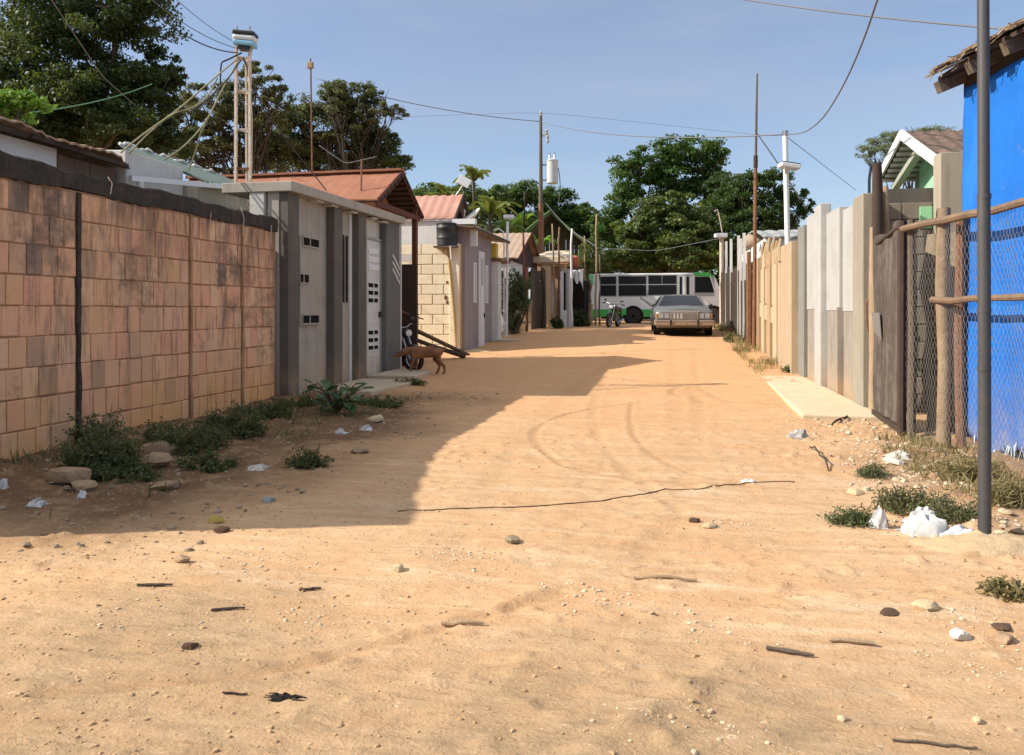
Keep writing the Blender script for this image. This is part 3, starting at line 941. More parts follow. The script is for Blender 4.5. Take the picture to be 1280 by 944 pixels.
# ---- houses behind the block wall
t = thing('white_house', 'white walled house behind the block wall under a rusty sagging tin roof', 'house', (-8.3, 4.5, 0))
mb = MB(); mb.span((-13, 3.2, 0), (-8.25, 9.17, 3.68)); mb.build('wall', M['white_clean'], t)
mb = MB()
y = 9.18
while y < 10.3:
    wdt = rnd.uniform(.22, .32); mb.span((-8.4, y, 2.4), (-8.24 + rnd.uniform(0, .012), min(y + wdt - .012, 10.36), 3.6)); y += wdt
mb.span((-13, 9.2, 0), (-8.42, 10.3, 3.5))
mb.build('plank_wall', mat('brown_plank', (0.2, 0.135, 0.095), .9, (.15, .1, .07), 3, .6, streak=.4, bump=.2, isl=.3), t)
rust_roof = mat('rusty_tin', (0.4, 0.29, 0.2), .8, (0.3, 0.14, 0.07), 2.5, 1.0, streak=.3, dirt=.6, dirtcol=(.55, .45, .33), bump=.2)
mb = MB()
def rr(u, v):
    y = 3.0 + 7.45 * u
    e = -7.95 + .03 * math.sin(y * 7) + .02 * math.sin(y * 17) + (.12 * max(0, u - .9) * 10 if u > .9 else 0) * -1
    x = e - 4.8 * v
    return (x, y, 3.79 - .018 * (y - 8) + .55 * v + .011 * math.sin(y / .19 * 6.283) + .03 * math.sin(y * 3.3) - .10 * max(0, u - .93) * 14)
mb.sheet(rr, 220, 5, (0, 0, .03)); mb.build('roof', rust_roof, t, smooth=60)
mb = MB(); mb.bar((-8.02, 3.0, 3.78), (-8.02, 8.4, 3.69), .05, .07); mb.bar((-8.02, 8.5, 3.70), (-8.02, 10.3, 3.64), .05, .06); mb.build('eave_batten', M['wood_dark'], t)

t = thing('cement_house', 'pale cement parapet house with greenish corrugated roof behind the block wall', 'house', (-8.3, 10.4, 0))
mb = MB(); a = [(-9.6, 10.42, 0), (-8.14, 10.42, 0), (-8.14, 11.85, 0), (-9.6, 11.85, 0)]
mb.hexa(a + [(-9.6, 10.42, 3.98), (-8.14, 10.42, 3.92), (-8.14, 11.85, 3.9), (-9.6, 11.85, 3.96)])
mb.build('parapet', mat('pale_cement', (.62, .62, .59), .85, (.52, .52, .5), 2, .6, streak=.3, streakcol=(.3, .3, .29), bump=.2), t, bevel=.015)
mb = MB(); mb.span((-12.5, 11.9, 0), (-7.9, 15.0, 3.66)); mb.build('wall', mat('beige_wall', (.58, .53, .42), .85, (.42, .38, .3), 2, .6, streak=.35, bump=.2), t)
mb = MB()
def gr_(u, v):
    y = 11.87 + 3.0 * u
    x = -7.7 - 1.7 * v
    return (x, y, 3.66 + .72 * v - .03 * u + .03 * math.sin(y / .5 * 6.283) * v + .016 * math.sin(y / .2 * 6.283))
mb.sheet(gr_, 120, 4, (0, 0, .03)); mb.build('roof', M['zincgreen'], t, smooth=60)
mb = MB(); mb.tube([gr_(i / 40, 1.0)[0:2] + (gr_(i / 40, 1.0)[2] + .02,) for i in range(41)], .03, 6); mb.build('roof_edge', M['white'], t)
mb = MB(); p, q = pt(163, 223, 11.75), pt(320, 237, 14.35); mb.bar(p, q, .07, .085); mb.build('beam', M['white_clean'], t)
for q in (pt(320, 237, 14.2), pt(175, 223, 11.9)):
    mb = MB(); mb.span((q.x - .04, q.y - .04, 0), (q.x + .04, q.y + .04, q.z - .05)); mb.build('post', M['white'], t)

# ---- ladder mast with a lamp box
bx, by = -7.42, 12.52
t = thing('mast', 'rusty white ladder mast standing behind the block wall with a lamp box on top', 'mast', (bx, by, 0))
mb = MB(); rt = V((CA, SA, 0))
la = V((bx, by, 0)) - rt * .13; lb = V((bx, by, 0)) + rt * .14
lc = V((bx, by, 0)) + V((-.03, .22, 0))
mb.bar(la, la + V((.02, 0, 6.16)), .045, .045); mb.bar(lb, lb + V((-.01, 0, 6.16)), .045, .045)
mb.build('leg', M['rustpaint'], t)
mb = MB(); mb.bar(lc, lc + V((0, -.05, 6.0)), .03, .03); mb.build('leg', M['rustpaint'], t)
for zz in (.6, 1.4, 2.2, 3.27, 3.98, 4.68, 5.37, 5.96):
    mb = MB(); mb.bar(la + V((.01, 0, zz)), lb + V((0, 0, zz)), .04, .04); mb.bar(la + V((.01, 0, zz)), lc + V((0, -.03, zz)), .02, .02); mb.bar(lb + V((0, 0, zz)), lc + V((0, -.03, zz)), .02, .02)
    mb.build('rung', M['rust'] if abs(zz - 3.98) < .01 else M['rustpaint'], t)
bc = V((bx, by, 6.27)) + rt * .05
mb = MB(); rot = Matrix.Rotation(YAW, 3, 'Z') @ Matrix.Rotation(R(5), 3, 'Y')
mb.box(bc + V((0, 0, .03)), (.4, .26, .1), rot); bxo = mb.build('lamp_box', M['white_clean'], t, bevel=.045)
mb = MB(); mb.box(bc + V((0, 0, .115)), (.4, .27, .07), rot); mb.build('lid', M['black'], bxo, bevel=.025)
mb = MB(); mb.box(bc + V((0, 0, -.065)), (.38, .25, .085), rot); mb.build('lens', plain('pale_blue', (.25, .55, .72), .3), bxo, bevel=.025)
mb = MB(); mb.box(bc + V((0, 0, -.14)), (.2, .16, .07), rot); mb.build('foot', M['black'], bxo)
for s in (-.15, .08):
    mb = MB(); mb.bar(bc + rt * s, bc + rt * s + V((0, 0, .26)), .03, .03); mb.build('bracket', M['steel'], bxo)

# ---- pale yellow washed block wall facing the camera
t = thing('yellow_wall', 'short cream washed concrete block wall facing the road, beside the purple grey house', 'wall', (-6.9, 22.85, 0))
ym = mat('cream_wash', (0.88, 0.8, 0.6), .9, (0.82, 0.73, 0.53), 2.2, .6, streak=.2, streakcol=(.5, .33, .15), dirt=.3, dirtcol=(.6, .43, .2), bump=.35, isl=.25, islcol=(.55, .45, .27))
mb = MB(); mb.span((-9.6, 22.87, 0), (-6.2, 23.05, 3.5)); mb.build('mortar_core', mat('cream_mortar', (.58, .43, .22), .95, (.45, .3, .14), 3, .7, bump=.4), t)
mb = MB(); zz = .08; r = 0
while zz < 3.48:
    x = -9.6 - (.36 if r % 2 else 0)
    while x < -6.25:
        a, c = max(x, -9.6), min(x + .72, -6.2)
        j = rnd.uniform(-.006, .006)
        if c - a > .05:
            mb.span((a + .012, 22.84 + j, zz + .012), (c - .012, 22.9, min(zz + .31, 3.5) - .006))
        x += .72
    zz += .31; r += 1
mb.build('blocks', ym, t, bevel=.012)
mb = MB(); mb.span((-6.52, 22.78, 0), (-6.2, 22.839, 3.5)); mb.build('pier', ym, t, bevel=.015)
mb = MB()
mb.tube([(-6.56, 22.75, 3.6), (-6.5, 22.75, 2.8), (-6.36, 22.74, 1.4), (-6.28, 22.73, .2)], .035, 6); mb.build('pipe', mat('ochre', (.42, .27, .11), .8, bump=.1), t)
mb = MB(); mb.tube([(-7.95, 22.79, 2.3), (-7.85, 22.78, 2.25), (-7.78, 22.78, 1.9), (-7.77, 22.78, 1.0)], .022, 6); mb.build('conduit', mat('ochre_b', (.5, .35, .16), .8, bump=.1), t)
for q, rr_ in (((559, 353), .04), ((557, 372), .06), ((559, 378), .05)):
    p = onY(q[0], q[1], 22.835); mb = MB(); mb.ball((p.x, 22.835, p.z), (rr_, .02, rr_ * 1.2), 8, 5, .2); mb.build('hole', M['rust'], t)

# ---- pink roofed house above the yellow wall
t = thing('pink_house', 'white house with a faded pink tin roof and dark gable above the cream block wall', 'house', (-6.8, 24.3, 0))
mb = MB(); mb.span((-11, 23.3, 0), (-6.75, 25.2, 4.38)); mb.build('wall', M['white'], t)
pk = mat('pink_tin', (0.5, 0.27, 0.21), .8, (.44, .2, .15), 1.5, .8, streak=.3, dirt=.5, dirtcol=(.55, .42, .33), bump=.15)
mb = MB(); mb.sheet(slope(23.22, 4.36, 24.25, 5.22, -11.2, -6.45, .014, .3), 90, 3, (0, 0, .04)); rf = mb.build('roof', pk, t, smooth=60)
mb = MB(); mb.sheet(slope(25.5, 4.36, 24.26, 5.22, -6.45, -11.2, .014, .3), 90, 3, (0, 0, .04)); mb.build('far_slope', pk, rf, smooth=60)
mb = MB(); mb.prism([(-6.74, 23.32, 4.38), (-6.74, 25.2, 4.38), (-6.74, 24.25, 5.14)], (.04, 0, 0)); mb.build('gable', M['void'], t)
mb = MB(); mb.bar((-6.46, 24.25, 5.17), (-6.46, 25.52, 4.3), .03, .14); mb.bar((-6.46, 24.25, 5.17), (-6.46, 23.2, 4.3), .03, .14); mb.build('barge_board', M['wood_dark'], rf)
mb = MB(); mb.bar((-11.2, 23.26, 4.31), (-6.44, 23.26, 4.31), .04, .08); mb.build('fascia', M['white'], t)
# black water tank
c = pt(553, 305, 23.1)
t = thing('water_tank', 'black ribbed plastic water tank standing on top of the cream block wall', 'water tank', (c.x, 22.75, 3.42))
mb = MB(); mb.lathe((c.x, 22.75, 3.42), [(.28, 0), (.31, .02), (.31, .2), (.33, .22), (.33, .26), (.32, .28), (.325, .5), (.34, .52), (.34, .56), (.33, .58), (.32, .66)], 20)
mb.build('tank_body', M['black'], t, smooth=True)
mb = MB(); mb.lathe((c.x, 22.75, 4.08), [(.34, 0), (.34, .03), (.2, .07), (.02, .09)], 20); mb.build('lid', M['black'], t, smooth=True)
mb = MB(); mb.span((c.x - .35, 22.45, 3.36), (c.x + .35, 23.05, 3.415)); mb.build('plank_base', M['wood'], t)
mb = MB(); mb.tube([(c.x + .2, 22.4, 3.4), (c.x + .22, 22.42, 3.0), (c.x + .3, 22.7, 2.6)], .025, 6); mb.build('outlet_pipe', M['white'], t)

# ---- purple grey house front
GX = -6.1
t = thing('purple_house', 'purple grey plastered house front with a narrow white door and slit windows', 'house', (GX, 23, 0))
pm = mat('purple_plaster', (0.33, 0.285, 0.29), .9, (.28, .24, .245), 1.5, .6, streak=.25, dirt=.12, bump=.2)
mb = MB(); mb.span((-6.7, 23.06, 0), (GX, 26.75, 4.02)); mb.build('wall', pm, t)
mb = MB()
def pr(u, v):
    y = 22.7 + 5.6 * u
    return (-5.72 - 1.0 * v, y, 4.03 + .1 * v + .02 * math.sin(y / .24 * 6.283))
mb.sheet(pr, 150, 3, (0, 0, .04)); mb.build('roof', mat('pale_tin', (.46, .4, .33), .8, (.36, .25, .18), 3, .9, dirt=.4, dirtcol=(.3, .16, .1), bump=.15), t, smooth=60)
mb = MB(); mb.bar((-5.74, 22.72, 3.98), (-5.74, 28.2, 3.98), .04, .08); mb.build('fascia', M['wood'], t)
mb = MB(); mb.span((-6.4, 22.66, 4.08), (-5.68, 22.9, 4.24)); mb.build('slab_end', M['white_clean'], t)
mb = MB(); mb.span((-5.95, 23.15, 3.45), (-5.75, 23.3, 3.95)); mb.build('bracket', M['white'], t)
g0 = .2
dr = MB(); dr.span((GX + .002, 24.75, g0), (GX + .05, 25.5, 3.42)); dr = dr.build('door', M['white_clean'], t, bevel=.01)
mb = MB(); mb.span((GX + .051, 24.95, 2.3), (GX + .056, 25.3, 3.2)); mb.build('pane', plain('frosted', (.5, .5, .52), .3), dr)
mb = MB(); mb.span((GX + .051, 24.83, g0 + .05), (GX + .07, 24.9, 3.35)); mb.span((GX + .051, 25.36, g0 + .05), (GX + .07, 25.43, 3.35)); mb.build('stile', M['white'], dr)
mb = MB(); mb.span((GX + .051, 25.36, 1.2), (GX + .09, 25.42, 1.36)); mb.build('handle', M['black'], dr)
for y0_, y1_ in ((24.1, 24.4), (25.75, 26.1)):
    f = MB(); f.span((GX + .002, y0_, 1.7), (GX + .04, y1_, 3.0)); f = f.build('slit_window', M['white_clean'], t)
    mb = MB(); mb.span((GX + .041, y0_ + .09, 1.76), (GX + .045, y1_ - .09, 2.94)); mb.build('pane', plain('frosted_b', (.55, .55, .57), .3), f)
mb = MB(); mb.span((-6.6, 26.76, 0), (-5.85, 27.3, 3.2)); mb.build('pier', M['white'], t, bevel=.01)
mb = MB(); mb.span((-6.7, 26.7, 3.2), (-5.75, 28.4, 3.3)); mb.build('coping', M['rust'], t)
mb = MB(); mb.span((-6.2, 26.8, 3.32), (-5.95, 27.2, 3.85)); mb.build('gas_box', mat('yellow_box', (.7, .5, .08), .6), t)
slab('low yellowish cement kerb in front of the narrow white door', [(-6.1, 22.9), (-5.35, 22.95), (-5.3, 24.3), (-6.1, 24.3)], .2, 'step', mat('ystep', (.68, .55, .32), .9, bump=.2), h=.3)
slab('cement step in front of the white pier beside the lamp pole', [(-6.0, 26.2), (-4.95, 26.1), (-4.9, 28.6), (-6.0, 28.8)], .42, 'step', None, h=.5)

# ---- dishes and reflector
def dish(label, c, r, axis_, name='satellite_dish', rim=None):
    q = V(axis_).normalized().to_track_quat('Z', 'Y').to_matrix()
    t = thing(name, label, 'dish', V(c))
    mb = MB(); n = 8
    mb.lathe(c, [(.02, -.01 - .02)] + [(r * k / n, r * .28 * (k / n) ** 2 - .03) for k in range(1, n + 1)] + [(r * 1.01, r * .28), (r * .99, r * .28 + .005)] + [(r * k / n, r * .28 * (k / n) ** 2) for k in range(n - 1, 0, -1)], 24, q)
    mb.build('bowl', M['white_clean'], t, smooth=True)
    mb = MB(); mb.tube([V(c) - q @ V((0, r * .9, -.1)), V(c) + q @ V((0, -.25 * r, r * .9))], .015, 6); mb.ball(V(c) + q @ V((0, -.25 * r, r * .9)), (.04, .04, .06)); mb.build('feed_arm', M['steel'], t)
    return t
c = pt(591, 272, 24.6)
t = dish('white satellite dish on the eave of the purple grey house, tilted to the sky', c, .36, (-.55, -.35, .75))
mb = MB(); mb.tube([c - V((0, 0, .03)), V((c.x, c.y + .12, c.z - .18)), V((c.x, c.y + .12, 4.05))], .025, 6); mb.build('stand', M['steel'], t)
c = pt(580, 227, 26)
t = thing('reflector_panel', 'small white square antenna panel on a bent pole above the pink roof', 'antenna', (c.x, c.y, 4.4))
mb = MB(); rot = Matrix.Rotation(YAW, 3, 'Z') @ Matrix.Rotation(R(28), 3, 'Y') @ Matrix.Rotation(R(-20), 3, 'X')
mb.box(c, (.44, .05, .34), rot); mb.build('panel', M['white_clean'], t, bevel=.015)
mb = MB(); mb.tube([pt(566, 250, 26), pt(573, 240, 26), c + V((0, .04, -.05))], .025, 6); mb.build('pole', M['steel'], t)
p = pt(566, 250, 26); mb = MB(); mb.tube([(p.x, p.y, 4.3), p], .025, 6); mb.build('pole_base', M['steel'], t)

# ---- antenna pole over the orange roof
p = pt(391, 212, 21)
t = thing('antenna_pole', 'thin rusty antenna pole with a small tan box, rising behind the orange roof', 'antenna', (p.x, p.y, 0))
mb = MB(); mb.tube([(p.x, p.y, 0), (p.x, p.y, 4), (p.x - .06, p.y, 8.1)], .025, 6); mb.build('pole', M['rust'], t)
mb = MB(); mb.box((p.x - .07, p.y, 8.15), (.17, .1, .17)); mb.box((p.x - .07, p.y, 8.29), (.05, .05, .12)); mb.build('box', M['wood_tan'], t, bevel=.02)

# ---- lamp pole by the purple house
def solar_lamp(label, base, top, lampc, poler, m, arm=None, size=(.5, .28, .09), rotz=0, tilt=0, name='lamp_pole'):
    t = thing(name, label, 'street lamp', base)
    mb = MB(); mb.tube([V(base) - V((0, 0, .2)), V(base).lerp(V(top), .5), top], poler, 10); mb.build('pole', m, t, smooth=True)
    rot = Matrix.Rotation(rotz, 3, 'Z') @ Matrix.Rotation(tilt, 3, 'Y')
    mb = MB(); mb.box(lampc, size, rot); h = mb.build('lamp_head', M['white_clean'], t, bevel=.02)
    mb = MB(); mb.box(V(lampc) + rot @ V((0, 0, size[2] / 2 + .012)), (size[0] * .94, size[1] * .9, .02), rot); mb.build('solar_cell', plain('solar_cell', (.03, .05, .1), .25), h)
    mb = MB(); mb.box(V(lampc) - rot @ V((0, 0, size[2] / 2 + .008)), (size[0] * .8, size[1] * .7, .015), rot); mb.build('lens', mat('lens', (.5, .62, .72), .3, bump=0), h)
    if arm:
        mb = MB(); mb.tube(arm, .025, 8); mb.build('arm', m, t, smooth=True)
    return t
b_ = pt(633, 426, 28.6); b_.z = gz(b_.x, b_.y) + .1
tp = pt(634.5, 277, 28.6); lc_ = pt(636, 271, 28.5)
a1, a2, a3 = pt(617, 288, 28.6), pt(624, 286, 28.6), pt(629.5, 290, 28.6)
a4 = pt(630, 420, 28.6); a4.z = b_.z
solar_lamp('white street lamp pole with a conduit, beside the bush and purple house', b_, tp, lc_, .05, M['white_clean'], [a1, a2, a3, pt(630, 300, 28.6), a4], (.4, .3, .12), YAW, 0)
# ================================================================ FAR LEFT: fences, sheds, sticks
# ---- small house with a red gable
t = thing('gable_house', 'small white walled house with a tan tin roof and red gable behind the plank fence', 'house', (-6.5, 33, .3))
hx = pt(668, 330, 34.5)
mb = MB(); mb.span((-11, 31.4, .2), (-6.3, 33.9, 3.5)); mb.build('wall', M['white'], t)
tn = mat('tan_tin', (.45, .33, .24), .85, (.36, .24, .17), 2, .8, streak=.3, dirt=.4, dirtcol=(.25, .15, .1), bump=.15)
ax = onX(661, 291, -6.1); el = onX(650, 318, -6.1); er = onX(671, 322, -6.1)
mb = MB(); mb.sheet(slope(el.y - 1.0, 3.65, ax.y, ax.z, -11, -5.95, .015, .3), 70, 3, (0, 0, .04)); rf = mb.build('roof', tn, t, smooth=60)
mb = MB(); mb.sheet(slope(ax.y + (ax.y - el.y + 1.0), 3.65, ax.y + .01, ax.z, -5.95, -11, .015, .3), 70, 3, (0, 0, .04)); mb.build('far_slope', tn, rf, smooth=60)
mb = MB(); mb.prism([(-6.28, el.y - .7, 3.5), (-6.28, ax.y + (ax.y - el.y + .7), 3.5), (-6.28, ax.y, ax.z - .08)], (.06, 0, 0)); mb.build('gable', M['wood_dark'], t)
mb = MB(); mb.bar((-5.96, el.y - 1.02, 3.6), (-5.96, ax.y, ax.z - .04), .03, .14); mb.bar((-5.96, ax.y, ax.z - .04), (-5.96, 2 * ax.y - el.y + 1.02, 3.6), .03, .14); mb.build('barge_board', M['wood_red'], rf)
mb = MB(); mb.bar((-11, el.y - .9, 3.56), (-6.2, el.y - .9, 3.56), .05, .12); mb.build('fascia', M['rust'], t)
mb = MB(); mb.span((-6.27, ax.y - .2, .3), (-6.2, ax.y + .5, 3.4)); mb.build('red_post', mat('red_paint', (.4, .1, .09), .8, bump=.1), t)

# ---- bush by the pole
rng = np.random.default_rng(40)
bp = pt(642, 424, 29.6); bp.z = gz(bp.x, bp.y)
t = thing('bush', 'tall grey green bush overhanging the plank fence beside the white lamp pole', 'bush', bp)
cl_ = [pxclump(636, 372, 16, 34, 29.6, 18), pxclump(650, 362, 15, 24, 29.4, 16), pxclump(640, 400, 14, 24, 29.8, 14), pxclump(655, 376, 9, 14, 29.2, 10), pxclump(626, 352, 7, 14, 29.9)]
P, ow = crown_points(cl_, 5200, rng, 22, .4, .35)
quads_object('foliage', leaf_arrays(P, .13, .4, .2, rng, ow), leafmat('bush_leaf', (.05, .085, .035), (.16, .21, .1), .3, (.32, .38, .26)), t)
mb = MB(); rnd = random.Random(3)
for c, r in cl_: limb(mb, bp - V((0, 0, .1)), V(c), .05, .012, rnd)
mb.build('stem', M['bark'], t)

# ---- plank fence, posts and stick poles along the left verge
def plank_fence(label, a, b, n, h, m, seed=1, name='plank_fence', lean=.06, w=.12):
    rnd = random.Random(seed); a, b = V(a), V(b)
    t = thing(name, label, 'fence', a)
    mb = MB(); d = (b - a); d.z = 0
    nrm = V((d.y, -d.x, 0)).normalized()
    for k in range(n):
        p = a.lerp(b, (k + .5) / n); p.z = gz(p.x, p.y) - .1
        hh = h * rnd.uniform(.78, 1.08)
        q = p + V((rnd.uniform(-lean, lean), rnd.uniform(-lean, lean), hh + .1))
        mb.bar(p, q, w * rnd.uniform(.7, 1.2), .025, d, w1=w * rnd.uniform(.5, 1.1), h1=.02)
    mb.build('planks', m, t)
    mb = MB()
    for s in (.3, .8):
        p, q = a.copy(), b.copy(); p.z = gz(a.x, a.y) + h * s; q.z = gz(b.x, b.y) + h * s
        mb.bar(p - nrm * .03, q - nrm * .03, .04, .06)
    mb.build('rail', M['wood_dark'], t)
    return t
p, q = pt(640, 421, 30), pt(663, 420, 32); plank_fence('low fence of split tan planks below the bush', p, q, 11, 1.35, M['wood_tan'], 2)
p, q = pt(664, 415, 32.6), pt(682, 414, 35.0); plank_fence('tall dark weathered plank fence before the cream porch', p, q, 9, 2.5, M['wood'], 5, w=.18, lean=.04)


def post(label, px, pyb, pyt, t_, r, m, lean=0, name='post', cat='post', group=None):
    p = pt(px, pyb, t_); zz = gz(p.x, p.y); q = pt(px + lean, pyt, t_)
    mb = MB(); rnd = random.Random(int(px * 7))
    n = 7
    pts = [V((p.x, p.y, zz - .2)).lerp(q, k / n) + V((rnd.uniform(-1, 1), rnd.uniform(-1, 1), 0)) * r * .5 for k in range(n + 1)]
    return tag(mb.tube(pts, [r * (1.1 - .35 * k / n) for k in range(n + 1)], 7).build(name, m, None, smooth='all', origin=(p.x, p.y, zz)), label, cat, group)
G_ = 'rough poles along the left verge'
post('reddish wooden post at the end of the tan plank fence', 659, 424, 290, 31, .055, M['wood_red'], -5, group=G_)
post('dark thick post between the dark plank fence and the cream porch', 679, 417, 338, 33.5, .08, M['wood_dark'], 0, group=G_)
post('bent pale stick rising from the cream porch roof edge', 696, 412, 280, 35.5, .04, M['wood_tan'], -6, 'stick_pole', group=G_)
post('brown forked stick just right of the bent pale stick', 698, 411, 284, 34.8, .05, M['rust'], 1, 'stick_pole', group=G_)
post('tan stick pole left of the bus, the shorter of two', 731, 408, 295, 38, .045, M['wood_tan'], 0, 'stick_pole', group=G_)
post('tall tan stick pole standing before the rear of the bus', 744.5, 408, 268, 37, .05, M['wood_tan'], 1, 'stick_pole', group=G_)
post('grey stick pole before the bus right of the tall tan one', 749.5, 408, 318, 36.5, .045, M['wood'], 0, 'stick_pole', group=G_)
post('white pipe pole in front of the hanging white cloth', 714.5, 415, 286, 33.5, .055, M['white'], 0, 'pipe_pole', group=G_)
post('dark thin pole behind the gable house', 655, 400, 240, 40, .06, M['wood_dark'], 0, 'stick_pole', group=G_)
post('squat pale tree stump at the left rear corner of the bus', 738, 408, 380, 38.5, .17, M['wood_tan'], 0, 'stump', 'stump')
post('short dark pole above the pale stump', 737, 400, 350, 38.9, .12, M['wood'], 0, 'post', group=G_)

# ---- cream porch
t = thing('cream_porch', 'cream plastered porch with a flat overhanging concrete roof', 'porch', (-6.2, 36.5, .5))
cr = mat('cream_plaster', (.68, .52, .33), .85, (.6, .43, .26), 2, .6, streak=.3, streakcol=(.4, .25, .12), bump=.15)
p0, p1 = onX(664, 320, -6.0), pt(712, 320, 36.6)
z0, z1 = pt(690, 327, 36.5).z, pt(690, 311, 36.5).z
mb = MB(); c = pt(688, 319, 37.6); rot = Matrix.Rotation(0, 3, 'Z')
x0, x1 = pt(664, 0, 36.6).x, pt(711, 0, 36.6).x; yb = pt(688, 0, 36.6).y
mb.hexa([(x0, yb, z0 - .05), (x1, yb, z0), (x1, yb + 4, z0), (x0, yb + 4, z0 - .05), (x0, yb, z0 + .25), (x1, yb, z0 + .25), (x1 - .3, yb + 3, z1 + .15), (x0 + .4, yb + 3, z1 + .15)])
mb.build('roof', mat('cream_slab', (.74, .62, .44), .85, (.66, .53, .36), 2, .6, dirt=.3, bump=.15), t)
mb = MB(); mb.span((x0 + .05, yb - .02, z0 - .12), (x1, yb + .1, z0 - .055)); mb.build('fascia', mat('terracotta', (.5, .24, .13), .85, bump=.1), t)
for px, wd, mm in ((683, .42, cr), (704.5, .22, cr), (668, .2, M['wood_red'])):
    p = pt(px, 0, 36.8); mb = MB(); mb.span((p.x - wd / 2, p.y - .1, .4), (p.x + wd / 2, p.y + .25, z0 - .06)); mb.build('column', mm, t)
p = pt(694, 0, 38.6); mb = MB(); mb.span((p.x - 1.1, p.y, .4), (p.x + .9, p.y + .2, z0 - .1)); mb.build('back_wall', mat('salmon', (.5, .33, .25), .9, (.38, .25, .19), 3, .7, streak=.3, bump=.2), t)
p = pt(686, 0, 37.2); mb = MB(); mb.span((p.x - .02, p.y, .5), (p.x + .32, p.y + .05, 3.1)); mb.build('door', cr, t, bevel=.01)
mb = MB(); mb.span((p.x + .1, p.y - .01, 1.3), (p.x + .22, p.y + .0, 2.8)); mb.build('door_panel', M['white_clean'], t)
mb = MB(); p = pt(671, 0, 37.0); mb.span((p.x - .3, p.y, 2.9), (p.x + .35, p.y + .04, 3.35)); mb.build('shade_cloth', M['cable_grey'], t)

# ---- white door panels with hanging cloth, red tank
p = pt(704, 0, 34.5)
t = thing('shed', 'small shed of pale metal sheets with dark gaps beside the white pipe pole', 'shed', (p.x, p.y, .5))
for px, wd, zt, mm in ((702.5, .14, 3.2, M['white']), (705.8, .1, 3.15, M['void']), (709, .13, 3.3, M['zinc']), (712.4, .12, 3.2, M['white'])):
    q = pt(px, 0, 34.6); mb = MB(); mb.span((q.x - wd / 2, q.y, .5), (q.x + wd / 2, q.y + .03, zt)); mb.build('metal_sheet', mm, t)
q = pt(703.5, 0, 34.55); mb = MB(); mb.span((q.x - .1, q.y - .04, .5), (q.x + .2, q.y - .005, 1.45)); mb.build('lower_sheet', M['white'], t)
q = pt(716, 0, 37.5); mb = MB(); mb.span((q.x - .5, q.y - .4, .5), (q.x + .6, q.y + 1.6, 2.9)); mb.build('back_room', M['void'], t)
q = pt(719, 0, 36)
mb = MB()
def cloth(u, v):
    dr = .35 + .3 * math.sin(u * 6 + 1) ** 2 + .55 * max(0, u - .75) * 4
    return (q.x - .35 + .72 * u, q.y + .06 * math.sin(u * 21) + .05 * math.sin(v * 5 + u * 8), pt(0, 336, 36).z - .07 * math.sin(u * 3.1) - dr * v)
mb.sheet(cloth, 26, 10, (0, .012, 0)); tag(mb.build('cloth', M['white_clean'], None, smooth=True, origin=(q.x, q.y, 2.4)), 'white cloth hung over a line beside the pale metal shed', 'cloth')
q = pt(719, 327, 38)
t = thing('clay_tank', 'small terracotta red water tank behind the hanging white cloth', 'water tank', (q.x, q.y, q.z - .3))
mb = MB(); mb.lathe((q.x, q.y, q.z - .3), [(.18, 0), (.2, .04), (.21, .3), (.19, .5), (.1, .58), (.03, .6)], 14); mb.build('tank_body', mat('tank_red', (.42, .13, .07), .7, bump=.1), t, smooth=True)
mb = MB(); mb.span((q.x - .25, q.y - .2, .5), (q.x + .25, q.y + .2, q.z - .3)); mb.build('stand', M['wood'], t)

# ---- hut roof with green tarpaulin edge far behind
p = pt(688, 266, 50); pl, pr_ = pt(652, 296, 47), pt(742, 312, 49)
t = thing('hut', 'thatched hut roof with a dark green edge, far behind the cream porch', 'hut', (p.x, p.y, .7))
th = mat('thatch', (.09, .09, .05), 1.0, (.06, .06, .035), 4, .8, streak=.4, bump=.8)
mb = MB()
for a in (pl, pr_):
    b2 = a + V((0, 6, 0)); c2 = p + V((0, 6, 0)); dn = V((0, 0, .12))
    mb.add([a, p, c2, b2, a - dn, p - dn, c2 - dn, b2 - dn], [(0, 1, 2, 3), (7, 6, 5, 4), (0, 4, 5, 1), (1, 5, 6, 2), (2, 6, 7, 3), (3, 7, 4, 0)])
mb.build('roof', th, t)
mb = MB(); mb.bar(pl + V((-.05, -.06, .06)), p + V((0, -.06, .08)), .1, .2); mb.bar(p + V((0, -.06, .06)), pr_ + V((0, -.06, .04)), .06, .08); mb.build('roof_edge', mat('green_edge', (.1, .17, .05), .9, bump=.3), t)
mb = MB()
for k in range(15):
    s = (k + .5) / 15; x = pl.x + (pr_.x - pl.x) * s
    zt = (pl.z + (p.z - pl.z) * (x - pl.x) / (p.x - pl.x)) if x < p.x else (p.z + (pr_.z - p.z) * (x - p.x) / (pr_.x - p.x))
    mb.span((x - .13, p.y + .8, .7), (x + .12, p.y + .84, zt - .14))
mb.build('wall', mat('dark_planks', (.06, .06, .04), 1.0, (.035, .04, .025), 4, .8, bump=.3), t)

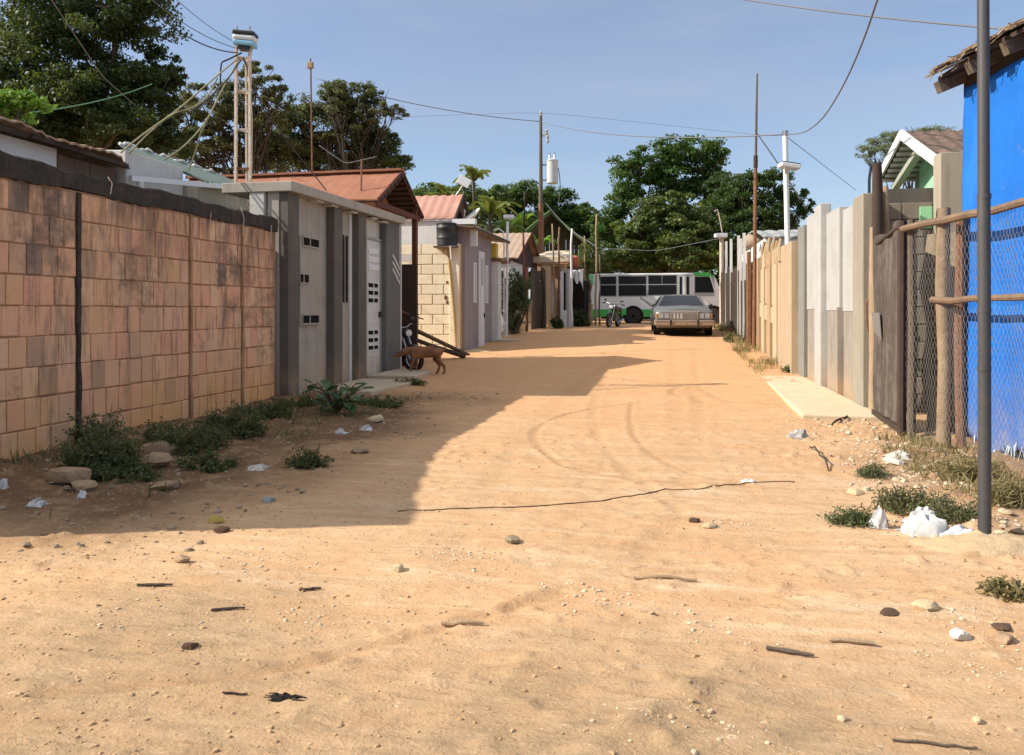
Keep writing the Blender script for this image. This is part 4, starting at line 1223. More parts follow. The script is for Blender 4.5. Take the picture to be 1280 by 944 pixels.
# ---- utility pole with transformer
b_ = pt(676, 388, 40); b_.z = gz(b_.x, b_.y)
t = thing('utility_pole', 'tall utility pole with a pale transformer, rising behind the left houses', 'utility pole', b_)
tz = pt(676, 146, 40).z
mb = MB(); mb.tube([b_ - V((0, 0, .3)), V((b_.x + .02, b_.y, 5)), V((b_.x, b_.y, 7.0))], [.17, .15, .14], 10); mb.build('lower_pole', M['rust'], t, smooth=True)
mb = MB(); mb.tube([V((b_.x, b_.y, 7.0)), V((b_.x, b_.y, tz))], [.11, .075], 10); mb.build('upper_pole', M['cement_dark'], t, smooth=True)
q = pt(690.5, 215, 39.9)
tr = MB(); tr.lathe((q.x, q.y, q.z - .62), [(.24, 0), (.29, .03), (.29, 1.15), (.31, 1.17), (.31, 1.22), (.12, 1.3), (.03, 1.31)], 18); tr = tr.build('transformer', mat('transformer_grey', (.55, .58, .58), .5, (.48, .5, .5), 3, .5, bump=.03), t, smooth=True)
mb = MB()
for dx, dy in ((-.15, 0), (.1, .1), (.12, -.1)):
    mb.lathe((q.x + dx, q.y + dy, q.z + .66), [(.05, 0), (.03, .08), (.055, .1), (.03, .16), (.055, .18), (.03, .26), (.045, .3)], 8)
mb.build('bushing', M['steel'], tr, smooth=True)
for dz in (.35, -.45):
    mb = MB(); mb.span((b_.x + .1, b_.y - .04, q.z + dz), (q.x, q.y + .04, q.z + dz + .07)); mb.build('bracket', M['steel'], t)
mb = MB()
for zz in (tz + .02, tz - .95):
    mb.lathe((b_.x + (0 if zz > tz else .3), b_.y, zz), [(.07, 0), (.1, .06), (.05, .12), (.09, .18), (.04, .28)], 8)
mb.span((b_.x, b_.y - .04, tz - 1.02), (b_.x + .4, b_.y + .04, tz - .95))
mb.lathe((b_.x + .36, b_.y - .05, tz - 1.4), [(.06, 0), (.09, .1), (.05, .2), (.09, .3), (.05, .42)], 8)
mb.build('insulator', M['zinc'], t, smooth=True)
mb = MB(); mb.tube([q + V((.3, 0, .2)), q + V((.38, 0, -.2)), q + V((.42, 0, -.9)), q + V((.3, .1, -1.6)), q + V((.75, .1, -1.1))], .025, 5); mb.build('cable_loop', M['cable_grey'], t)
# ================================================================ RIGHT SIDE OF THE STREET
rnd = random.Random(11)
# ---- fence of precast panels: white upper half, bare cement lower half
t = thing('panel_wall', 'tall cement panel wall, its upper half painted white, behind the pale kerb slab', 'wall', (2.8, 11.5, 0))
PX = 2.82
cem = mat('panel_cement', (.33, .295, .25), .92, (.24, .215, .18), 2.5, .7, streak=.8, streakcol=(.15, .13, .11), dirt=.35, bump=.4, splash=.8)
wh = mat('panel_white', (.47, .465, .445), .8, (.38, .37, .345), 1.5, .6, streak=.5, streakcol=(.27, .24, .2), dirt=.25, bump=.2, splash=.7)
segs = []
ys_ = [onX(px, 400, PX).y for px in (1071, 1050, 1030, 1022, 1006)]
tops = [3.02, 3.12, 3.2, 3.3, 3.32]
def zl(y): return 1.42 + .012 * (y - 11.7)
for i in range(4):
    y0, y1 = ys_[i], ys_[i + 1]
    zt = 3.0 + .085 * (y0 - 11.6)
    if i == 2:
        mb = MB(); mb.span((PX - .06, y0, -.2), (PX + .12, y1, zt + .12)); mb.build('white_pier', wh, t, bevel=.01)
        continue
    sk = .05
    mb = MB(); mb.hexa([(PX - .0, y0, -.2), (PX + .0, y0, -.2), (PX + .14, y0, -.2), (PX + .14, y0, -.2)]) if False else None
    def skew(z0, z1, dx, m, nm):
        mb = MB()
        mb.hexa([(PX + dx, y0 + .01, z0), (PX + .14, y0 + .01, z0), (PX + .14, y1 - .01, z0), (PX + sk + dx, y1 - .01, z0),
                 (PX + dx, y0 + .01, z1), (PX + .14, y0 + .01, z1), (PX + .14, y1 - .01, z1 + .03), (PX + sk + dx, y1 - .01, z1 + .03)])
        mb.build(nm, m, t, bevel=.006)
    skew(-.2, zl(y0), 0, cem, 'lower_panel')
    skew(zl(y0) + .004, zt, -.012, wh, 'upper_panel')
    mb = MB(); mb.span((PX - .05, y0 - .03, -.2), (PX + .1, y0 + .03, zl(y0) + .06)); mb.build('rib', cem, t, bevel=.006)
    if y1 - y0 > 1.5:
        ym_ = (y0 + y1) / 2; mb = MB(); mb.span((PX + .004, ym_ - .02, -.2), (PX + .12, ym_ + .02, zl(ym_))); mb.build('rib', cem, t)
mb = MB(); mb.span((PX - .06, ys_[0] - .62, -.3), (PX + .15, ys_[0] - .0, 3.12)); mb.build('end_pier', mat('buff_pier', (.34, .30, .235), .9, (.26, .225, .175), 2, .6, streak=.4, bump=.2), t, bevel=.012)
mb = MB(); mb.span((PX - .02, ys_[4] + .02, -.2), (PX + .16, ys_[4] + .75, 3.22)); mb.build('far_pier', mat('grey_pier', (.25, .245, .215), .9, (.19, .185, .165), 2, .6, streak=.4, bump=.2), t, bevel=.012)
slab('pale cement kerb slab along the foot of the white topped panel wall', [(1.78, 10.75), (2.82, 10.7), (2.82, 17.05), (1.95, 17.0), (1.88, 14.2)], .07, 'kerb_slab', mat('kerb_cement', (.62, .52, .36), .95, (.53, .42, .27), 1.5, .7, dirt=.35, dirtcol=(.5, .33, .18), bump=.25))

# ---- cream ornamental fence
t = thing('cream_fence', 'cream painted ornamental wall with recessed niches and ragged pole tops', 'wall', (2.7, 17.2, 0))
cf = mat('cream_fence', (.43, .31, .185), .85, (.36, .245, .135), 2.5, .7, streak=.35, streakcol=(.33, .2, .1), dirt=.35, dirtcol=(.4, .22, .1), bump=.2)
cf2 = mat('cream_pale', (.5, .41, .27), .8, (.42, .33, .2), 2.5, .6, streak=.25, streakcol=(.45, .3, .14), bump=.1)
Y0, Y1 = 17.75, 19.6
mb = MB(); mb.span((2.66, 17.45, -.1), (2.84, 19.5, 2.95)); mb.build('wall', mat('buff_plain', (.47, .36, .24), .88, (.39, .29, .18), 2, .6, streak=.3, dirt=.25, dirtcol=(.36, .22, .1), bump=.15), t, bevel=.01)
mb = MB(); mb.span((2.70, 19.5, .0), (2.8, 24.0, 2.85)); mb.build('backing', cf, t)
y = 19.5
for k, wd in enumerate((.62, .55, .6, .66, .55, .55, .5)):
    y1 = y + wd
    z0 = gz(2.6, y)
    if k % 2 == 0:
        f = MB(); f.span((2.62, y, z0 - .2), (2.70, y1, 2.9 + .1 * rnd.random())); f.build('pier', cf2 if k in (0, 4) else cf, t, bevel=.015)
    else:
        mb = MB(); mb.span((2.645, y + .02, z0 + .95), (2.7, y1 - .02, z0 + 1.35)); mb.build('band', cf2, t, bevel=.01)
        mb = MB(); mb.span((2.66, y + .1, z0 + 1.4), (2.699, y1 - .1, 2.6)); mb.build('niche_panel', cf2, t, bevel=.01)
        mb = MB(); mb.span((2.68, y + .08, z0 + .1), (2.699, y1 - .08, z0 + .85)); mb.build('niche', mat('niche_brown', (.36, .24, .12), .9, bump=.1), t)
    y = y1
mb = MB(); mb.span((2.64, 19.45, .0), (2.69, 23.6, .16)); mb.build('plinth', cf, t)
for k, (yy, h, ln) in enumerate(((19.6, 3.15, .1), (20.2, 3.3, -.15), (20.9, 3.35, .25), (21.6, 3.25, .1), (22.3, 3.35, -.1), (19.0, 3.15, .12))):
    mb = MB(); mb.tube([(2.66, yy, 2.6), (2.64, yy + ln * .5, h - .25), (2.68, yy + ln, h)], [.07, .06, .035], 7); mb.build('ragged_pole', cf if k % 2 else M['wood_tan'], t, smooth=True)

# ---- house with a white fascia behind the fence
p = pt(958, 305, 27)
t = thing('flat_house', 'low house with a white fascia and grey awning behind the cream fence', 'house', (4, 25, .3))
mb = MB(); mb.span((3.0, 22.9, .2), (8, 30, 3.0)); mb.build('wall', M['wood'], t)
mb = MB(); mb.span((2.75, 22.6, 3.02), (8.2, 30.3, 3.5)); mb.build('fascia', M['white'], t, bevel=.02)
mb = MB(); mb.sheet(lambda u, v: (2.7 + 5.6 * u, 22.5 + 8 * v, 3.52 + .5 * math.sin(3.14 * v) + .02 * math.sin(u * 90)), 90, 8, (0, 0, .04)); mb.build('roof', M['zinc'], t, smooth=60)
for k, yy in enumerate((23.4, 24.6)):
    mb = MB(); mb.tube([(2.742, yy, 3.2), (2.74, yy + .2, 3.4), (2.742, yy + .4, 3.2)], .02, 5); mb.build('scroll', M['cable_grey'], t)
mb = MB(); mb.ball((2.95, 26.4, 3.72), (.45, .5, .3), 12, 7, .05); tag(mb.build('round_tank', mat('tank_brown', (.35, .27, .2), .8, bump=.1), None, smooth=True, origin=(2.95, 26.4, 3.5)), 'rounded brown tank on the low flat house behind the tall thin pole', 'water tank')

# ---- plank fence far right
t = plank_fence('tall grey brown plank fence running to the end of the right verge', (2.52, 23.9, 0), (2.5, 35.5, 0), 52, 2.35, M['wood'], 9, w=.24, lean=.03)
for k, (px, pyt, tt) in enumerate(((908, 303, 33.5), (914, 300, 31.5), (923.5, 296, 28.5), (930.5, 293, 26.5), (926, 300, 27.5))):
    p = onX(px, 400, 2.43); zt = pt(px, pyt, p.y * .98).z
    mb = MB(); g_ = gz(2.43, p.y); mb.bar((2.43, p.y, g_ - .2), (2.43, p.y + .05, zt), .09, .05)
    tag(mb.build('fence_post', M['white'], None, origin=(2.43, p.y, g_)), ['white fence post just right of the far lamp pole', 'second white post from the far lamp pole, slightly taller', 'white post before the brown planks, the taller of a close pair', 'white post nearest the tall thin pole', 'white post between the close pair on the plank fence'][k], 'post', 'white posts along the plank fence')
p = onX(936, 430, 2.45)
mb = MB(); mb.bar((2.45, p.y, gz(2.45, p.y) - .2), (2.45, p.y, pt(936, 318, p.y).z), .34, .1); mb.build('wide_board', M['rust'], t)
# ---- far lamp, bent arm above a white pole
b_ = pt(902, 404, 34); b_.z = gz(b_.x, b_.y)
t = solar_lamp('far white lamp pole at the corner of the plank fence, under a thin curved rod', b_, pt(902, 298, 34), pt(901, 294.5, 33.8), .09, M['rustpaint'], [pt(903, 292, 34), pt(900, 275, 34), pt(897, 262, 34), pt(893, 264, 34)], (.52, .34, .17), YAW, 0)
# ---- tall thin pole
b_ = onG(942.5, 436); tp = pt(946.5, 92, 22)
t = thing('flag_pole', 'very tall thin rusty pole beside the cream ornamental wall', 'pole', b_)
mid_ = pt(944.5, 200, 22)
mb = MB(); mb.tube([b_ - V((0, 0, .2)), V(b_).lerp(mid_, .5), mid_], [.055, .052, .05], 8); mb.build('lower_pole', M['rust'], t, smooth=True)
mb = MB(); mb.tube([mid_ - V((0, 0, .3)), mid_.lerp(tp, .5), tp], [.04, .033, .022], 8); mb.build('upper_pole', M['wood'], t, smooth=True)
mb = MB(); mb.tube([mid_ - V((0, 0, .22)), mid_ + V((0, 0, .12))], .062, 8); mb.build('binding', M['wood_dark'], t)
# ---- white lamp pole
b_ = pt(987, 388, 17.6); b_.z = gz(b_.x, b_.y); b_ = V((2.95, b_.y + .0, .1))
tp = pt(981.5, 167, 17.6)
b_ = V((pt(988, 300, 17.6).x, pt(988, 300, 17.6).y, .05))
t = solar_lamp('white street lamp pole with a slanted lamp head, behind the cream wall', b_, tp, pt(986.5, 208, 17.4), .06, M['white_clean'], None, (.44, .3, .1), YAW, R(9))
mb = MB(); mb.tube([tp + V((0, 0, -.05)), tp + V((0, 0, .06))], .07, 8); mb.build('cap', M['steel'], t)

# ---- post and dark gate
b_ = onG(1089, 517)
t = thing('bamboo_post', 'split tan post topped with a dark sleeve and hose loop, by the dark gate', 'post', b_)
mb = MB(); pb, pm_, ptp = V((2.84, 11.43, -.2)), V((2.84, 11.43, 2.6)), V((2.845, 11.43, 3.48))
mb.tube([pb, pb.lerp(pm_, .35), pb.lerp(pm_, .7), pm_], [.085, .07, .075, .06], 9); mb.build('stem', M['wood_tan'], t, smooth=True)
mb = MB(); mb.tube([V((2.87, 11.4, 1.9)), V((2.875, 11.4, 2.9)), V((2.865, 11.4, ptp.z))], [.075, .075, .06], 9); mb.build('sleeve', M['wood_dark'], t, smooth=True)
mb = MB(); mb.tube([pt(1086.5, 262, 11.2), pt(1086.5, 225, 11.2), pt(1089, 206, 11.2), pt(1093, 203, 11.2), pt(1096, 212, 11.2), pt(1096, 250, 11.2)], .02, 7); mb.build('hose_loop', M['black'], t, smooth=True)
mb = MB(); mb.tube([pt(1085.5, 415, 10.9), pt(1083, 400, 10.9), pt(1083, 378, 10.9), pt(1087, 372, 10.9)], .012, 6); mb.build('wire_hook', M['rust'], t)
post('squared tan timber post just behind the dark gate leaf', 1107, 500, 233, 10.85, .07, M['wood_tan'], 0, 'timber_post')
post('dark timber post between the hose topped post and the squared tan post', 1099, 500, 236, 10.8, .05, M['wood_dark'], 0, 'timber_post')

gm = mat('gate_sheet', (.10, .078, .062), .85, (.045, .036, .03), 4, .8, streak=.7, streakcol=(.22, .185, .155), dirt=.6, dirtcol=(.2, .165, .14), bump=.4, bscale=20)
t = thing('gate', 'dark weathered metal sheet gate standing ajar beside the chicken wire', 'gate', (2.6, 9.9, 0))
A_, B_ = V((2.66, 10.75, 0)), V((2.60, 9.38, 0))
def gatept(u, zz, off=0.0):
    p = A_.lerp(B_, u); return (p.x - off, p.y, zz)
mb = MB(); mb.sheet(lambda u, v: gatept(u, .16 + (2.2 + .1 * u + .03 * math.sin(u * 9)) * v, .012 * math.sin(u * 17) + .01 * math.sin(v * 9 + u * 4)), 24, 24, (-.012, 0, 0)); mb.build('leaf', gm, t, smooth=True)
mb = MB(); mb.sheet(lambda u, v: gatept(.1 + .32 * u - .08 * v, 1.2 + .22 * v - .12 * u * (1 - v), .03), 3, 3, (-.008, 0, 0)); mb.build('patch', mat('patch_grey', (.2, .18, .16), .8, bump=.1), t)
mb = MB(); mb.bar(gatept(0, .13), gatept(1, .1), .05, .06); mb.bar(gatept(.04, 2.29), gatept(1, 2.41), .03, .035); mb.bar(gatept(.5, .1, -.03), gatept(.5, 2.35, -.03), .04, .04); mb.build('frame', M['wood_dark'], t)
mb = MB(); p = gatept(1.0, 0); mb.tube([(p[0], p[1] - .06, -.15), (p[0] + .01, p[1] - .05, 2.45)], .05, 8); mb.build('gate_post', M['wood_dark'], t)
mb = MB(); mb.tube([(p[0] + .06, p[1] - .2, -.15), (p[0] + .07, p[1] - .2, 1.2), (p[0] + .06, p[1] - .2, 2.45)], [.05, .042, .04], 8); mb.build('pole', M['wood'], t)

# ---- block wall behind the gate
t = thing('grey_block_wall', 'rough bare grey block wall in shade behind the chicken wire', 'wall', (3.2, 10.2, 0))
bw = mat('grey_block', (.33, .28, .21), .95, (.24, .2, .15), 3, .8, streak=.3, dirt=.3, bump=.4, isl=.35)
mb = MB(); zz = 0; r = 0
X0_, X1_, YB = 3.12, 5.4, 11.9
while zz < 3.0:
    x = X0_ - (.2 if r % 2 else 0)
    while x < X1_:
        a, c = max(x, X0_), min(x + .41, X1_)
        if c - a > .04: mb.span((a + .006, YB + rnd.uniform(0, .01), zz + .006), (c - .006, YB + .15, zz + .24))
        x += .41
    zz += .25; r += 1
mb.build('blocks', bw, t, bevel=.008)
mb = MB(); mb.span((X0_, YB + .03, -.2), (X1_, YB + .13, 3.2)); mb.build('mortar_core', M['cement_dark'], t)
mb = MB(); mb.span((3.56, YB - .02, 2.62), (3.72, YB + .02, 2.93)); mb.build('mint_patch', mat('mint_patch', (.36, .72, .42), .8, (.32, .65, .38), 2, .5, bump=.1), t)
mb = MB()
mb.sheet(lambda u, v: (3.02 + .9 * u + .03 * math.sin(v * 14 + u * 9), 9.9 - .5 * u + .03 * math.sin(u * 23 + v * 3), -.1 + 2.45 * v), 22, 20, (.008, .008, 0))
tag(mb.build('shade_sheet', mat('shade_sheet', (.36, .28, .19), 1.0, (.24, .185, .125), 5, .8, streak=.6, streakcol=(.1, .075, .05), bump=.7, bscale=16), None, smooth=True, origin=(3.1, 9.7, 0)), 'hanging brown sheet added in place of shade behind the chicken wire', 'shade_sheet')  # brown sheet put where only shade lies, between gate and log post

# ---- white gabled house
t = thing('gabled_house', 'white trimmed gabled house with mint green wall patches and a mossy tile roof', 'house', (4.5, 15, 0))
ap, le, re_ = onX(1128, 166, 4.15), onX(1099, 222, 4.15), onX(1181, 207, 4.15)
mint = mat('mint_wall', (.36, .72, .42), .8, (.32, .65, .38), 2, .5, dirt=.1, bump=.1)
gx_ = 4.75
mb = MB(); mb.add([(gx_, re_.y + .2, 2.98), (gx_, le.y - .2, 2.98), (gx_, le.y - .2, le.z + .02), (gx_, ap.y, ap.z - .12), (gx_, re_.y + .2, re_.z + .02),
                   (10, re_.y + .2, 2.98), (10, le.y - .2, 2.98), (10, le.y - .2, le.z + .02), (10, ap.y, ap.z - .12), (10, re_.y + .2, re_.z + .02)],
                  [(4, 3, 2, 1, 0), (5, 6, 7, 8, 9), (0, 5, 9, 4), (2, 7, 6, 1)])
mb.build('gable_wall', mat('gable_dull_green', (.25, .34, .22), .85, (.2, .28, .17), 2, .6, bump=.15), t)  # duller green than the mint panel
mb = MB(); mb.prism([(gx_ - .03, 13.5, 3.2), (gx_ - .03, 15.8, 3.2), (gx_ - .03, 15.8, 4.33), (gx_ - .03, ap.y, ap.z - .16), (gx_ - .03, 13.5, 3.9)], (.02, 0, 0)); mb.build('mint_panel', mint, t)
mb = MB(); mb.span((gx_ - .05, re_.y + .2, 0), (10, le.y - .2, 2.96)); mb.build('lower_wall', mat('raw_block', (.38, .34, .27), .95, (.3, .26, .2), 2.5, .8, streak=.3, dirt=.3, bump=.4), t)
mb = MB(); mb.span((gx_ - .12, re_.y + .2, 2.9), (gx_ - .02, le.y - .2, 3.0)); mb.build('ring_beam', M['cement_dark'], t)
mb = MB()
for k in range(7):
    y_ = le.y - .5 - k * .41
    mb.span((gx_ - .07, y_ - .19, 2.45), (gx_ - .052, y_ + .19, 2.87)) if y_ > re_.y + 1.1 else None
mb.build('blocks', M['cement'], t, bevel=.01)
def rslope(e, s):
    return lambda u, v: (4.15 + 6 * u, e.y + (ap.y - e.y) * v, e.z + (ap.z - e.z) * v + .02 * math.sin(u * 160) + .012 * math.sin(v * 40))
mossy = mat('mossy_tile', (.15, .1, .08), .95, (.085, .07, .055), 4, .9, dirt=.5, dirtcol=(.4, .22, .15), bump=.6, bscale=18)
mb = MB(); mb.sheet(rslope(re_, 1), 100, 16, (0, 0, .05)); rf = mb.build('roof', mossy, t, smooth=60)
mb = MB(); le2 = V((le.x, le.y, le.z)); f_ = rslope(le2, 1); mb.sheet(lambda u, v: f_(1 - u, v), 100, 16, (0, 0, .05)); mb.build('far_slope', mossy, rf, smooth=60)
mb = MB(); mb.bar(re_ + V((-.02, -.05, -.04)), ap + V((-.02, 0, -.03)), .04, .17); mb.bar(le + V((-.02, .05, -.04)), ap + V((-.02, 0, -.03)), .04, .17); mb.build('barge_board', M['white_clean'], rf)
mb = MB()
for k in range(8):
    s = (k + .6) / 8; p = le.lerp(ap, s); mb.box((4.48, p.y, p.z - .13), (.6, .05, .05))
    p = re_.lerp(ap, s); mb.box((4.48, p.y, p.z - .13), (.6, .05, .05))
mb.build('batten', M['white'], rf)
mb = MB(); mb.sheet(lambda u, v: (4.2 + .55 * u, le.y + (ap.y - le.y) * v, le.z + (ap.z - le.z) * v - .09), 2, 2, (0, 0, .01)); mb.build('soffit', mat('soffit_green', (.35, .4, .28), .85, bump=.05), rf)
mb = MB(); mb.bar(onX(1147, 192, 4.4), onX(1118, 236, 4.4), .12, .1); mb.build('brace', mat('brace_grey', (.42, .42, .34), .8, bump=.1), t)
p0_ = pt(1172, 240, 11.6)
mb = MB(); mb.span((3.72, 11.55, 0), (4.1, 11.85, pt(1180, 206, 11.5).z)); tag(mb.build('corner_column', mat('corner_buff', (.42, .36, .27), .9, (.34, .29, .21), 2, .6, streak=.35, bump=.25), None, bevel=.01, origin=(3.72, 11.55, 0)), 'tall buff plastered column between the gabled house and the blue tarpaulin', 'column')

# ---- blue tarpaulin house
T0, T1 = V((2.99, 8.62, 0)), V((3.78, 4.2, 0))
d_ = (T1 - T0).normalized(); nrm = V((d_.y, -d_.x, 0)); nrm = nrm if nrm.x < 0 else -nrm
t = thing('tarp_house', 'shack walled in bright blue tarpaulin under a ragged tile roof', 'shack', T0)
bt, ntb, bb_ = new_mat('blue_tarp')
f = ramp(ntb, noise(ntb, 1.2, 5, .6), .35, .7)
c_ = mixc(ntb, f, (.016, .165, .58), (.012, .125, .47))
c_ = mixc(ntb, mulf(ntb, ramp(ntb, noise(ntb, 1.6, 4, .6, (1, 1, .6), 5), .6, .75), .35), c_, (.09, .28, .7))
c_ = mixc(ntb, mulf(ntb, ramp(ntb, noise(ntb, 3, 6, .7, off=8), .62, .7), .25), c_, (.3, .25, .2))
spz = N(ntb, 'ShaderNodeSeparateXYZ'); gez = N(ntb, 'ShaderNodeNewGeometry'); L(ntb, gez.outputs['Position'], spz.inputs[0])
dus = mulf(ntb, ramp(ntb, spz.outputs['Z'], 0.95, 0.15), ramp(ntb, noise(ntb, 6, 6, .75, (1, 1, .5), 3), .35, .65))
c_ = mixc(ntb, mulf(ntb, dus, .6), c_, (.33, .27, .22))
fade = ramp(ntb, noise(ntb, 2.2, 6, .7, (1.6, 1.6, .3), 12), .55, .75)
c_ = mixc(ntb, mulf(ntb, fade, .35), c_, (.08, .26, .62))
L(ntb, c_, bb_.inputs['Base Color']); bb_.inputs['Roughness'].default_value = .5; bb_.inputs['Specular IOR Level'].default_value = .3
bm = N(ntb, 'ShaderNodeBump'); bm.inputs['Strength'].default_value = .25; bm.inputs['Distance'].default_value = .02
L(ntb, noise(ntb, 14, 4, .6, (1, 1, .35)), bm.inputs['Height']); L(ntb, bm.outputs[0], bb_.inputs['Normal'])
H = 3.72
def tarp(u, v):
    p = T0.lerp(T1, u)
    wob = .012 * math.sin(u * 31 + v * 2.1) * (.4 + (1 - v)) + .012 * math.sin(u * 13 + v * 4) + .003 * math.sin(v * 37 + u * 11) + .05 * math.sin(u * 67) * max(0, .3 - v)
    zb = .12 + .05 * math.sin(u * 40) + .03 * math.sin(u * 97) + .1 * max(0, math.sin(u * 17 + 2))
    q = p + nrm * wob
    return (q.x, q.y, zb + (H - zb) * v)
mb = MB(); mb.sheet(tarp, 150, 60, nrm * .004); mb.build('tarp', bt, t, smooth='all')
def tside(u, v):
    return (T0.x + 2.2 * u, T0.y + .01 + .3 * u + .02 * math.sin(u * 20 + v * 5), .15 + (H - .15) * v)
mb = MB(); mb.sheet(tside, 30, 20, (0, .004, 0)); mb.build('side_tarp', bt, t, smooth='all')
mb = MB()
for k in range(70):
    u = rnd.uniform(.05, .6); p = V(tarp(u, 0)); ln = rnd.uniform(.06, .22)
    mb.bar(p + nrm * .01 + V((0, 0, .06)), p + nrm * rnd.uniform(-.02, .05) + V((0, rnd.uniform(-.03, .03), -ln * .6)), .012, .004, w1=.004)
tag(mb.build('frayed_hem', plain('frayed', (.55, .65, .72), .8), t), kind='stuff')
mb = MB(); e = V((-.32, 0, 0))
rafters_m = M['wood_dark']
ez = 3.86
rfp = MB()
def rtop(u, v):
    p = T0.lerp(T1, -0.015 + 1.03 * u) + nrm * (.22 - 2.6 * v)
    return (p.x, p.y, ez + .03 * math.sin(u * 9) + 1.05 * v + .0)
rfp.sheet(rtop, 40, 6, (0, 0, .04)); rf = rfp.build('roof', M['wood_dark'], t)
for k in range(9):
    mb = MB(); u = .0 + k * .12
    a = V(rtop(u + .004, -.005)) - V((0, 0, .11)); b2 = V(rtop(u + .004, .5)) - V((0, 0, .11)); mb.bar(a, b2, .09, .12); mb.build('rafter', M['wood'], rf)
mb = MB(); mb.bar(V(rtop(-.0, .12)) - V((0, 0, .2)), V(rtop(1, .12)) - V((0, 0, .2)), .1, .14); mb.build('wall_plate', M['wood_dark'], rf)
tl = mat('thatch_tile', (.4, .29, .18), .98, (.24, .17, .11), 7, .9, dirt=.4, dirtcol=(.3, .16, .1), bump=.7, bscale=22, isl=.5)
mb = MB()
for r in range(7):
    for k in range(46):
        u = k / 45; v = -.03 + r * .16
        p = V(rtop(u, v)); q = V(rtop(min(u + .0, 1), v + .22))
        jx = V((rnd.uniform(-.025, .035), rnd.uniform(-.03, .03), rnd.uniform(-.012, .03)))
        off = (p - q).normalized() * rnd.uniform(-.02, .06 if r == 0 else .03)
        mb.bar(p + off + jx + V((0, 0, .045)), q + jx + V((0, 0, .06)), rnd.uniform(.08, .14), rnd.uniform(.015, .03))
mb.build('tiles', tl, rf)
mb = MB()
for k in range(70):
    u = rnd.uniform(-.0, .9); p = V(rtop(u, -.03)) + V((0, 0, rnd.uniform(.02, .07)))
    mb.bar(p, p + nrm * rnd.uniform(.02, .1) + V((rnd.uniform(-.02, .02), rnd.uniform(-.1, .1), rnd.uniform(-.09, .01))), .01, .006)
tag(mb.build('straw', M['wood_tan'], rf), kind='stuff')

# ---- chicken wire fence
Fa, Fb = V((2.57, 9.1, 0)), V((3.42, 4.1, 0))
Fm = V((2.86, 8.45, 0))
t = thing('wire_fence', 'chicken wire fence on rough rails in front of the blue tarpaulin', 'fence', Fm)
line = [V((2.62, 9.2, 0)), V((2.80, 8.5, 0)), V((3.5, 4.3, 0))]
def fpt(s, zz):
    l0 = (line[1] - line[0]).length; l1 = (line[2] - line[1]).length
    d = s * (l0 + l1)
    p = line[0].lerp(line[1], d / l0) if d < l0 else line[1].lerp(line[2], (d - l0) / l1)
    return V((p.x, p.y, zz))
tot = (line[1] - line[0]).length + (line[2] - line[1]).length
def wiremesh(z0, z1, s0, s1, cell=.056):
    mb = MB(); ncol = int(tot * (s1 - s0) / (cell * .5)); nrow = int((z1 - z0) / (cell * .5))
    for c in range(ncol):
        pts = []
        for r in range(nrow + 1):
            ph = ((r // 1) + c) % 4
            off = {0: 0, 1: 0, 2: 1, 3: 1}[(r + 2 * c) % 4] * cell * .42
            s = s0 + (c * cell * .5 + off) / tot
            p = fpt(s, z0 + r * cell * .5)
            p += nrm * (.012 * math.sin(c * .35 + r * .05) + .0025 * (1 if c % 2 else -1))
            pts.append(p)
        mb.tube(pts, .0015, 3)
    return mb
gw = plain('galvanised', (.3, .29, .27), .6, .2)
wiremesh(.06, 2.33, .0, .86).build('netting', gw, t, smooth='all')
rl = mat('rail_wood', (.25, .165, .105), .9, (.14, .095, .065), 6, .8, streak=.3, bump=.5)
def rail(z, s0, s1, r, dz, seed):
    rd = random.Random(seed); pts = []
    for k in range(13):
        s = s0 + (s1 - s0) * k / 12
        p = fpt(s, z + dz * k / 12 + rd.uniform(-.012, .012)); p += nrm * (.04 + rd.uniform(-.008, .008)); pts.append(p)
    return MB().tube(pts, [r * rd.uniform(.85, 1.15) for _ in pts], 8)
rail(2.36, .0, .95, .042, .0, 1).build('rail', rl, t, smooth=True)
rail(1.55, .11, .95, .034, .03, 2).build('rail', rl, t, smooth=True)
lp = onG(1180, 565)
mb = MB(); mb.tube([(2.80, 8.62, -.2), (2.81, 8.6, .9), (2.79, 8.61, 1.7), (2.81, 8.62, 2.5)], [.075, .066, .07, .062], 10); mb.build('post', mat('log_post', (.34, .25, .16), .95, (.2, .14, .09), 7, .8, streak=.5, bump=.8, bscale=20), t, smooth=True)
mb = MB(); mb.tube([(2.93, 8.5, -.2), (2.92, 8.52, 1.2), (2.93, 8.5, 2.42)], [.05, .055, .045], 8); mb.build('post', M['rust'], t, smooth=True)
mb = MB(); mb.tube([(3.3, 5.5, -.2), (3.3, 5.5, 2.4)], .05, 8); mb.build('post', M['wood'], t, smooth=True)

# ---- dark pipe pole in the right foreground
b_ = onG(1231, 668)
t = thing('pipe_pole', 'dark grey metal pipe pole standing at the right road edge before the blue tarpaulin', 'pole', b_)
pk_ = mat('dark_pipe', (.06, .06, .062), .55, (.04, .04, .042), 5, .7, streak=.4, streakcol=(.11, .09, .08), dirt=.2, dirtcol=(.12, .09, .07), bump=.1, spec=.5)
mb = MB(); mb.tube([b_ - V((0, 0, .3)), b_ + V((-.003, 0, 1.4)), b_ + V((-.006, 0, 2.1))], .037, 14); mb.build('lower_pipe', pk_, t, smooth=True)
mb = MB(); mb.tube([b_ + V((-.006, 0, 2.09)), b_ + V((-.012, 0, 4.6))], .034, 14); mb.build('upper_pipe', pk_, t, smooth=True)
for zz in (1.02, 1.38, 2.09):
    mb = MB(); mb.tube([b_ + V((-.004, 0, zz)), b_ + V((-.004, 0, zz + .03))], .0395, 14); mb.build('weld_ring', pk_, t, smooth=True)
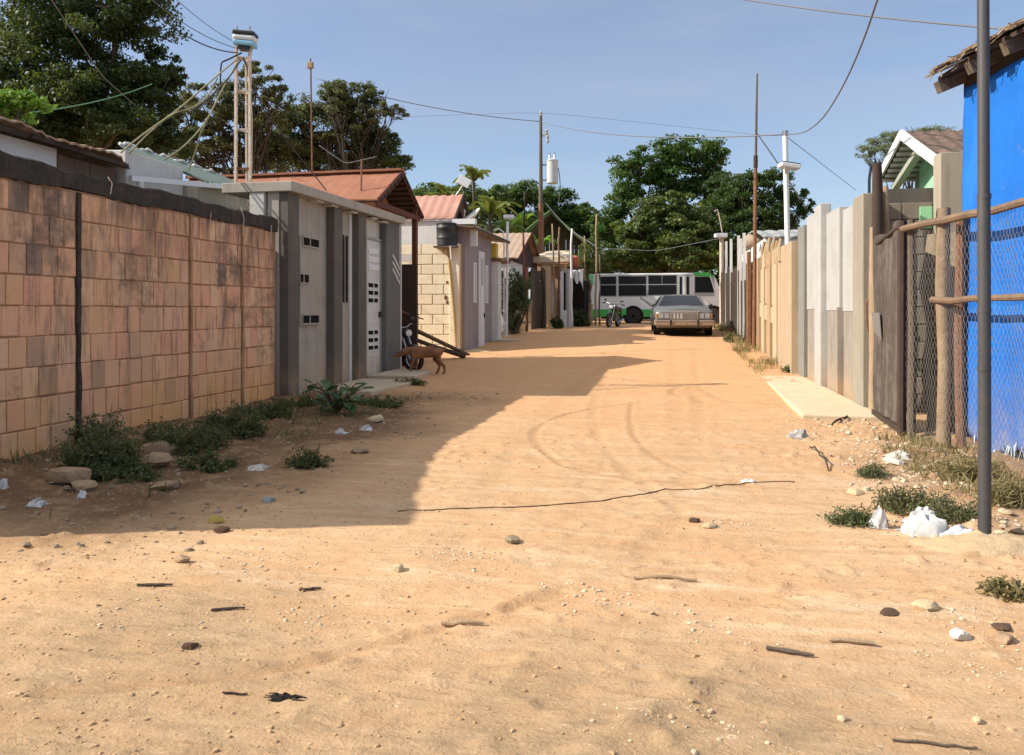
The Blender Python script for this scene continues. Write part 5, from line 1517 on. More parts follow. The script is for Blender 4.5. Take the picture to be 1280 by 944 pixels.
# ================================================================ BUS
by0 = 42.0
zg = gz(-.5, 43)
def bz(py): return pt(800, py, 42.1).z
def bxx(px): return onY(px, 390, by0).x
t = thing('bus', 'white minibus with green skirt and roof corners, parked across the end of the road', 'bus', (-.5, 43.1, zg))
bw_ = mat('bus_white', (.8, .84, .83), .4, (.58, .6, .59), 2, .5, dirt=.25, dirtcol=(.5, .42, .33), bump=.02)
gn = mat('bus_green', (.07, .46, .10), .4, (.06, .4, .09), 2, .4, dirt=.2, dirtcol=(.3, .3, .18), bump=.02)
xL, xR = bxx(737), 3.05
zb, zr = zg + .36, bz(342.5)
prof = [(xL + .05, zb), (xR - .35, zb), (xR + .02, zb + .35), (xR - .02, zb + .95), (xR - .45, zr - .28), (xR - .75, zr - .04), (xR - 1.4, zr), (xL + .3, zr), (xL + .03, zr - .12), (xL, zr - .5), (xL - .02, zb + .5)]
mb = MB(); mb.prism([(x, by0, z) for x, z in prof][::-1], (0, 2.25, 0)); mb.build('body', bw_, t, bevel=.07)
W_ = [(750.5, 770, 346.5, 370), (773.5, 807.5, 346, 370), (810.5, 845.5, 345.5, 369)]
for i, (a, b, u_, d_b) in enumerate(W_):
    f = MB(); x0, x1, z1, z0 = bxx(a), bxx(b), bz(u_), bz(d_b)
    f.span((x0 - .05, by0 - .012, z0 - .05), (x1 + .05, by0 + .01, z1 + .05)); f = f.build('window', M['zinc'], t, bevel=.004)
    zm = bz(356.3)
    mb = MB(); mb.span((x0, by0 - .022, z0), (x1, by0 - .013, zm - .03)); mb.build('pane', M['glass'], f)
    if i == 2:
        xm = bxx(827.5)
        mb = MB(); mb.span((x0, by0 - .022, zm + .03), (xm - .02, by0 - .013, z1)); mb.build('pane', M['glass'], f)
        mb = MB(); mb.span((xm + .02, by0 - .022, zm + .03), (x1, by0 - .013, z1)); mb.build('pane', M['glass'], f)
    else:
        mb = MB(); mb.span((x0, by0 - .022, zm + .03), (x1, by0 - .013, z1)); mb.build('pane', M['glass'], f)
x0, x1 = bxx(847.5), bxx(867.5)
dr = MB(); dr.span((x0, by0 - .015, zb + .05), (x1, by0 + .01, bz(344.5))); dr = dr.build('door', mat('bus_door', (.45, .47, .47), .5, bump=.02), t, bevel=.005)
for k in range(4):
    xa = x0 + .06 + (x1 - x0 - .1) * k / 4; mb = MB(); mb.span((xa + .02, by0 - .024, bz(374)), (xa + (x1 - x0) / 4 - .06, by0 - .016, bz(347))); mb.build('pane', plain('curtain', (.74, .75, .74), .6) if k in (1, 3) else M['glass'], dr)
mb = MB(); mb.span((x1 - .06, by0 - .03, zb + .1), (x1, by0 - .016, bz(345))); mb.build('edge_strip', M['white_clean'], dr)
f = MB(); x0, x1 = bxx(868.8), bxx(893); f.span((x0 - .03, by0 - .012, bz(371)), (x1, by0 + .01, bz(346))); f = f.build('driver_window', M['zinc'], t)
mb = MB(); mb.prism([(x0, by0 - .013, bz(366.5)), (x1 - .02, by0 - .013, bz(366.5)), (x1 - .22, by0 - .013, bz(347.5)), (x0, by0 - .013, bz(347.5))], (0, -.01, 0)); mb.build('pane', M['glass'], f)
mb = MB(); mb.bar((x1 - .22, by0 - .03, bz(347)), (x1 + .06, by0 - .03, bz(367)), .05, .04, (0, 1, 0)); mb.build('mirror_arm', M['white_clean'], t)
mb = MB(); mb.span((xR - .36, by0 + .2, zb + 1.05), (xR - .1, by0 + 2.05, zr - .4)); mb.prism([(xR - .02, by0 + .2, zb + 1.0), (xR - .43, by0 + .2, zr - .32), (xR - .38, by0 + .2, zr - .32), (xR + .02, by0 + .2, zb + 1.0)], (0, 1.85, 0)); mb.build('windscreen', M['glass'], t)
# green bands
mb = MB(); mb.span((xL - .005, by0 - .012, zb), (bxx(783), by0 + .01, bz(386.8))); mb.build('green_band', gn, t, bevel=.004)
mb = MB(); mb.span((bxx(800), by0 - .012, zb), (bxx(884), by0 + .01, bz(386.8))); mb.build('green_band', gn, t, bevel=.004)
mb = MB(); mb.span((bxx(899), by0 - .012, zb + .05), (xR, by0 + .01, bz(388))); mb.build('green_band', gn, t, bevel=.004)
mb = MB(); mb.span((xL - .03, by0 - .02, bz(357)), (bxx(742.5), by0 + 2.27, zr - .03)); mb.build('rear_corner', mat('mint_corner', (.22, .58, .34), .4, bump=.02), t, bevel=.04)
mb = MB(); mb.span((xL + .35, by0 - .025, zr - .09), (bxx(866), by0 + .05, zr - .03)); mb.build('roof_strip', M['white_clean'], t)
mb = MB(); mb.prism([(bxx(866), by0 - .03, zr - .13), (xR - .5, by0 - .03, zr - .26), (xR - .78, by0 - .03, zr + .0), (bxx(868), by0 - .03, zr + .03)], (0, 2.31, 0)); mb.build('front_cap', gn, t, bevel=.02)
mb = MB(); a_, b2 = (bxx(800), by0 - .006, bz(372)), (bxx(814), by0 - .006, bz(382)); mb.bar(a_, b2, .008, .14, (0, 0, 1)); mb.build('grey_stripe', M['zinc'], t)
mb = MB(); mb.span((xL + .6, by0 + .1, zg + .25), (xR - .5, by0 + 2.1, zb + .02)); mb.build('chassis', M['void'], t)
def wheel(parent, c, r, w_, axis_='Y', hubm=None):
    rot = {'Y': Matrix.Rotation(R(90), 3, 'X'), 'X': Matrix.Rotation(R(90), 3, 'Y')}[axis_]
    g = MB(); g.lathe(c, [(r * .6, -w_ / 2), (r * .92, -w_ / 2), (r, -w_ * .35), (r, w_ * .35), (r * .92, w_ / 2), (r * .6, w_ / 2)], 26, rot); g = g.build('wheel', M['rubber'], parent, smooth=True)
    mb = MB(); mb.lathe(c, [(r * .1, -w_ * .42), (r * .58, -w_ * .38), (r * .62, -w_ * .5), (r * .62, w_ * .5), (r * .58, w_ * .38), (r * .1, w_ * .42)], 22, rot); mb.build('rim', hubm or M['steel'], g, smooth=True)
    mb = MB(); mb.lathe(c, [(r * .16, -w_ * .5), (r * .2, -w_ * .3), (r * .2, w_ * .3), (r * .16, w_ * .5)], 12, rot); mb.build('hub', M['steel'], g)
    return g
for px in (791.5, 892):
    x = bxx(px)
    mb = MB(); mb.lathe((x, by0 - .005, zg + .42), [(.55, -.012), (.55, .012)], 30, Matrix.Rotation(R(90), 3, 'X')); mb.build('wheel_arch', M['void'], t)
    wheel(t, (x, by0 + .06, zg + .40), .40, .24, 'Y', M['white'] if px > 800 else M['steel'])
    wheel(t, (x, by0 + 2.15, zg + .40), .40, .24)
mb = MB(); mb.span((bxx(773), by0 - .03, zb + .1), (bxx(783), by0 - .013, zb + .45)); mb.build('mudguard', gn, t)
mb = MB(); mb.ball((xR - .12, by0 - .03, bz(393)), (.12, .05, .1)); mb.build('headlight', plain('green_lamp', (.15, .5, .3), .3), t, smooth=True)

# ================================================================ CAR (built at the origin, nose towards -Y, then set down)
t = thing('sedan', 'dusty silver old boxy sedan parked facing the camera in the road', 'car', (0, 0, 0))
sv = mat('dusty_silver', (.2, .2, .195), .42, (.15, .148, .142), 2.5, .7, metal=.3, dirt=.35, dirtcol=(.22, .19, .155), bump=.02)
chrome = mat('dull_chrome', (.55, .54, .52), .28, (.45, .43, .4), 4, .6, metal=.85, dirt=.3, dirtcol=(.3, .24, .18), bump=.02)
def sect(y, w_, zb_, zt, zs, inset=.12):
    return [(-w_ * .9, y, zb_), (-w_ * .985, y, zb_ + .08), (-w_, y, zs - .12), (-w_ * .975, y, zs), (-w_ + inset, y, zt), (0, y, zt + .025), (w_ - inset, y, zt), (w_ * .975, y, zs), (w_, y, zs - .12), (w_ * .985, y, zb_ + .08), (w_ * .9, y, zb_)]
st_ = [(-2.46, .90, .36, .80, .74), (-2.40, .955, .30, .86, .80), (-2.3, .97, .27, .875, .83), (-1.55, .985, .25, .93, .88), (-.92, .99, .24, .99, .93), (-.85, .99, .24, 1.0, .94), (.4, 1.0, .24, .98, .94), (1.5, .99, .26, .97, .93), (2.3, .96, .3, .93, .89), (2.46, .93, .36, .86, .82)]
mb = MB(); vs = []
for s in st_: vs += sect(*s)
n = 11; fs = []
for i in range(len(st_) - 1):
    for k in range(n - 1):
        fs.append((i * n + k + 1, i * n + k, (i + 1) * n + k, (i + 1) * n + k + 1))
    fs.append((i * n, i * n + n - 1, (i + 1) * n + n - 1, (i + 1) * n))
fs.append(tuple(range(n))); fs.append(tuple(range((len(st_) - 1) * n, len(st_) * n))[::-1])
mb.add(vs, fs); mb.build('body', sv, t, smooth=35)
# greenhouse
mb = MB()
base_ = [(-.90, -.92, .985), (.90, -.92, .985), (.90, 1.55, .965), (-.90, 1.55, .965)]
roof_ = [(-.66, -.32, 1.37), (.66, -.32, 1.37), (.66, .98, 1.37), (-.66, .98, 1.37)]
mb.hexa(base_ + roof_); mb.build('cabin', sv, t, bevel=.035)
mb = MB(); mb.grid(lambda u, v: (-.62 + 1.24 * u, -.28 + 1.2 * v, 1.362 + .05 * math.sin(math.pi * u) * math.sin(math.pi * (.15 + .7 * v))), 10, 8); mb.sheet(lambda u, v: (-.64 + 1.28 * u, -.30 + 1.26 * v, 1.372 + .035 * math.sin(math.pi * u) * math.sin(math.pi * (.1 + .8 * v))), 10, 8, (0, 0, .02)); mb.build('roof', sv, t, smooth=60)
def quadon(p, ins, off, name, m, parent):
    p = [V(q) for q in p]; c = sum(p, V()) / 4; nn = (p[1] - p[0]).cross(p[3] - p[0]).normalized()
    q = [c + (a - c) * ins + nn * off for a in p]
    mb = MB(); mb.hexa([a - nn * .012 for a in q] + q); return mb.build(name, m, parent)
wsg = mat('windscreen', (.02, .023, .035), .12, (.03, .033, .05), 2, .5, bump=0, spec=.35)
ws = quadon([base_[0], base_[1], roof_[1], roof_[0]], .88, .012, 'windscreen', wsg, t)
quadon([base_[2], base_[3], roof_[3], roof_[2]], .86, .012, 'rear_window', M['glass'], t)
for s in (1, -1):
    a = [V((s * .90, -.9, .985)), V((s * .90, 1.5, .965)), V((s * .66, .96, 1.37)), V((s * .66, -.30, 1.37))]
    if s < 0: a = [a[1], a[0], a[3], a[2]]
    lo0, lo1, hi1, hi0 = a
    for f0, f1 in ((.07, .47), (.51, .88)):
        q = [lo0.lerp(lo1, f0).lerp(hi0.lerp(hi1, f0), .1), lo0.lerp(lo1, f1).lerp(hi0.lerp(hi1, f1), .1), lo0.lerp(lo1, f1).lerp(hi0.lerp(hi1, f1), .86), lo0.lerp(lo1, f0).lerp(hi0.lerp(hi1, f0), .86)]
        quadon(q, 1.0, .012, 'side_window', M['glass'], t)
    mb = MB(); mb.ball((s * 1.02, -.72, 1.03), (.09, .06, .06), 10, 6); mb.bar((s * .92, -.7, 1.0), (s * 1.0, -.72, 1.02), .04, .04); mb.build('mirror', sv, t, smooth=True)
    for yy, zz in ((-1.5, 0), (1.5, 0)):
        mb = MB(); mb.lathe((s * .972, yy, .36), [(.41, -.016), (.41, .016)], 26, Matrix.Rotation(R(90), 3, 'Y')); mb.build('wheel_arch', M['void'], t)
        wheel(t, (s * .87, yy, .325), .325, .21, 'X', chrome)
    mb = MB(); mb.span((s * .992, -1.05, .3), (s * .998, 1.05, .34)); mb.span((s * .995, -2.2, .62), (s * 1.003, 2.2, .65)); mb.build('trim_strip', chrome, t)
    # quad lamps
    for k in (0, 1):
        xa = s * (.58 + .19 * k)
        h = MB(); h.span((xa - .085, -2.475, .60), (xa + .085, -2.44, .77)); h = h.build('headlight', chrome, t, bevel=.008)
        mb = MB(); mb.span((xa - .068, -2.482, .618), (xa + .068, -2.476, .752)); mb.build('lens', mat('lamp_lens', (.45, .46, .47), .1, (.2, .21, .22), 14, .9, bump=0), h)
    mb = MB(); mb.span((s * .875 - .05, -2.47, .6), (s * .875 + .05, -2.40, .77)); mb.build('turn_signal', plain('amber', (.45, .2, .05), .3), t)
g = MB(); g.span((-.47, -2.49, .56), (.47, -2.43, .80)); g = g.build('grille', chrome, t, bevel=.012)
mb = MB(); mb.span((-.44, -2.496, .585), (.44, -2.491, .775)); mb.build('grille_dark', M['cement_dark'], g)
mb = MB()
for k in range(24):
    x = -.43 + .86 * k / 23; mb.span((x - .007, -2.507, .585), (x + .007, -2.4965, .775))
for zz in (.63, .68, .73): mb.span((-.44, -2.505, zz - .004), (.44, -2.4965, zz + .004))
mb.build('grille_bars', chrome, g)
mb = MB()
for x in (-.33, -.22, -.10): mb.span((x - .03, -2.515, .60), (x + .03, -2.508, .765))
mb.build('pale_bars', M['whiteoff'], g)
mb = MB(); mb.bar((-.5, -2.46, .835), (.5, -2.46, .835), .05, .05); mb.build('hood_lip', chrome, t)
mb = MB(); mb.sheet(lambda u, v: (-.5 + u, -2.35 + 1.38 * v, .885 + .1 * v + .035 * math.sin(math.pi * u)), 8, 6, (0, 0, .03)); mb.build('hood_bulge', sv, t, smooth=60)
bm_ = mat('dusty_bumper', (.42, .33, .25), .55, (.34, .25, .17), 4, .8, metal=.3, dirt=.5, dirtcol=(.45, .3, .18), bump=.05)
bp_ = MB(); bp_.span((-1.0, -2.60, .36), (1.0, -2.44, .545)); bp_ = bp_.build('bumper', bm_, t, bevel=.035)
mb = MB(); mb.span((-.96, -2.615, .51), (.96, -2.59, .545)); mb.build('bumper_strip', chrome, bp_)
mb = MB(); mb.span((-.22, -2.612, .385), (.08, -2.602, .49)); mb.build('plate', M['wood_tan'], bp_)
for s in (-.45, .45):
    mb = MB(); mb.span((s - .03, -2.63, .36), (s + .03, -2.6, .55)); mb.build('overrider', M['rubber'], bp_)
mb = MB(); mb.span((-1.0, 2.42, .4), (1.0, 2.58, .57)); mb.build('rear_bumper', chrome, t, bevel=.03)
mb = MB(); mb.span((-.85, -2.3, .2), (.85, 2.2, .3)); mb.build('underbody', M['void'], t)
for s in (-.3, .3):
    mb = MB(); mb.bar((s, -.95, 1.0), (s + .35, -.8, 1.06), .012, .012); mb.build('wiper', M['black'], t)
mb = MB(); mb.tube([(.5, .2, 1.38), (.5, .25, 1.65)], .006, 5); mb.build('aerial', M['steel'], t)
ctr = pt(850.5, 388, 26.0)
cy = ctr.y + 2.55
t.location = (ctr.x + .02, cy, gz(ctr.x, cy - 1.5) + .0)
t.rotation_euler = (math.atan2(gz(ctr.x, cy + 1.5) - gz(ctr.x, cy - 1.5), 3.0), 0, R(2.5))
t.location.z = (gz(ctr.x, cy + 1.5) + gz(ctr.x, cy - 1.5)) / 2

# ================================================================ MOTORCYCLE (at the origin, front wheel towards -Y)
t = thing('motorcycle', 'small dark motorcycle parked before the left end of the bus', 'motorcycle', (0, 0, 0))
def tyre(c, r, tr, nm='wheel', steer=0):
    q = Matrix.Rotation(steer, 3, 'Z')
    mb = MB(); mb.tube([V(c) + q @ V((0, r * math.cos(a), r * math.sin(a))) for a in [2 * math.pi * k / 28 for k in range(28)]], tr, 8, closed=True); w_ = mb.build(nm, M['rubber'], t, smooth=True)
    mb = MB(); mb.tube([V(c) + q @ V((0, (r - tr) * math.cos(a), (r - tr) * math.sin(a))) for a in [2 * math.pi * k / 24 for k in range(24)]], .02, 6, closed=True)
    for k in range(10):
        a = 2 * math.pi * k / 10; mb.tube([V(c), V(c) + q @ V((0, (r - tr) * math.cos(a), (r - tr) * math.sin(a)))], .006, 4)
    mb.lathe(c, [(.05, -.06), (.06, 0), (.05, .06)], 10, Matrix.Rotation(R(90), 3, 'Y')); mb.build('rim', M['steel'], w_)
    return w_
tyre((0, -.63, .29), .25, .045); tyre((0, .63, .29), .245, .055)
mb = MB()
for s in (-.07, .07): mb.tube([(s, -.63, .29), (s, -.45, .78), (s, -.4, .92)], .024, 8)
mb.build('fork', M['steel'], t, smooth=True)
mb = MB(); mb.tube([(-.36, -.28, .98), (-.25, -.33, 1.03), (-.1, -.4, .98), (.1, -.4, .98), (.25, -.33, 1.03), (.36, -.28, .98)], .016, 8); h = mb.build('handlebar', M['steel'], t, smooth=True)
for s in (-1, 1):
    mb = MB(); mb.tube([(s * .29, -.31, 1.01), (s * .38, -.27, .975)], .022, 8); mb.build('grip', M['rubber'], h)
    mb = MB(); mb.tube([(s * .22, -.34, 1.02), (s * .28, -.36, 1.12)], .008, 5); mb.ball((s * .29, -.36, 1.14), (.06, .02, .04)); mb.build('mirror', M['black'], h)
hd = MB(); hd.ball((0, -.5, .86), (.09, .08, .1), 14, 10); hd = hd.build('headlight', M['black'], t, smooth=True)
mb = MB(); mb.lathe((0, -.575, .86), [(.03, -.012), (.075, 0), (.03, .012)], 14, Matrix.Rotation(R(90), 3, 'X')); mb.build('lens', plain('moto_lens', (.6, .62, .62), .1), hd)
mb = MB(); mb.sheet(lambda u, v: (-.06 + .12 * u, -.63 + .31 * math.cos(R(25 + 130 * v)) * -1, .3 + .31 * math.sin(R(25 + 130 * v)) + .01 * math.sin(math.pi * u)), 4, 10, (0, 0, .006)); mb.build('mudguard', mat('moto_red', (.03, .012, .012), .4, bump=0), t, smooth=60)
mb = MB(); mb.ball((0, -.12, .82), (.13, .27, .12), 14, 9); mb.build('tank', mat('moto_tank', (.03, .012, .012), .35, bump=0), t, smooth=True)
mb = MB(); mb.grid(lambda u, v: (0, 0, 0), 1, 1) if False else None; mb.ball((0, .4, .80), (.13, .38, .06), 14, 8); mb.build('seat', M['black'], t, smooth=True)
e = MB(); e.box((0, 0, .42), (.22, .34, .3)); e.box((0, -.08, .6), (.16, .18, .14)); e.build('engine', M['cement_dark'], t, bevel=.03)
mb = MB(); mb.tube([(0, -.38, .9), (0, -.2, .45), (0, .0, .25), (0, .3, .3), (0, .3, .72), (0, -.36, .86)], .022, 7)
for s in (-.1, .1): mb.tube([(s, .63, .29), (s, .2, .35)], .018, 6); mb.tube([(s, .63, .29), (s, .45, .75)], .02, 6)
mb.build('frame', M['black'], t, smooth=True)
mb = MB(); mb.tube([(.1, -.1, .4), (.14, .0, .24), (.15, .4, .28), (.15, .75, .36)], [.02, .025, .04, .04], 8); mb.build('exhaust', M['steel'], t, smooth=True)
mb = MB(); mb.box((0, .74, .68), (.14, .1, .08)); mb.build('tail_lamp', plain('red_lamp', (.4, .02, .02), .3), t, bevel=.02)
mb = MB(); mb.tube([(-.1, .1, .3), (-.25, .15, .02)], .012, 6); mb.build('kickstand', M['steel'], t)
p = pt(765, 388, 33.6)
moto = t
moto.location = (p.x, p.y + .6, gz(p.x, p.y + .3) - .0); moto.rotation_euler = (0, R(7), R(-12)); moto.scale = (1.3, 1.15, 1.05)
moto2 = dup(moto, (-6.36, 17.35, gz(-6.3, 17.3)), R(62), 'old motorcycle half hidden behind the last dark pilaster, near the brown dog')
moto2.rotation_euler = (0, R(-6), R(62))

# ================================================================ DOG
def skin(name, joints, edges, m, parent=None, sub=2, origin=None, root=0):
    o_ = V(origin)
    me = bpy.data.meshes.new(name); me.from_pydata([tuple(V(j[0])) for j in joints], edges, [])
    ob = bpy.data.objects.new(name, me); C.objects.link(ob)
    ob.modifiers.new('skin', 'SKIN')
    if not me.skin_vertices: 
        bpy.context.view_layer.objects.active = ob
    for sv_, j in zip(me.skin_vertices[0].data, joints):
        r_ = j[1]; sv_.radius = (r_, r_) if not isinstance(r_, tuple) else r_
    me.skin_vertices[0].data[root].use_root = True
    s = ob.modifiers.new('sub', 'SUBSURF'); s.levels = sub; s.render_levels = sub
    me.materials.append(m)
    if parent: ob.parent = parent
    return ob
dgm, ntd, bd = new_mat('dog_fur')
f = ramp(ntd, noise(ntd, 5, 4, .6), .4, .65)
c_ = mixc(ntd, f, (.3, .135, .06), (.17, .07, .032)); c_ = mixc(ntd, mulf(ntd, ramp(ntd, noise(ntd, 60, 3, .6, (1, 1, 3)), .4, .7), .4), c_, (.08, .035, .02))
L(ntd, c_, bd.inputs['Base Color']); bd.inputs['Roughness'].default_value = .9
J = [((.10, 0, .50), (.12, .135)),     # 0 belly middle (root)
     ((-.14, 0, .50), (.13, .165)),  # 1 chest
     ((-.27, 0, .53), (.115, .13)),   # 2 shoulders
     ((.30, 0, .53), (.12, .12)),    # 3 hips
     ((.40, 0, .52), (.06, .07)),     # 4 rump
     ((-.36, 0, .54), .085), ((-.46, 0, .52), .075), ((-.54, 0, .48), (.085, .08)), ((-.61, 0, .44), .056), ((-.69, 0, .405), .036),  # neck, skull, muzzle
     ((.46, 0, .56), .02), ((.50, 0, .64), .017), ((.47, 0, .71), .015), ((.40, 0, .72), .011)]   # tail curled up
E = [(0, 1), (1, 2), (0, 3), (3, 4), (2, 5), (5, 6), (6, 7), (7, 8), (8, 9), (4, 10), (10, 11), (11, 12), (12, 13)]
def leg(j0, pts):
    prev = j0
    for p_, r_ in pts:
        J.append((p_, r_)); E.append((prev, len(J) - 1)); prev = len(J) - 1
for s, dx in ((-1, -.09), (1, .07)):
    leg(2, [((-.25, s * .08, .42), .07), ((-.25 + dx * .3, s * .085, .30), .046), ((-.25 + dx * .8, s * .085, .17), .034), ((-.26 + dx, s * .085, .05), .028), ((-.31 + dx, s * .085, .022), .024)])
for s, dx in ((-1, .09), (1, -.06)):
    leg(3, [((.30, s * .075, .43), .09), ((.27 + dx * .3, s * .085, .33), .064), ((.39 + dx * .6, s * .085, .2), .036), ((.37 + dx, s * .085, .06), .028), ((.31 + dx, s * .085, .022), .024)])
dp_ = onG(531, 469)
t = thing('dog', 'thin brown dog with a curled tail, walking behind the grey house front', 'dog', (0, 0, 0))
skin('body', J, E, dgm, t, 2, (0, 0, 0))
for s in (-1, 1):
    mb = MB(); mb.prism([(-.50, s * .045, .555), (-.53, s * .075, .54), (-.50, s * .095, .47)], (.03, 0, .01)); mb.build('ear', dgm, t, smooth='all')
    mb = MB(); mb.ball((-.575, s * .042, .515), (.012, .01, .012), 8, 6); mb.build('eye', M['black'], t, smooth=True)
mb = MB(); mb.ball((-.705, 0, .435), (.018, .02, .016), 8, 6); mb.build('nose', M['black'], t, smooth=True)
t.location = (dp_.x, dp_.y, gz(dp_.x, dp_.y)); t.rotation_euler = (0, 0, YAW + R(8)); t.scale = (.94, .94, 1.0)
# ================================================================ TREES
LM = {
    'dark': leafmat('leaf_dark', (.016, .04, .013), (.055, .095, .033), .3),
    'mid': leafmat('leaf_mid', (.03, .075, .018), (.105, .19, .045), .35),
    'mango': leafmat('leaf_mango', (.018, .06, .012), (.07, .165, .03), .3, (.13, .21, .045)),
    'olive': leafmat('leaf_olive', (.032, .065, .018), (.115, .165, .042), .35, (.3, .3, .07)),
    'dry': leafmat('leaf_dry', (.05, .058, .026), (.14, .14, .065), .3, (.22, .18, .1)),
    'darkolive': leafmat('leaf_darkolive', (.03, .045, .016), (.12, .14, .05), .3, (.2, .19, .08)),
    'mid2': leafmat('leaf_mid_dark', (.018, .05, .013), (.065, .13, .035), .32),
    'bright': leafmat('leaf_bright', (.1, .24, .03), (.22, .42, .06), .4),
    'palm': leafmat('leaf_palm', (.07, .13, .025), (.24, .27, .06), .35, (.4, .36, .08)),
    'pale': leafmat('leaf_pale', (.1, .14, .07), (.22, .26, .13), .35),
}
GT = 'trees around the street'
# great dark tree on the left
cl_ = [pxclump(*q) for q in ((55, 62, 105, 62, 27), (150, 32, 80, 52, 26), (25, 132, 85, 45, 27), (165, 112, 62, 48, 26.5), (110, 168, 95, 45, 28), (205, 178, 45, 32, 28),
                            (20, -50, 120, 60, 27), (130, -60, 105, 60, 27), (-90, 60, 90, 90, 28), (-80, 160, 80, 60, 28), (60, 205, 120, 35, 29), (85, 185, 70, 40, 28.5), (160, 188, 60, 35, 28.5), (130, 205, 70, 30, 29), (205, 95, 30, 34, 27), (70, 140, 70, 40, 25.5), (112, 120, 60, 42, 25.5), (150, 160, 55, 35, 25.5), (35, 175, 60, 30, 25.5))]
p = pt(95, 388, 28)
tree('great dense dark green tree filling the upper left behind the block wall', (p.x, p.y), cl_, 180000, .15, LM['dark'], M['bark'], GT, 3, .38, .45, 60, .27, .25, .5, .25)
# small bright tree
cl_ = [pxclump(q[0], q[1], q[2], q[3], 12.5) for q in ((10, 128, 34, 13), (38, 130, 20, 10), (-22, 135, 30, 14), (14, 143, 30, 8))]
p = pt(-10, 388, 12.8)
tree('small bright green leafy tree peeping over the rusty roof at the left edge', (p.x, p.y), cl_, 1500, .13, LM['bright'], M['bark'], GT, 4, .05, .75, 12, .5, .3, .45, .3)
# half bare brown tree
cl_ = [pxclump(*q) for q in ((262, 128, 34, 26, 36), (322, 98, 30, 20, 36), (290, 160, 45, 35, 37), (345, 130, 22, 26, 36), (255, 182, 40, 26, 37), (318, 190, 42, 26, 38), (280, 195, 60, 26, 38), (335, 165, 40, 34, 38.5), (235, 150, 30, 30, 37.5), (300, 130, 45, 30, 38))]
p = pt(300, 388, 37)
tree('half bare brownish tree behind the ladder mast', (p.x, p.y), cl_, 42000, .16, LM['dry'], M['bark'], GT, 5, .2, .45, 22, .27, .5, .4, .2, twigs=7, bare=1)
# olive trees
cl_ = [pxclump(*q) for q in ((375, 150, 36, 30, 40), (425, 128, 34, 26, 40), (462, 122, 22, 20, 40), (440, 165, 50, 34, 41), (385, 190, 50, 28, 41), (470, 185, 34, 30, 41), (352, 178, 30, 30, 41), (496, 204, 22, 12, 40), (400, 206, 60, 22, 41.5), (455, 204, 50, 20, 41.5), (350, 200, 40, 22, 41.5))]
p = pt(425, 388, 41)
tree('bushy olive green tree above the orange roof', (p.x, p.y), cl_, 60000, .16, LM['darkolive'], M['bark'], GT, 6, .26, .4, 46, .27, .3, .45, .2, twigs=2)
cl_ = [pxclump(*q) for q in ((418, 120, 26, 18, 39), (440, 145, 34, 22, 39), (405, 165, 30, 18, 39.3), (470, 140, 24, 18, 39), (495, 142, 20, 12, 39.5))]
p = pt(445, 388, 39.6)
tree('wispy pale olive tree with bare twig ends, in front of the bushy one', (p.x, p.y), cl_, 9000, .13, LM['dry'], M['bark'], GT, 16, .13, .5, 20, .27, .45, .4, .2, twigs=5, bare=1)
# green mass behind the far left houses
for i, (lab, qs, lm_, n_) in enumerate((
        ('mid green tree behind the pink roofed house', ((545, 248, 34, 24, 52), (575, 258, 40, 26, 52), (612, 250, 28, 22, 53), (560, 285, 60, 26, 52), (525, 265, 26, 22, 52)), 'mid', 14000),
        ('mid green tree left of the transformer pole', ((630, 255, 30, 24, 56), (655, 245, 30, 20, 56), (645, 282, 44, 28, 56), (610, 282, 34, 26, 56)), 'mid', 13000),
        ('dark mid green tree right of the transformer pole', ((695, 252, 28, 22, 58), (716, 275, 30, 24, 58), (685, 282, 34, 28, 58), (735, 295, 26, 26, 58)), 'mango', 12000),
        ('small dark tree in the gap before the great mango tree', ((738, 272, 16, 14, 66), (752, 285, 20, 18, 66), (735, 295, 22, 18, 66)), 'dark', 4500))):
    cl_ = [pxclump(*q) for q in qs]; p = pt(qs[0][0] + 8, 388, qs[0][4] + .5)
    tree(lab, (p.x, p.y), cl_, int(n_ * 1.9), .22, LM[lm_], M['bark'], GT, 20 + i, .2, .4, 34, .32, .25, .5, .25)
# great mango behind the bus
cl_ = [pxclump(*q) for q in ((848, 192, 34, 24, 54), (888, 192, 28, 24, 54), (800, 212, 42, 26, 54), (775, 250, 30, 26, 54), (830, 235, 45, 30, 55), (880, 230, 36, 28, 55), (762, 285, 28, 26, 54), (790, 310, 44, 28, 54), (912, 255, 30, 30, 55), (895, 300, 45, 34, 55), (845, 290, 50, 36, 55), (780, 335, 50, 18, 56), (860, 335, 60, 18, 56))]
p = pt(835, 388, 55)
tree('great rounded dark green mango tree behind the bus', (p.x, p.y), cl_, 62000, .25, LM['mango'], M['bark'], GT, 31, .45, .35, 34, .34, .35, .5, .3)
cl_ = [pxclump(*q) for q in ((830, 265, 42, 26, 48.5), (800, 292, 36, 28, 48), (862, 290, 44, 32, 48.5), (840, 318, 55, 24, 48), (890, 318, 30, 24, 48), (775, 322, 26, 18, 48))]
p = pt(842, 388, 48.8)
tree('yellowish green broad leaved tree just behind the bus roof', (p.x, p.y), cl_, 26000, .23, LM['olive'], M['bark'], GT, 32, .22, .35, 44, .27, .3, .62, .3)
cl_ = [pxclump(*q) for q in ((925, 240, 30, 26, 50), (905, 262, 30, 28, 51), (900, 235, 22, 20, 52), (958, 228, 28, 20, 50), (985, 250, 22, 22, 50), (945, 270, 40, 28, 50), (975, 285, 36, 24, 51), (930, 300, 34, 26, 50), (1006, 262, 12, 14, 50), (930, 328, 44, 22, 51), (985, 318, 40, 24, 51.5))]
p = pt(955, 388, 50.5)
tree('dark green tree behind the tall thin pole', (p.x, p.y), cl_, 44000, .2, LM['mid2'], M['bark'], GT, 33, .28, .4, 40, .3, .3, .5, .25)
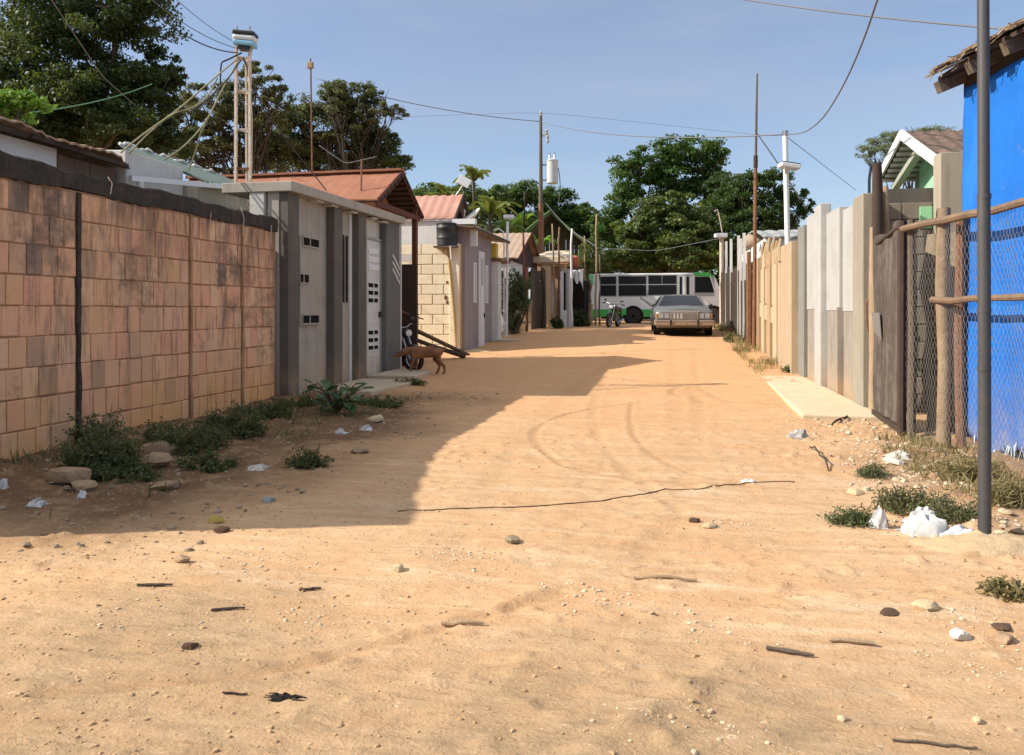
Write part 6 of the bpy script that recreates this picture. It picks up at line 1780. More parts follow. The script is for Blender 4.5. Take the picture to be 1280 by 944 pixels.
cl_ = [pxclump(*q) for q in ((1105, 180, 26, 16, 30), (1140, 172, 34, 14, 30), (1085, 192, 14, 10, 30), (1170, 166, 26, 10, 30), (1130, 198, 40, 18, 30))]
p = pt(1140, 388, 30.3)
tree('feathery pale green tree behind the gabled house', (p.x, p.y), cl_, 15000, .11, LM['pale'], M['bark'], GT, 34, .12, .5, 22, .34, .3, .22, .1, twigs=4)

# thicket closing the view beyond the last houses
cl_ = [pxclump(x, 345 - 6 * math.sin(x * .05), 34, 26, 62) for x in range(520, 1120, 40)]
P, ow = crown_points(cl_, 34000, np.random.default_rng(77), 30, .3, .2)
tag(quads_object('woods', leaf_arrays(P, .3, .5, .25, np.random.default_rng(78), ow), LM['dark']), 'distant dark thicket closing the view behind the bus', None, None, 'stuff')

# palms and banana plants behind the far left houses
def frond(P, base, tip, droop, wd, n=16, up=V((0, 0, 1)), cut=True):
    base, tip = V(base), V(tip); d = tip - base
    side = d.cross(up).normalized()
    prev = None
    for k in range(n):
        s0, s1 = k / n, (k + 1) / n
        a = base + d * s0 + V((0, 0, droop * 4 * s0 * (1 - s0) - droop * 1.2 * s0 ** 2)); b = base + d * s1 + V((0, 0, droop * 4 * s1 * (1 - s1) - droop * 1.2 * s1 ** 2))
        w0 = wd * math.sin(math.pi * min(1, .12 + .88 * s0)) ** .7
        for s in (-1, 1):
            if cut:
                P += [a, b, b + side * s * w0 + d * .1 - V((0, 0, w0 * .35)), a + side * s * w0 * .9 + d * .12 - V((0, 0, w0 * .4))] if k % 1 == 0 else []
            else:
                w1 = wd * math.sin(math.pi * min(1, .12 + .88 * s1)) ** .7
                P += [a, b, b + side * s * w1 - V((0, 0, w1 * .3)), a + side * s * w0 - V((0, 0, w0 * .3))]
def palm(label, top, n, ln, wd, lm_, trunk_r, group, cut=True, seed=1, name='palm_tree', cat='palm', droop=.25, tilt=(.15, .9)):
    rd = random.Random(seed); top = V(top)
    b = V((top.x + .1, top.y, gz(top.x, top.y) - .1))
    root = thing(name, label, cat, b, group)
    MB().tube([b, b.lerp(top, .5) + V((.06, 0, 0)), top], [trunk_r * 1.2, trunk_r, trunk_r * .8], 9).build('trunk', M['bark'], root, smooth=True)
    P = []
    for k in range(n):
        a = 2 * math.pi * k / n + rd.uniform(-.3, .3); el = rd.uniform(*tilt)
        d = V((math.cos(a) * math.cos(el), math.sin(a) * math.cos(el), math.sin(el))) * ln * rd.uniform(.75, 1.1)
        frond(P, top, top + d, ln * droop, wd * rd.uniform(.8, 1.1), 10, cut=cut)
    quads_object('crown', np.array([tuple(q) for q in P]), LM[lm_], root)
    return root
GP = 'palms and banana plants behind the far houses'
palm('papaya like palm standing above the satellite dish', pt(592, 226, 38), 13, 1.15, .2, 'palm', .09, GP, True, 2, droop=.2)
palm('low palm above the left end of the pink roof', pt(557, 246, 36), 11, 1.0, .18, 'palm', .08, GP, True, 3, droop=.2)
palm('broad palm between the lamp pole and the pink roof gable', pt(612, 268, 37), 12, 1.5, .22, 'palm', .1, GP, True, 4, droop=.2)
palm('banana plant with wide leaves above the red gable', pt(648, 296, 42), 9, 1.9, .36, 'bright', .13, GP, False, 5, 'banana_plant', 'banana plant', .3, (.4, 1.2))
palm('banana plant behind the roof of the cream porch', pt(674, 318, 44), 9, 1.8, .34, 'bright', .13, GP, False, 6, 'banana_plant', 'banana plant', .3, (.3, 1.1))
palm('banana plant with torn leaves behind the lamp pole', pt(628, 300, 40), 8, 1.7, .3, 'mid', .12, GP, False, 7, 'banana_plant', 'banana plant', .3, (.4, 1.2))
# scrub behind the stick poles
for i, (lab, qs, n_) in enumerate((('scrubby bush behind the stick poles left of the bus', ((722, 335, 16, 26, 47), (742, 322, 18, 26, 47), (755, 335, 14, 14, 47)), 4200),
                                   ('low dark bush at the foot of the white pipe pole', ((722, 398, 8, 12, 35.5), (729, 404, 8, 8, 35.5)), 900),
                                   ('low dark bush beneath the metal sheet shed', ((700, 408, 6, 8, 33.2), (694, 404, 5, 8, 33.6)), 600))):
    cl_ = [pxclump(*q) for q in qs]; c0 = V(cl_[0][0]); b = V((c0.x, c0.y, gz(c0.x, c0.y)))
    t = thing('bush', lab, 'bush', b); rng = np.random.default_rng(60 + i)
    P, ow = crown_points(cl_, n_, rng, 20, .36, .4)
    quads_object('foliage', leaf_arrays(P, .15, .45, .2, rng, ow), LM['olive' if i == 0 else 'dark'], t)
    mb = MB(); rd = random.Random(i)
    for c, r in cl_: limb(mb, b - V((0, 0, .1)), V(c), .05, .012, rd)
    mb.build('stem', M['bark'], t)

# ================================================================ WEEDS
weed_m = leafmat('weed_leaf', (.045, .065, .028), (.13, .16, .065), .35, (.24, .23, .11))
dryw_m = leafmat('dry_weed', (.17, .13, .06), (.36, .28, .13), .3, (.2, .22, .08))
olw_m = leafmat('olive_weed', (.06, .075, .03), (.17, .18, .075), .3, (.28, .24, .11))
def weed(label, px, py, rx, ry, n=900, m=weed_m, leaf=.05, seed=0, group='weed clumps along the verges', aspect=.4):
    b = onG(px, py); k = b.y * 1.0 / FPX
    tt = (b - V((0, 0, EYE))).dot(V((-SA, CA, 0)))
    k = tt / FPX
    t = thing('weed', label, 'weed', b, group)
    rng = np.random.default_rng(seed + 100); rd = random.Random(seed)
    stems = MB(); P = []
    ns = max(8, int(n / 32))
    for s in range(ns):
        a = rd.uniform(0, 6.28); q = rd.uniform(0, 1) ** .6
        x, y = math.cos(a) * q * rx * k, math.sin(a) * q * rx * k * .7
        bb = V((b.x + x, b.y + y, gz(b.x + x, b.y + y)))
        h = ry * k * 1.7 * rd.uniform(.35, 1.0) * (1 - .55 * q)
        tp = bb + V((rd.uniform(-.35, .35) * h + x * .3, rd.uniform(-.35, .35) * h + y * .3, h))
        stems.tube([bb, bb.lerp(tp, .5) + V((0, 0, h * .1)), tp], [.005, .004, .002], 3)
        for j in range(int(n / ns)):
            u = rd.uniform(.12, 1.0); w_ = .05 + .25 * h * (1 - u * .5)
            P.append(tuple(bb.lerp(tp, u) + V((rd.gauss(0, w_ * .5), rd.gauss(0, w_ * .5), rd.gauss(0, w_ * .3)))))
    tag(stems.build('stems', M['wood'], t), kind='stuff')
    P = np.array(P); P[:, 2] = np.maximum(P[:, 2], gzv(P[:, 0], P[:, 1]) + .012)
    quads_object('leaves', leaf_arrays(P, leaf, aspect, .2 if aspect > .2 else -.1, rng), m, t)
    return t
weed('tall dark weed clump against the block wall, beside the largest rock', 128, 588, 42, 52, 2600, leaf=.05, seed=1)
weed('low dark weeds in front of the big wall weed clump', 150, 596, 40, 16, 1300, seed=2)
weed('weed clump below the dark joint column of the block wall', 118, 552, 24, 26, 900, seed=3)
weed('wide weed clump in the middle of the block wall foot', 232, 562, 46, 28, 2100, seed=4)
weed('thick weeds at the wall foot between the two middle clumps', 292, 545, 38, 30, 2200, seed=5)
weed('weed clump at the far end of the block wall', 338, 520, 30, 16, 1300, seed=6)
weed('short weeds trailing across the soil bank', 262, 586, 32, 11, 800, seed=7)
weed('lone round weed tuft out on the soil bank', 382, 585, 20, 18, 900, leaf=.042, seed=8)
weed('ground weeds spilling before the first dark pilaster', 380, 508, 26, 11, 900, seed=9)
weed('grassy weeds on the edge of the cement apron', 478, 508, 26, 9, 900, seed=10)
weed('grassy weeds between the apron and the white metal door', 512, 482, 22, 7, 700, seed=11)
weed('dark weeds left of the white plastic bag', 1068, 655, 26, 13, 1400, leaf=.026, seed=12)
weed('grey green weeds behind the white plastic bag', 1135, 640, 40, 24, 2200, olw_m, .026, seed=13)
weed('olive weeds between the white bag and the dark pipe pole', 1190, 652, 28, 20, 1500, olw_m, .026, seed=14)
weed('small dark weed tuft among the litter below the gate', 1092, 596, 16, 12, 800, leaf=.026, seed=15)
weed('dry tan weeds along the foot of the blue tarpaulin', 1215, 600, 34, 24, 1500, dryw_m, .11, seed=16, aspect=.07)
weed('dry weeds at the tarpaulin foot right of the pipe pole', 1262, 632, 26, 28, 1100, dryw_m, .11, seed=18, aspect=.07)
weed('dry grassy weeds at the foot of the tall thin pole', 930, 440, 16, 8, 500, dryw_m, .1, seed=19, aspect=.09)
weed('dark green weeds at the end of the far plank fence', 920, 428, 13, 9, 500, weed_m, .1, seed=20)
weed('dry weeds in front of the cream ornamental wall', 958, 455, 22, 7, 600, dryw_m, .09, seed=21, aspect=.09)
weed('tufts of dry weeds under the far lamp pole', 908, 414, 11, 7, 400, dryw_m, .12, seed=22, aspect=.09)
weed('small green weed at the corner of the cream wall', 985, 466, 7, 8, 250, weed_m, .06, seed=23)
weed('flat olive weeds at the right edge of the road', 1262, 742, 30, 7, 500, dryw_m, .045, seed=24)

# broad leaved plant
b = onG(422, 516)
t = thing('broadleaf_plant', 'low plant with large glossy rounded leaves before the dark pilasters', 'plant', b)
bl = leafmat('glossy_leaf', (.03, .085, .028), (.08, .17, .06), .2, (.34, .42, .3))
rd = random.Random(8); P = []; stems = MB()
for k in range(44):
    a = rd.uniform(0, 6.28); q = rd.uniform(.03, .34); h = rd.uniform(.06, .4)
    c = V((b.x + math.cos(a) * q * 1.1, b.y + math.sin(a) * q * .8, b.z + h))
    d = V((math.cos(a), math.sin(a), rd.uniform(-.5, .6))).normalized() * rd.uniform(.13, .2)
    side = d.cross(V((rd.uniform(-.3, .3), rd.uniform(-.3, .3), 1))).normalized() * rd.uniform(.055, .085)
    stems.tube([b, b.lerp(c, .6) + V((0, 0, .08)), c], [.01, .008, .006], 4)
    for s in (-1, 1):
        up = V((0, 0, .02))
        P += [c, c + d * .5, c + d * .5 + side * s + up, c + d * .12 + side * s * .8 + up, c + d * .5, c + d, c + d * .8 + side * s * .7 + up, c + d * .5 + side * s + up]
stems.build('stems', M['wood'], t)
quads_object('leaves', np.array([tuple(q) for q in P]), bl, t)
# ================================================================ ROCKS, STICKS, LITTER
rockm = mat('rock', (.40, .27, .16), .95, (.28, .18, .11), 9, .8, dirt=.5, dirtcol=(.5, .38, .24), bump=.6, bscale=30)
rockp = mat('pale_rock', (.60, .48, .3), .95, (.48, .36, .2), 9, .8, dirt=.3, dirtcol=(.4, .27, .15), bump=.5, bscale=40)
rockd = mat('dark_clod', (.13, .075, .045), .95, (.07, .045, .03), 12, .8, bump=.6, bscale=40)
rubw = mat('rubble_white', (.66, .62, .54), .9, (.52, .46, .37), 12, .8, dirt=.4, dirtcol=(.45, .33, .2), bump=.5, bscale=40)
def rock_mesh(mb, c, r, seed, flat=.6, jag=.36):
    rd = random.Random(seed)
    nu, nv = 11, 8
    ph = [rd.uniform(0, 6.28) for _ in range(6)]
    ax = V((rd.uniform(-1, 1), rd.uniform(-1, 1), rd.uniform(-.3, .3)))
    k0 = len(mb.v)
    rot = Matrix.Rotation(rd.uniform(0, 6.28), 3, 'Z') @ Matrix.Rotation(rd.uniform(-.25, .25), 3, 'X')
    mb.ball(c, (r[0], r[1], r[2]), nu, nv, jag * .35, rot, seed)
    planes = [V((rd.gauss(0, 1), rd.gauss(0, 1), rd.gauss(0, .7))).normalized() for _ in range(6)]
    for i in range(k0, len(mb.v)):
        p = V(mb.v[i]) - V(c); q = V((p.x / r[0], p.y / r[1], p.z / r[2]))
        for n_ in planes:
            d = q.dot(n_)
            if d > .62: q -= n_ * (d - .62) * .85
        mb.v[i] = tuple(V(c) + V((q.x * r[0], q.y * r[1], q.z * r[2])))
def rock(label, px, py, wpx, hpx, m=rockm, seed=0, group='stones lying about the road and verges', cat='stone', name='stone'):
    b = onG(px, py); tt = (b - V((0, 0, EYE))).dot(V((-SA, CA, 0))); k = tt / FPX
    r = (wpx * k / 2 * 1.15, wpx * k / 2 * .9, hpx * k / 2 * 1.15)
    mb = MB(); c = V((b.x, b.y, gz(b.x, b.y) + r[2] * .42)); rock_mesh(mb, c, r, seed)
    return tag(mb.build(name, m, None, smooth=16, origin=b), label, cat, group)
rock('large brown boulder beside the tall wall weeds', 86, 604, 50, 24, rockm, 1)
rock('brown rock slab leaning low against the large boulder', 104, 612, 34, 14, rockm, 2)
rock('long brown rock on the bank between two weed clumps', 198, 566, 48, 22, rockm, 3)
rock('dark brown rock just below the long brown rock', 196, 584, 40, 18, rockm, 4)
rock('flat pale rock lower on the soil bank', 210, 610, 36, 12, rockm, 5)
rock('small tan rock at the foot of the block wall', 278, 531, 18, 12, rockm, 6)
rock('tan rock at the road edge near the apron weeds', 470, 528, 22, 12, rockp, 7)
rock('reddish flat stone below the two white wrappers', 448, 566, 24, 9, rockm, 8)
rock('grey stone among the short weeds on the bank', 262, 588, 18, 7, rubw, 9)
rock('yellow brick lump at the edge of the wall shadow', 270, 654, 22, 10, mat('yellow_brick', (.5, .36, .09), .9, (.4, .27, .07), 9, .7, bump=.4), 10)
rock('dark clod below the yellow brick lump', 278, 666, 24, 9, rockd, 11)
rock('brown clod with a pale side, alone in the left foreground', 228, 704, 20, 12, rockm, 12)
rock('small dark clod in the near left foreground', 238, 812, 18, 9, rockd, 13)
rock('dark clod in the middle of the road', 868, 654, 16, 8, rockd, 14)
rock('pale clod beside the dark clod in mid road', 888, 660, 20, 8, rockp, 15)
rock('two lobed pale stone left of the road centre', 498, 716, 16, 10, rockp, 16)
rock('grey rounded stone in the road, far from any other', 640, 678, 24, 8, mat('grey_clod', (.3, .24, .15), .95, bump=.5), 17)
rock('whitish stone with a grey foot in the right foreground', 1199, 800, 30, 14, rubw, 18)
rock('brown clod beside the whitish stone', 1254, 802, 26, 12, rockm, 19)
rock('flat dark brown clod above the whitish stone', 1252, 787, 28, 7, rockd, 20)
rock('pale yellow pebble alone at the bottom right', 1221, 904, 14, 10, rockp, 21)
rock('small pale pebble in the lower right road', 1052, 900, 14, 9, rockp, 22)
rock('pale stone cluster lump right of the road', 1158, 762, 30, 14, rockp, 23)
rock('flat reddish clod left of the pale stone lump', 1112, 768, 26, 6, rockd, 24)
rock('pale slab of stone on the mound right of the pipe pole', 1262, 688, 26, 9, rockp, 25)
rock('pale angular lump at the foot of the pipe pole', 1213, 682, 22, 9, rockp, 26)
rock('brown stone at the tarpaulin foot near the right edge', 1268, 668, 26, 12, rockm, 27)
rock('grey rubble lump among litter below the gate', 1118, 580, 26, 10, rubw, 28)
rock('tan rubble lump near the small dark weed tuft', 1070, 618, 22, 8, rockp, 29)

def stick(label, a, b, r=.012, m=None, seed=0, lift=.0, group='sticks lying on the road', cat='stick', name='stick', bend=.05):
    p, q = onG(*a), onG(*b); rd = random.Random(seed); pts = []
    n = 8
    for k in range(n + 1):
        s = k / n; c = p.lerp(q, s)
        c = V((c.x + rd.uniform(-1, 1) * bend * .2 * (q - p).length, c.y + rd.uniform(-1, 1) * bend * .2 * (q - p).length, 0))
        pts.append(V((c.x, c.y, gz(c.x, c.y) + r * .9 + lift * math.sin(math.pi * s))))
    rs = [r * .72 * (1.0 - .25 * abs(2 * k / n - .8) + rd.uniform(-.14, .14)) for k in range(n + 1)]
    return tag(MB().tube(pts, rs, 7).build(name, m or M['wood_dark'], None, smooth=True, origin=pts[0]), label, cat, group)
stick('dark flat stick in the lower right road', (958, 816), (1018, 823), .014, M['wood'], 1)
stick('short brown stick right of the dark flat one', (1036, 806), (1094, 810), .016, M['wood_tan'], 2)
stick('thin dark stick left of the road centre', (264, 767), (306, 763), .01, M['wood_dark'], 3)
stick('thin dark stick near the left edge', (172, 736), (215, 735), .011, M['wood_dark'], 4)
stick('pale thin stick left of the foreground centre', (552, 784), (606, 785), .014, M['wood_tan'], 5)
stick('pale straw stick in the middle of the road', (792, 725), (872, 728), .013, M['wood_tan'], 6)
stick('long crooked dark twig at the bottom right', (1116, 927), (1222, 939), .007, M['wood'], 7, bend=.16)
stick('small dark twig with a knob left of centre', (374, 740), (402, 738), .01, M['wood_dark'], 8)
stick('curved dark rod lying beside the pale kerb slab', (1040, 533), (1076, 517), .022, M['wood_dark'], 9, .03)
stick('thin twig standing out of litter on the right verge', (1012, 560), (1036, 590), .012, M['wood_dark'], 10, .05)
# the clump of black rag and twigs at the bottom centre
b = onG(357, 874)
t = thing('rag', 'crumpled scrap of black rag with twigs on the foreground sand', 'rag', b)
mb = MB(); rd = random.Random(4)
mb.sheet(lambda u, v: (b.x - .055 + .11 * u + .01 * math.sin(v * 9), b.y - .025 + .05 * v, gz(b.x, b.y) + .003 + (.006 * math.sin(u * 17 + v * 9) + .004 * math.sin(u * 41) + .01) * math.sin(math.pi * v) * math.sin(math.pi * u) ** .5), 34, 10, (0, 0, .004)); mb.build('cloth', M['void'], t, smooth='all')
mb = MB()
for k in range(12):
    a = rd.choice([0, 3.14]) + rd.uniform(-.5, .5); mb.tube([(b.x + rd.uniform(-.03, .03), b.y, b.z + .01), (b.x + math.cos(a) * .05, b.y + math.sin(a) * .04, b.z + rd.uniform(.004, .012)), (b.x + math.cos(a) * .085, b.y + math.sin(a) * .04, b.z + .006)], .0022, 4)
mb.build('twigs', M['wood_dark'], t)
stick('small dark root scrap left of the black rag', (278, 869), (310, 872), .006, M['wood_dark'], 12, bend=.2)

# crumpled plastic and paper
bagm = mat('plastic_white', (.66, .65, .62), .45, (.36, .36, .37), 9, .7, bump=.1)
def crumple(label, px, py, wpx, hpx, m, seed=0, name='litter', cat='litter', group='scraps of litter on the verges', rough=.42):
    b = onG(px, py); tt = (b - V((0, 0, EYE))).dot(V((-SA, CA, 0))); k = tt / FPX
    w_, h = wpx * k, hpx * k
    from mathutils import noise as mn
    def f(u, v):
        x, y = (u - .5) * w_, (v - .5) * w_ * .75
        nn = mn.noise(V((u * 4.3 + seed, v * 4.1, seed * 1.7))); n2 = mn.noise(V((u * 11 + seed, v * 11, seed)))
        rr_ = min(1, math.hypot(2 * u - 1, 2 * v - 1)); hh = h * 1.25 * (1 - rr_ ** 2.2) ** .7 * (.68 + rough * 1.1 * nn + rough * .5 * n2)
        return (b.x + x * (1 + .25 * n2) + .3 * w_ * nn, b.y + y * (1 + .3 * nn), gz(b.x + x, b.y + y) + .006 + max(0, hh))
    mb = MB(); mb.sheet(f, 26, 22, (0, 0, .004))
    return tag(mb.build(name, m, None, smooth=22, origin=b), label, cat, group)
crumple('big crumpled white plastic bag among the weeds left of the pipe pole', 1152, 668, 46, 30, bagm, 1, 'plastic_bag', 'plastic bag')
crumple('small upright white plastic scrap just left of the big white bag', 1098, 661, 19, 24, bagm, 2)
crumple('folded grey and white newspaper by the foot of the pipe pole', 1200, 672, 42, 10, mat('newsprint', (.58, .6, .62), .8, (.2, .22, .25), 26, .9, bump=.05), 3)
crumple('white torn packet on the shaded soil at the left', 47, 632, 22, 7, bagm, 4)
crumple('small white scrap at the left picture edge', 4, 612, 10, 12, bagm, 5)
crumple('tiny white wrapper right of the torn packet', 102, 622, 9, 4, bagm, 6)
crumple('white wrapper on the bank near the lone weed tuft', 426, 542, 13, 6, bagm, 7)
crumple('second white wrapper nearer the tan rock', 458, 538, 14, 6, bagm, 8)
crumple('grey tangle of plastic at the corner of the kerb slab', 996, 548, 24, 9, mat('grey_plastic', (.5, .48, .44), .6, (.1, .1, .1), 20, .9, bump=.1), 9)
crumple('pale paper scrap in the middle of the sunny road', 935, 603, 16, 3, bagm, 10)
crumple('pale rubble and paper heap below the gate', 1122, 573, 26, 7, rubw, 11)
crumple('grey green rag on the shaded bank', 336, 627, 16, 5, mat('grey_rag', (.34, .36, .33), .9, bump=.2), 12)
crumple('pale sack scrap on the bank left of the lone weed tuft', 322, 588, 22, 6, rubw, 13)

# the low dirt mound round the pipe pole
b = onG(1238, 682)
mb = MB()
def mound(u, v):
    a, q = u * 6.2832, v
    n_ = .25 * math.sin(a * 3 + 1) + .15 * math.sin(a * 7)
    x, y = b.x + math.cos(a) * q * (.5 + .1 * n_), b.y + math.sin(a) * q * (.2 + .05 * n_)
    return (x, y, gz(x, y) - .02 + .075 * (1 - q ** 2) + .05 * float(fbm(np.array([x * 14]), np.array([y * 14]), 3, 4)[0]))
mb.grid(lambda u, v: mound(u, 1 - v * .999), 40, 12)
tag(mb.build('dirt_mound', mat('mound_dirt', (.58, .43, .25), .97, (.46, .31, .17), 7, .8, dirt=.3, bump=.6, bscale=50), None, smooth='all'), 'low pale mound of dry dirt around the pipe pole foot', None, None, 'structure')

# shadow of an overhead wire, laid on the road as a thin dark tube
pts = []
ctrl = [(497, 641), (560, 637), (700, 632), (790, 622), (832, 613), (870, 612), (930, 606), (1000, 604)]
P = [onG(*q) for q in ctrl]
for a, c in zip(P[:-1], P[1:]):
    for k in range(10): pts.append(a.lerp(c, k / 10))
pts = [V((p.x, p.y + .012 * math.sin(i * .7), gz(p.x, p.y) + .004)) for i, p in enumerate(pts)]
tag(MB().tube(pts, .0045, 6).build('cable', mat('wire_shadow_brown', (.2, .125, .075), .9, bump=.2), None, smooth='all', origin=pts[0]), 'painted shadow of an overhead wire, a thin dark tube across the road', 'cable')  # 'cable' here is the wire's painted shadow

# gravel: countless small stones
def scatter(name, label, n, m, seed, fn, rmin, rmax):
    rd = np.random.default_rng(seed); vs, fs = [], []
    base = np.array([(math.cos(a), math.sin(a), -.1) for a in np.arange(5) * 1.2566] + [(.62 * math.cos(a + .6), .62 * math.sin(a + .6), .72) for a in np.arange(5) * 1.2566], float)
    tri = [(k, (k + 1) % 5, 5 + k) for k in range(5)] + [((k + 1) % 5, 5 + (k + 1) % 5, 5 + k) for k in range(5)] + [(5, 6, 7, 8, 9)]
    xy = fn(rd, n); zz = gzv(xy[:, 0], xy[:, 1])
    for i in range(len(xy)):
        r = rmin * (rmax / rmin) ** (rd.random() ** 2.2) ; a = rd.random() * 6.28
        k = len(vs); ca, sa = math.cos(a), math.sin(a)
        sc_ = rd.uniform(.6, 1.3, 3); jj = base * sc_ + rd.normal(size=(10, 3)) * .1
        for q in jj:
            vs.append((xy[i, 0] + (q[0] * ca - q[1] * sa) * r, xy[i, 1] + (q[0] * sa + q[1] * ca) * r, zz[i] + q[2] * r * .62 + r * .12))
        fs += [tuple(k + j for j in f_) for f_ in tri]
    mb = MB(); mb.v, mb.f, mb.m = vs, fs, [0] * len(fs)
    return tag(mb.build(name, m, None), label, None, None, 'stuff')
gravm = mat('gravel', (.58, .4, .23), .95, (.5, .31, .155), 5, .8, bump=.3, isl=.75, islcol=(.36, .22, .11))
def road_pts(rd, n):
    y = 2.2 + 20 * rd.random(n) ** 1.9; x = -4.6 + rd.random(n) * (7.4)
    x = np.where(rd.random(n) < .5, x, np.where(rd.random(n) < .5, rd.normal(-2.6, .9, n), rd.normal(1.7, .5, n)))
    return np.stack([np.clip(x, -6, 2.75), y], 1)
scatter('gravel', 'scattered small stones and grit on the sandy road', 10000, gravm, 5, road_pts, .003, .014)
def bank_pts(rd, n):
    y = 3.9 + 9 * rd.random(n) ** 1.2; x = -6.0 + 3.2 * rd.random(n) ** 1.0
    return np.stack([x, y], 1)
scatter('rubble', 'small dark rubble and clods on the shaded soil bank', 1500, mat('bank_rubble', (.26, .17, .1), .95, (.15, .095, .06), 5, .8, bump=.3, isl=.8, islcol=(.42, .34, .25)), 6, bank_pts, .006, .035)
def bank2(rd, n):
    y = 5.2 + 5.6 * rd.random(n) ** 1.2; x = 1.5 + 1.4 * rd.random(n) ** .8
    return np.stack([x, y], 1)
scatter('rubble', 'small dry rubble on the verge below the gate and tarpaulin', 1700, mat('verge_rubble', (.55, .42, .26), .95, (.35, .24, .14), 5, .8, bump=.3, isl=.8, islcol=(.6, .52, .4)), 7, bank2, .006, .04)
cl_pts = [onG(*q) for q in ((750, 748), (730, 742), (190, 772), (420, 774), (880, 785), (1230, 830), (1180, 765), (560, 700), (905, 655), (560, 690), (330, 700), (860, 905))]
def heaps(rd, n):
    k = rd.integers(0, len(cl_pts), n); c = np.array([(p.x, p.y) for p in cl_pts])[k]
    return c + rd.normal(size=(n, 2)) * np.array([.17, .1])
scatter('gravel', 'patches of pale crushed rubble pressed into the road', 650, mat('pale_gravel', (.68, .58, .42), .95, (.55, .42, .26), 5, .8, bump=.3, isl=.6, islcol=(.4, .3, .2)), 8, heaps, .004, .014)
# dry grass blades on the verges
rd = np.random.default_rng(9)
def blades(name, label, pts, h0, h1, m):
    n = len(pts); a = rd.random(n) * 6.28; h = rd.uniform(h0, h1, n); w_ = .004 + .004 * rd.random(n)
    zz = gzv(pts[:, 0], pts[:, 1]); lean = rd.normal(size=(n, 2)) * .45 * h[:, None]
    v = np.empty((n, 4, 3)); dx, dy = np.cos(a) * w_, np.sin(a) * w_
    v[:, 0] = np.stack([pts[:, 0] - dx, pts[:, 1] - dy, zz], 1); v[:, 1] = np.stack([pts[:, 0] + dx, pts[:, 1] + dy, zz], 1)
    v[:, 2] = np.stack([pts[:, 0] + lean[:, 0] + dx * .3, pts[:, 1] + lean[:, 1] + dy * .3, zz + h], 1); v[:, 3] = np.stack([pts[:, 0] + lean[:, 0] - dx * .3, pts[:, 1] + lean[:, 1] - dy * .3, zz + h], 1)
    return tag(quads_object(name, v.reshape(-1, 3), m), label, None, None, 'stuff')
g1 = np.stack([rd.uniform(2.1, 2.95, 1500), 6.2 + 2.9 * rd.random(1500)], 1)
g1 = g1[fbm(g1[:, 0] * 2, g1[:, 1] * 2, 3, 7) > -.06]
blades('dry_grass', 'thin dry grass on the verge before the tarpaulin', g1, .03, .11, dryw_m)
g2 = np.stack([rd.uniform(1.9, 2.6, 2200), rd.uniform(17, 35, 2200)], 1)
g2 = g2[fbm(g2[:, 0] * 1.2, g2[:, 1] * .7, 3, 17) > -.02]
blades('dry_grass', 'thin dry grass along the foot of the right fences', g2, .08, .28, dryw_m)
g3 = np.stack([rd.uniform(-6.05, -3.9, 2600), rd.uniform(4.4, 12.5, 2600)], 1)
g3 = g3[fbm(g3[:, 0] * 1.1, g3[:, 1] * 1.1, 3, 27) > .04]
blades('grass', 'short dark grass on the soil bank under the block wall', g3, .04, .14, weed_m)

# planks and rods leaning by the cream wall
a, c = pt(503, 405, 19.6), onG(584, 447)
t = tag(MB().bar(a, c + V((0, 0, .08)), .2, .05).build('plank', M['wood'], None, origin=c), 'long grey plank leaning down towards the cream block wall foot', 'plank')
a2, c2 = pt(497, 416, 19.2), onG(580, 448)
tag(MB().tube([a2, a2.lerp(c2, .5), c2 + V((0, 0, .06))], [.05, .06, .07], 8).build('pole', M['wood_dark'], None, smooth=True, origin=c2), 'dark round pole lying below the leaning grey plank', 'pole')
a, c = pt(496, 386, 18.6), pt(529, 399, 20.0)
tag(MB().tube([a, a.lerp(c, .5) - V((0, 0, .03)), c], .018, 6).build('rod', M['rust'], None, smooth=True, origin=c), 'thin rusty rod jutting out behind the last dark pilaster', 'rod')
p = pt(503, 0, 18.9)
mb = MB(); mb.span((p.x - .3, p.y + .35, 0), (p.x + .25, p.y + .45, 2.6)); tag(mb.build('dark_screen', M['wood_dark'], None, origin=(p.x, p.y, 0)), 'dark timber screen in the passage behind the grey house front', 'screen')
p = pt(503, 0, 21)
mb = MB(); mb.span((p.x - .5, p.y, 2.78), (p.x + .35, p.y + .1, 2.98)); tag(mb.build('white_ledge', M['white'], None, origin=(p.x, p.y, 2.7)), 'white ledge piece beside the red wooden post', 'ledge')

# ================================================================ WIRES
top = pt(303, 72, 13.7)
G1, G2 = 'wires of the ladder mast', 'power lines over the street'
wire('dark thin wire from the mast head to the upper left, the lowest of three', [pt(296, 66, 13.7), pt(200, 22, 12)], .011, M['cable'], G1, .12)
wire('grey thin wire from the mast head to the upper left, the middle of three', [pt(294, 60, 13.7), pt(180, -8, 11)], .007, M['cable_grey'], G1, .1)
wire('grey thin wire from the mast head to the upper left, the highest of three', [pt(292, 52, 13.7), pt(190, -30, 11)], .006, M['cable_grey'], G1, .08)
wire('black cable drooping from the mast to a short dangling end', [pt(302, 66, 13.6), pt(286, 74, 13.6), pt(276, 78, 13.6), pt(275, 112, 13.6)], .016, M['cable'], G1)
wire('tan cable from the mast sagging to the white house roof', [pt(299, 72, 13.6), pt(270, 96, 13.2), pt(222, 138, 12.6), pt(176, 170, 12), pt(151, 191, 11.7)], .014, M['cable_tan'], G1)
wire('second tan cable looping beside the first and ending nearer the mast', [pt(272, 98, 13.2), pt(260, 122, 13), pt(240, 136, 12.8), pt(218, 140, 12.5), pt(186, 166, 12.2), pt(161, 192, 11.8)], .012, M['cable_tan'], G1)
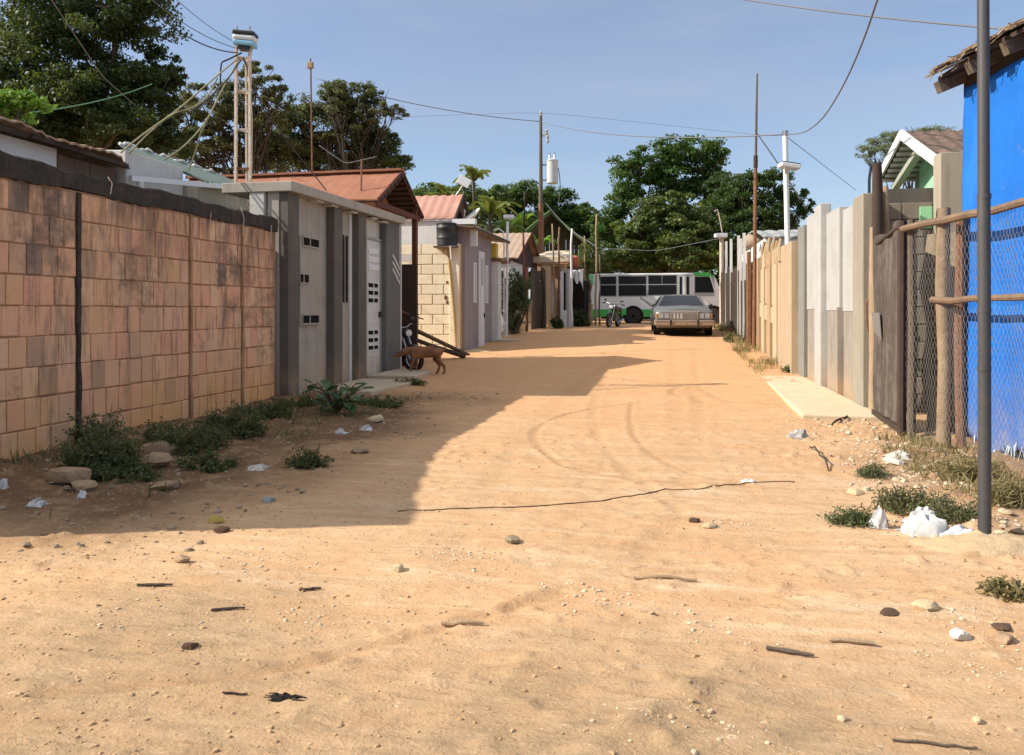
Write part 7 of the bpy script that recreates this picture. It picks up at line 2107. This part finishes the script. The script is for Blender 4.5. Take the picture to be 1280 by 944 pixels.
wire('tan cable dropping from the mast to the pale cement parapet', [pt(299, 74, 13.6), pt(276, 115, 13.4), pt(262, 145, 13.2), pt(247, 166, 13), pt(225, 188, 12.8), pt(205, 200, 12.6)], .013, M['cable_tan'], G1)
wire('pale cable forking down to the green roof', [pt(262, 145, 13.2), pt(250, 168, 13.2), pt(246, 185, 13.3), pt(232, 224, 13.6)], .011, M['cable_tan'], G1)
wire('black cable slanting left from the mast head', [pt(301, 76, 13.6), pt(284, 100, 13.4), pt(258, 126, 13), pt(238, 140, 12.8)], .014, M['cable'], G1)
wire('black guy wire slanting right from the mast head to the slab', [pt(304, 72, 13.7), pt(330, 140, 14.6), pt(408, 238, 16)], .013, M['cable'], G1)
wire('tan cord hanging along the right leg of the mast', [pt(311, 80, 13.6), pt(316, 150, 13.6), pt(315, 220, 13.6), pt(311, 258, 13.6)], .007, M['cable_tan'], G1)
wire('green wire crossing before the great dark tree', [pt(-30, 146, 12), pt(190, 105, 19)], .013, M['cable_green'], G2, .15)
wire('pale thin wire slanting across the great dark tree', [pt(58, -10, 18), pt(128, 96, 22), pt(190, 150, 26)], .012, M['cable_grey'], G2)
wire('long power line from the left trees past the transformer pole to the right lamp', [pt(395, 98, 40), pt(676, 152, 40)], .022, M['cable_grey'], G2, .35)
wire('power line running on from the transformer pole to the white lamp pole', [pt(676, 152, 40), pt(982, 168, 17.6)], .016, M['cable_grey'], G2, .35)
wire('thick cable rising from the white lamp pole into the sky', [pt(982, 168, 17.6), pt(1006, 167, 16.6), pt(1030, 148, 15), pt(1056, 105, 13), pt(1080, 50, 11), pt(1100, -10, 9.5)], .014, M['cable_grey'], G2)
wire('thick cable crossing the top right corner of the sky', [pt(915, -3, 14), pt(1300, 40, 9)], .013, M['cable_grey'], G2, .05)
wire('black cable falling from the tall pole behind the lamp head', [pt(947, 168, 21), pt(968, 198, 19), pt(990, 232, 18), pt(1008, 262, 17.5)], .016, M['cable'], G2)
wire('grey wire falling right of the white lamp pole', [pt(982, 170, 17.6), pt(1070, 238, 26)], .009, M['cable_grey'], G2)
wire('short wire between the tall pole and the white lamp pole', [pt(947, 168, 22), pt(982, 168, 17.6)], .01, M['cable_grey'], G2, .03)
wire('faint upper line passing behind the transformer pole', [pt(400, 150, 62), pt(676, 140, 60), pt(960, 170, 62)], .012, M['cable_grey'], G2)
wire('wire from the transformer pole down to the stick poles', [pt(680, 252, 40), pt(710, 286, 39), pt(745, 308, 37.2)], .018, M['cable_grey'], G2)
wire('wire from the stick poles across to the far lamp', [pt(745, 310, 37.2), pt(820, 314, 36), pt(901, 298, 34)], .014, M['cable_grey'], G2)
wire('black wire hanging between the orange roof and the trees', [pt(399, 182, 21), pt(432, 205, 20.6), pt(472, 196, 20)], .018, M['cable'], G2)
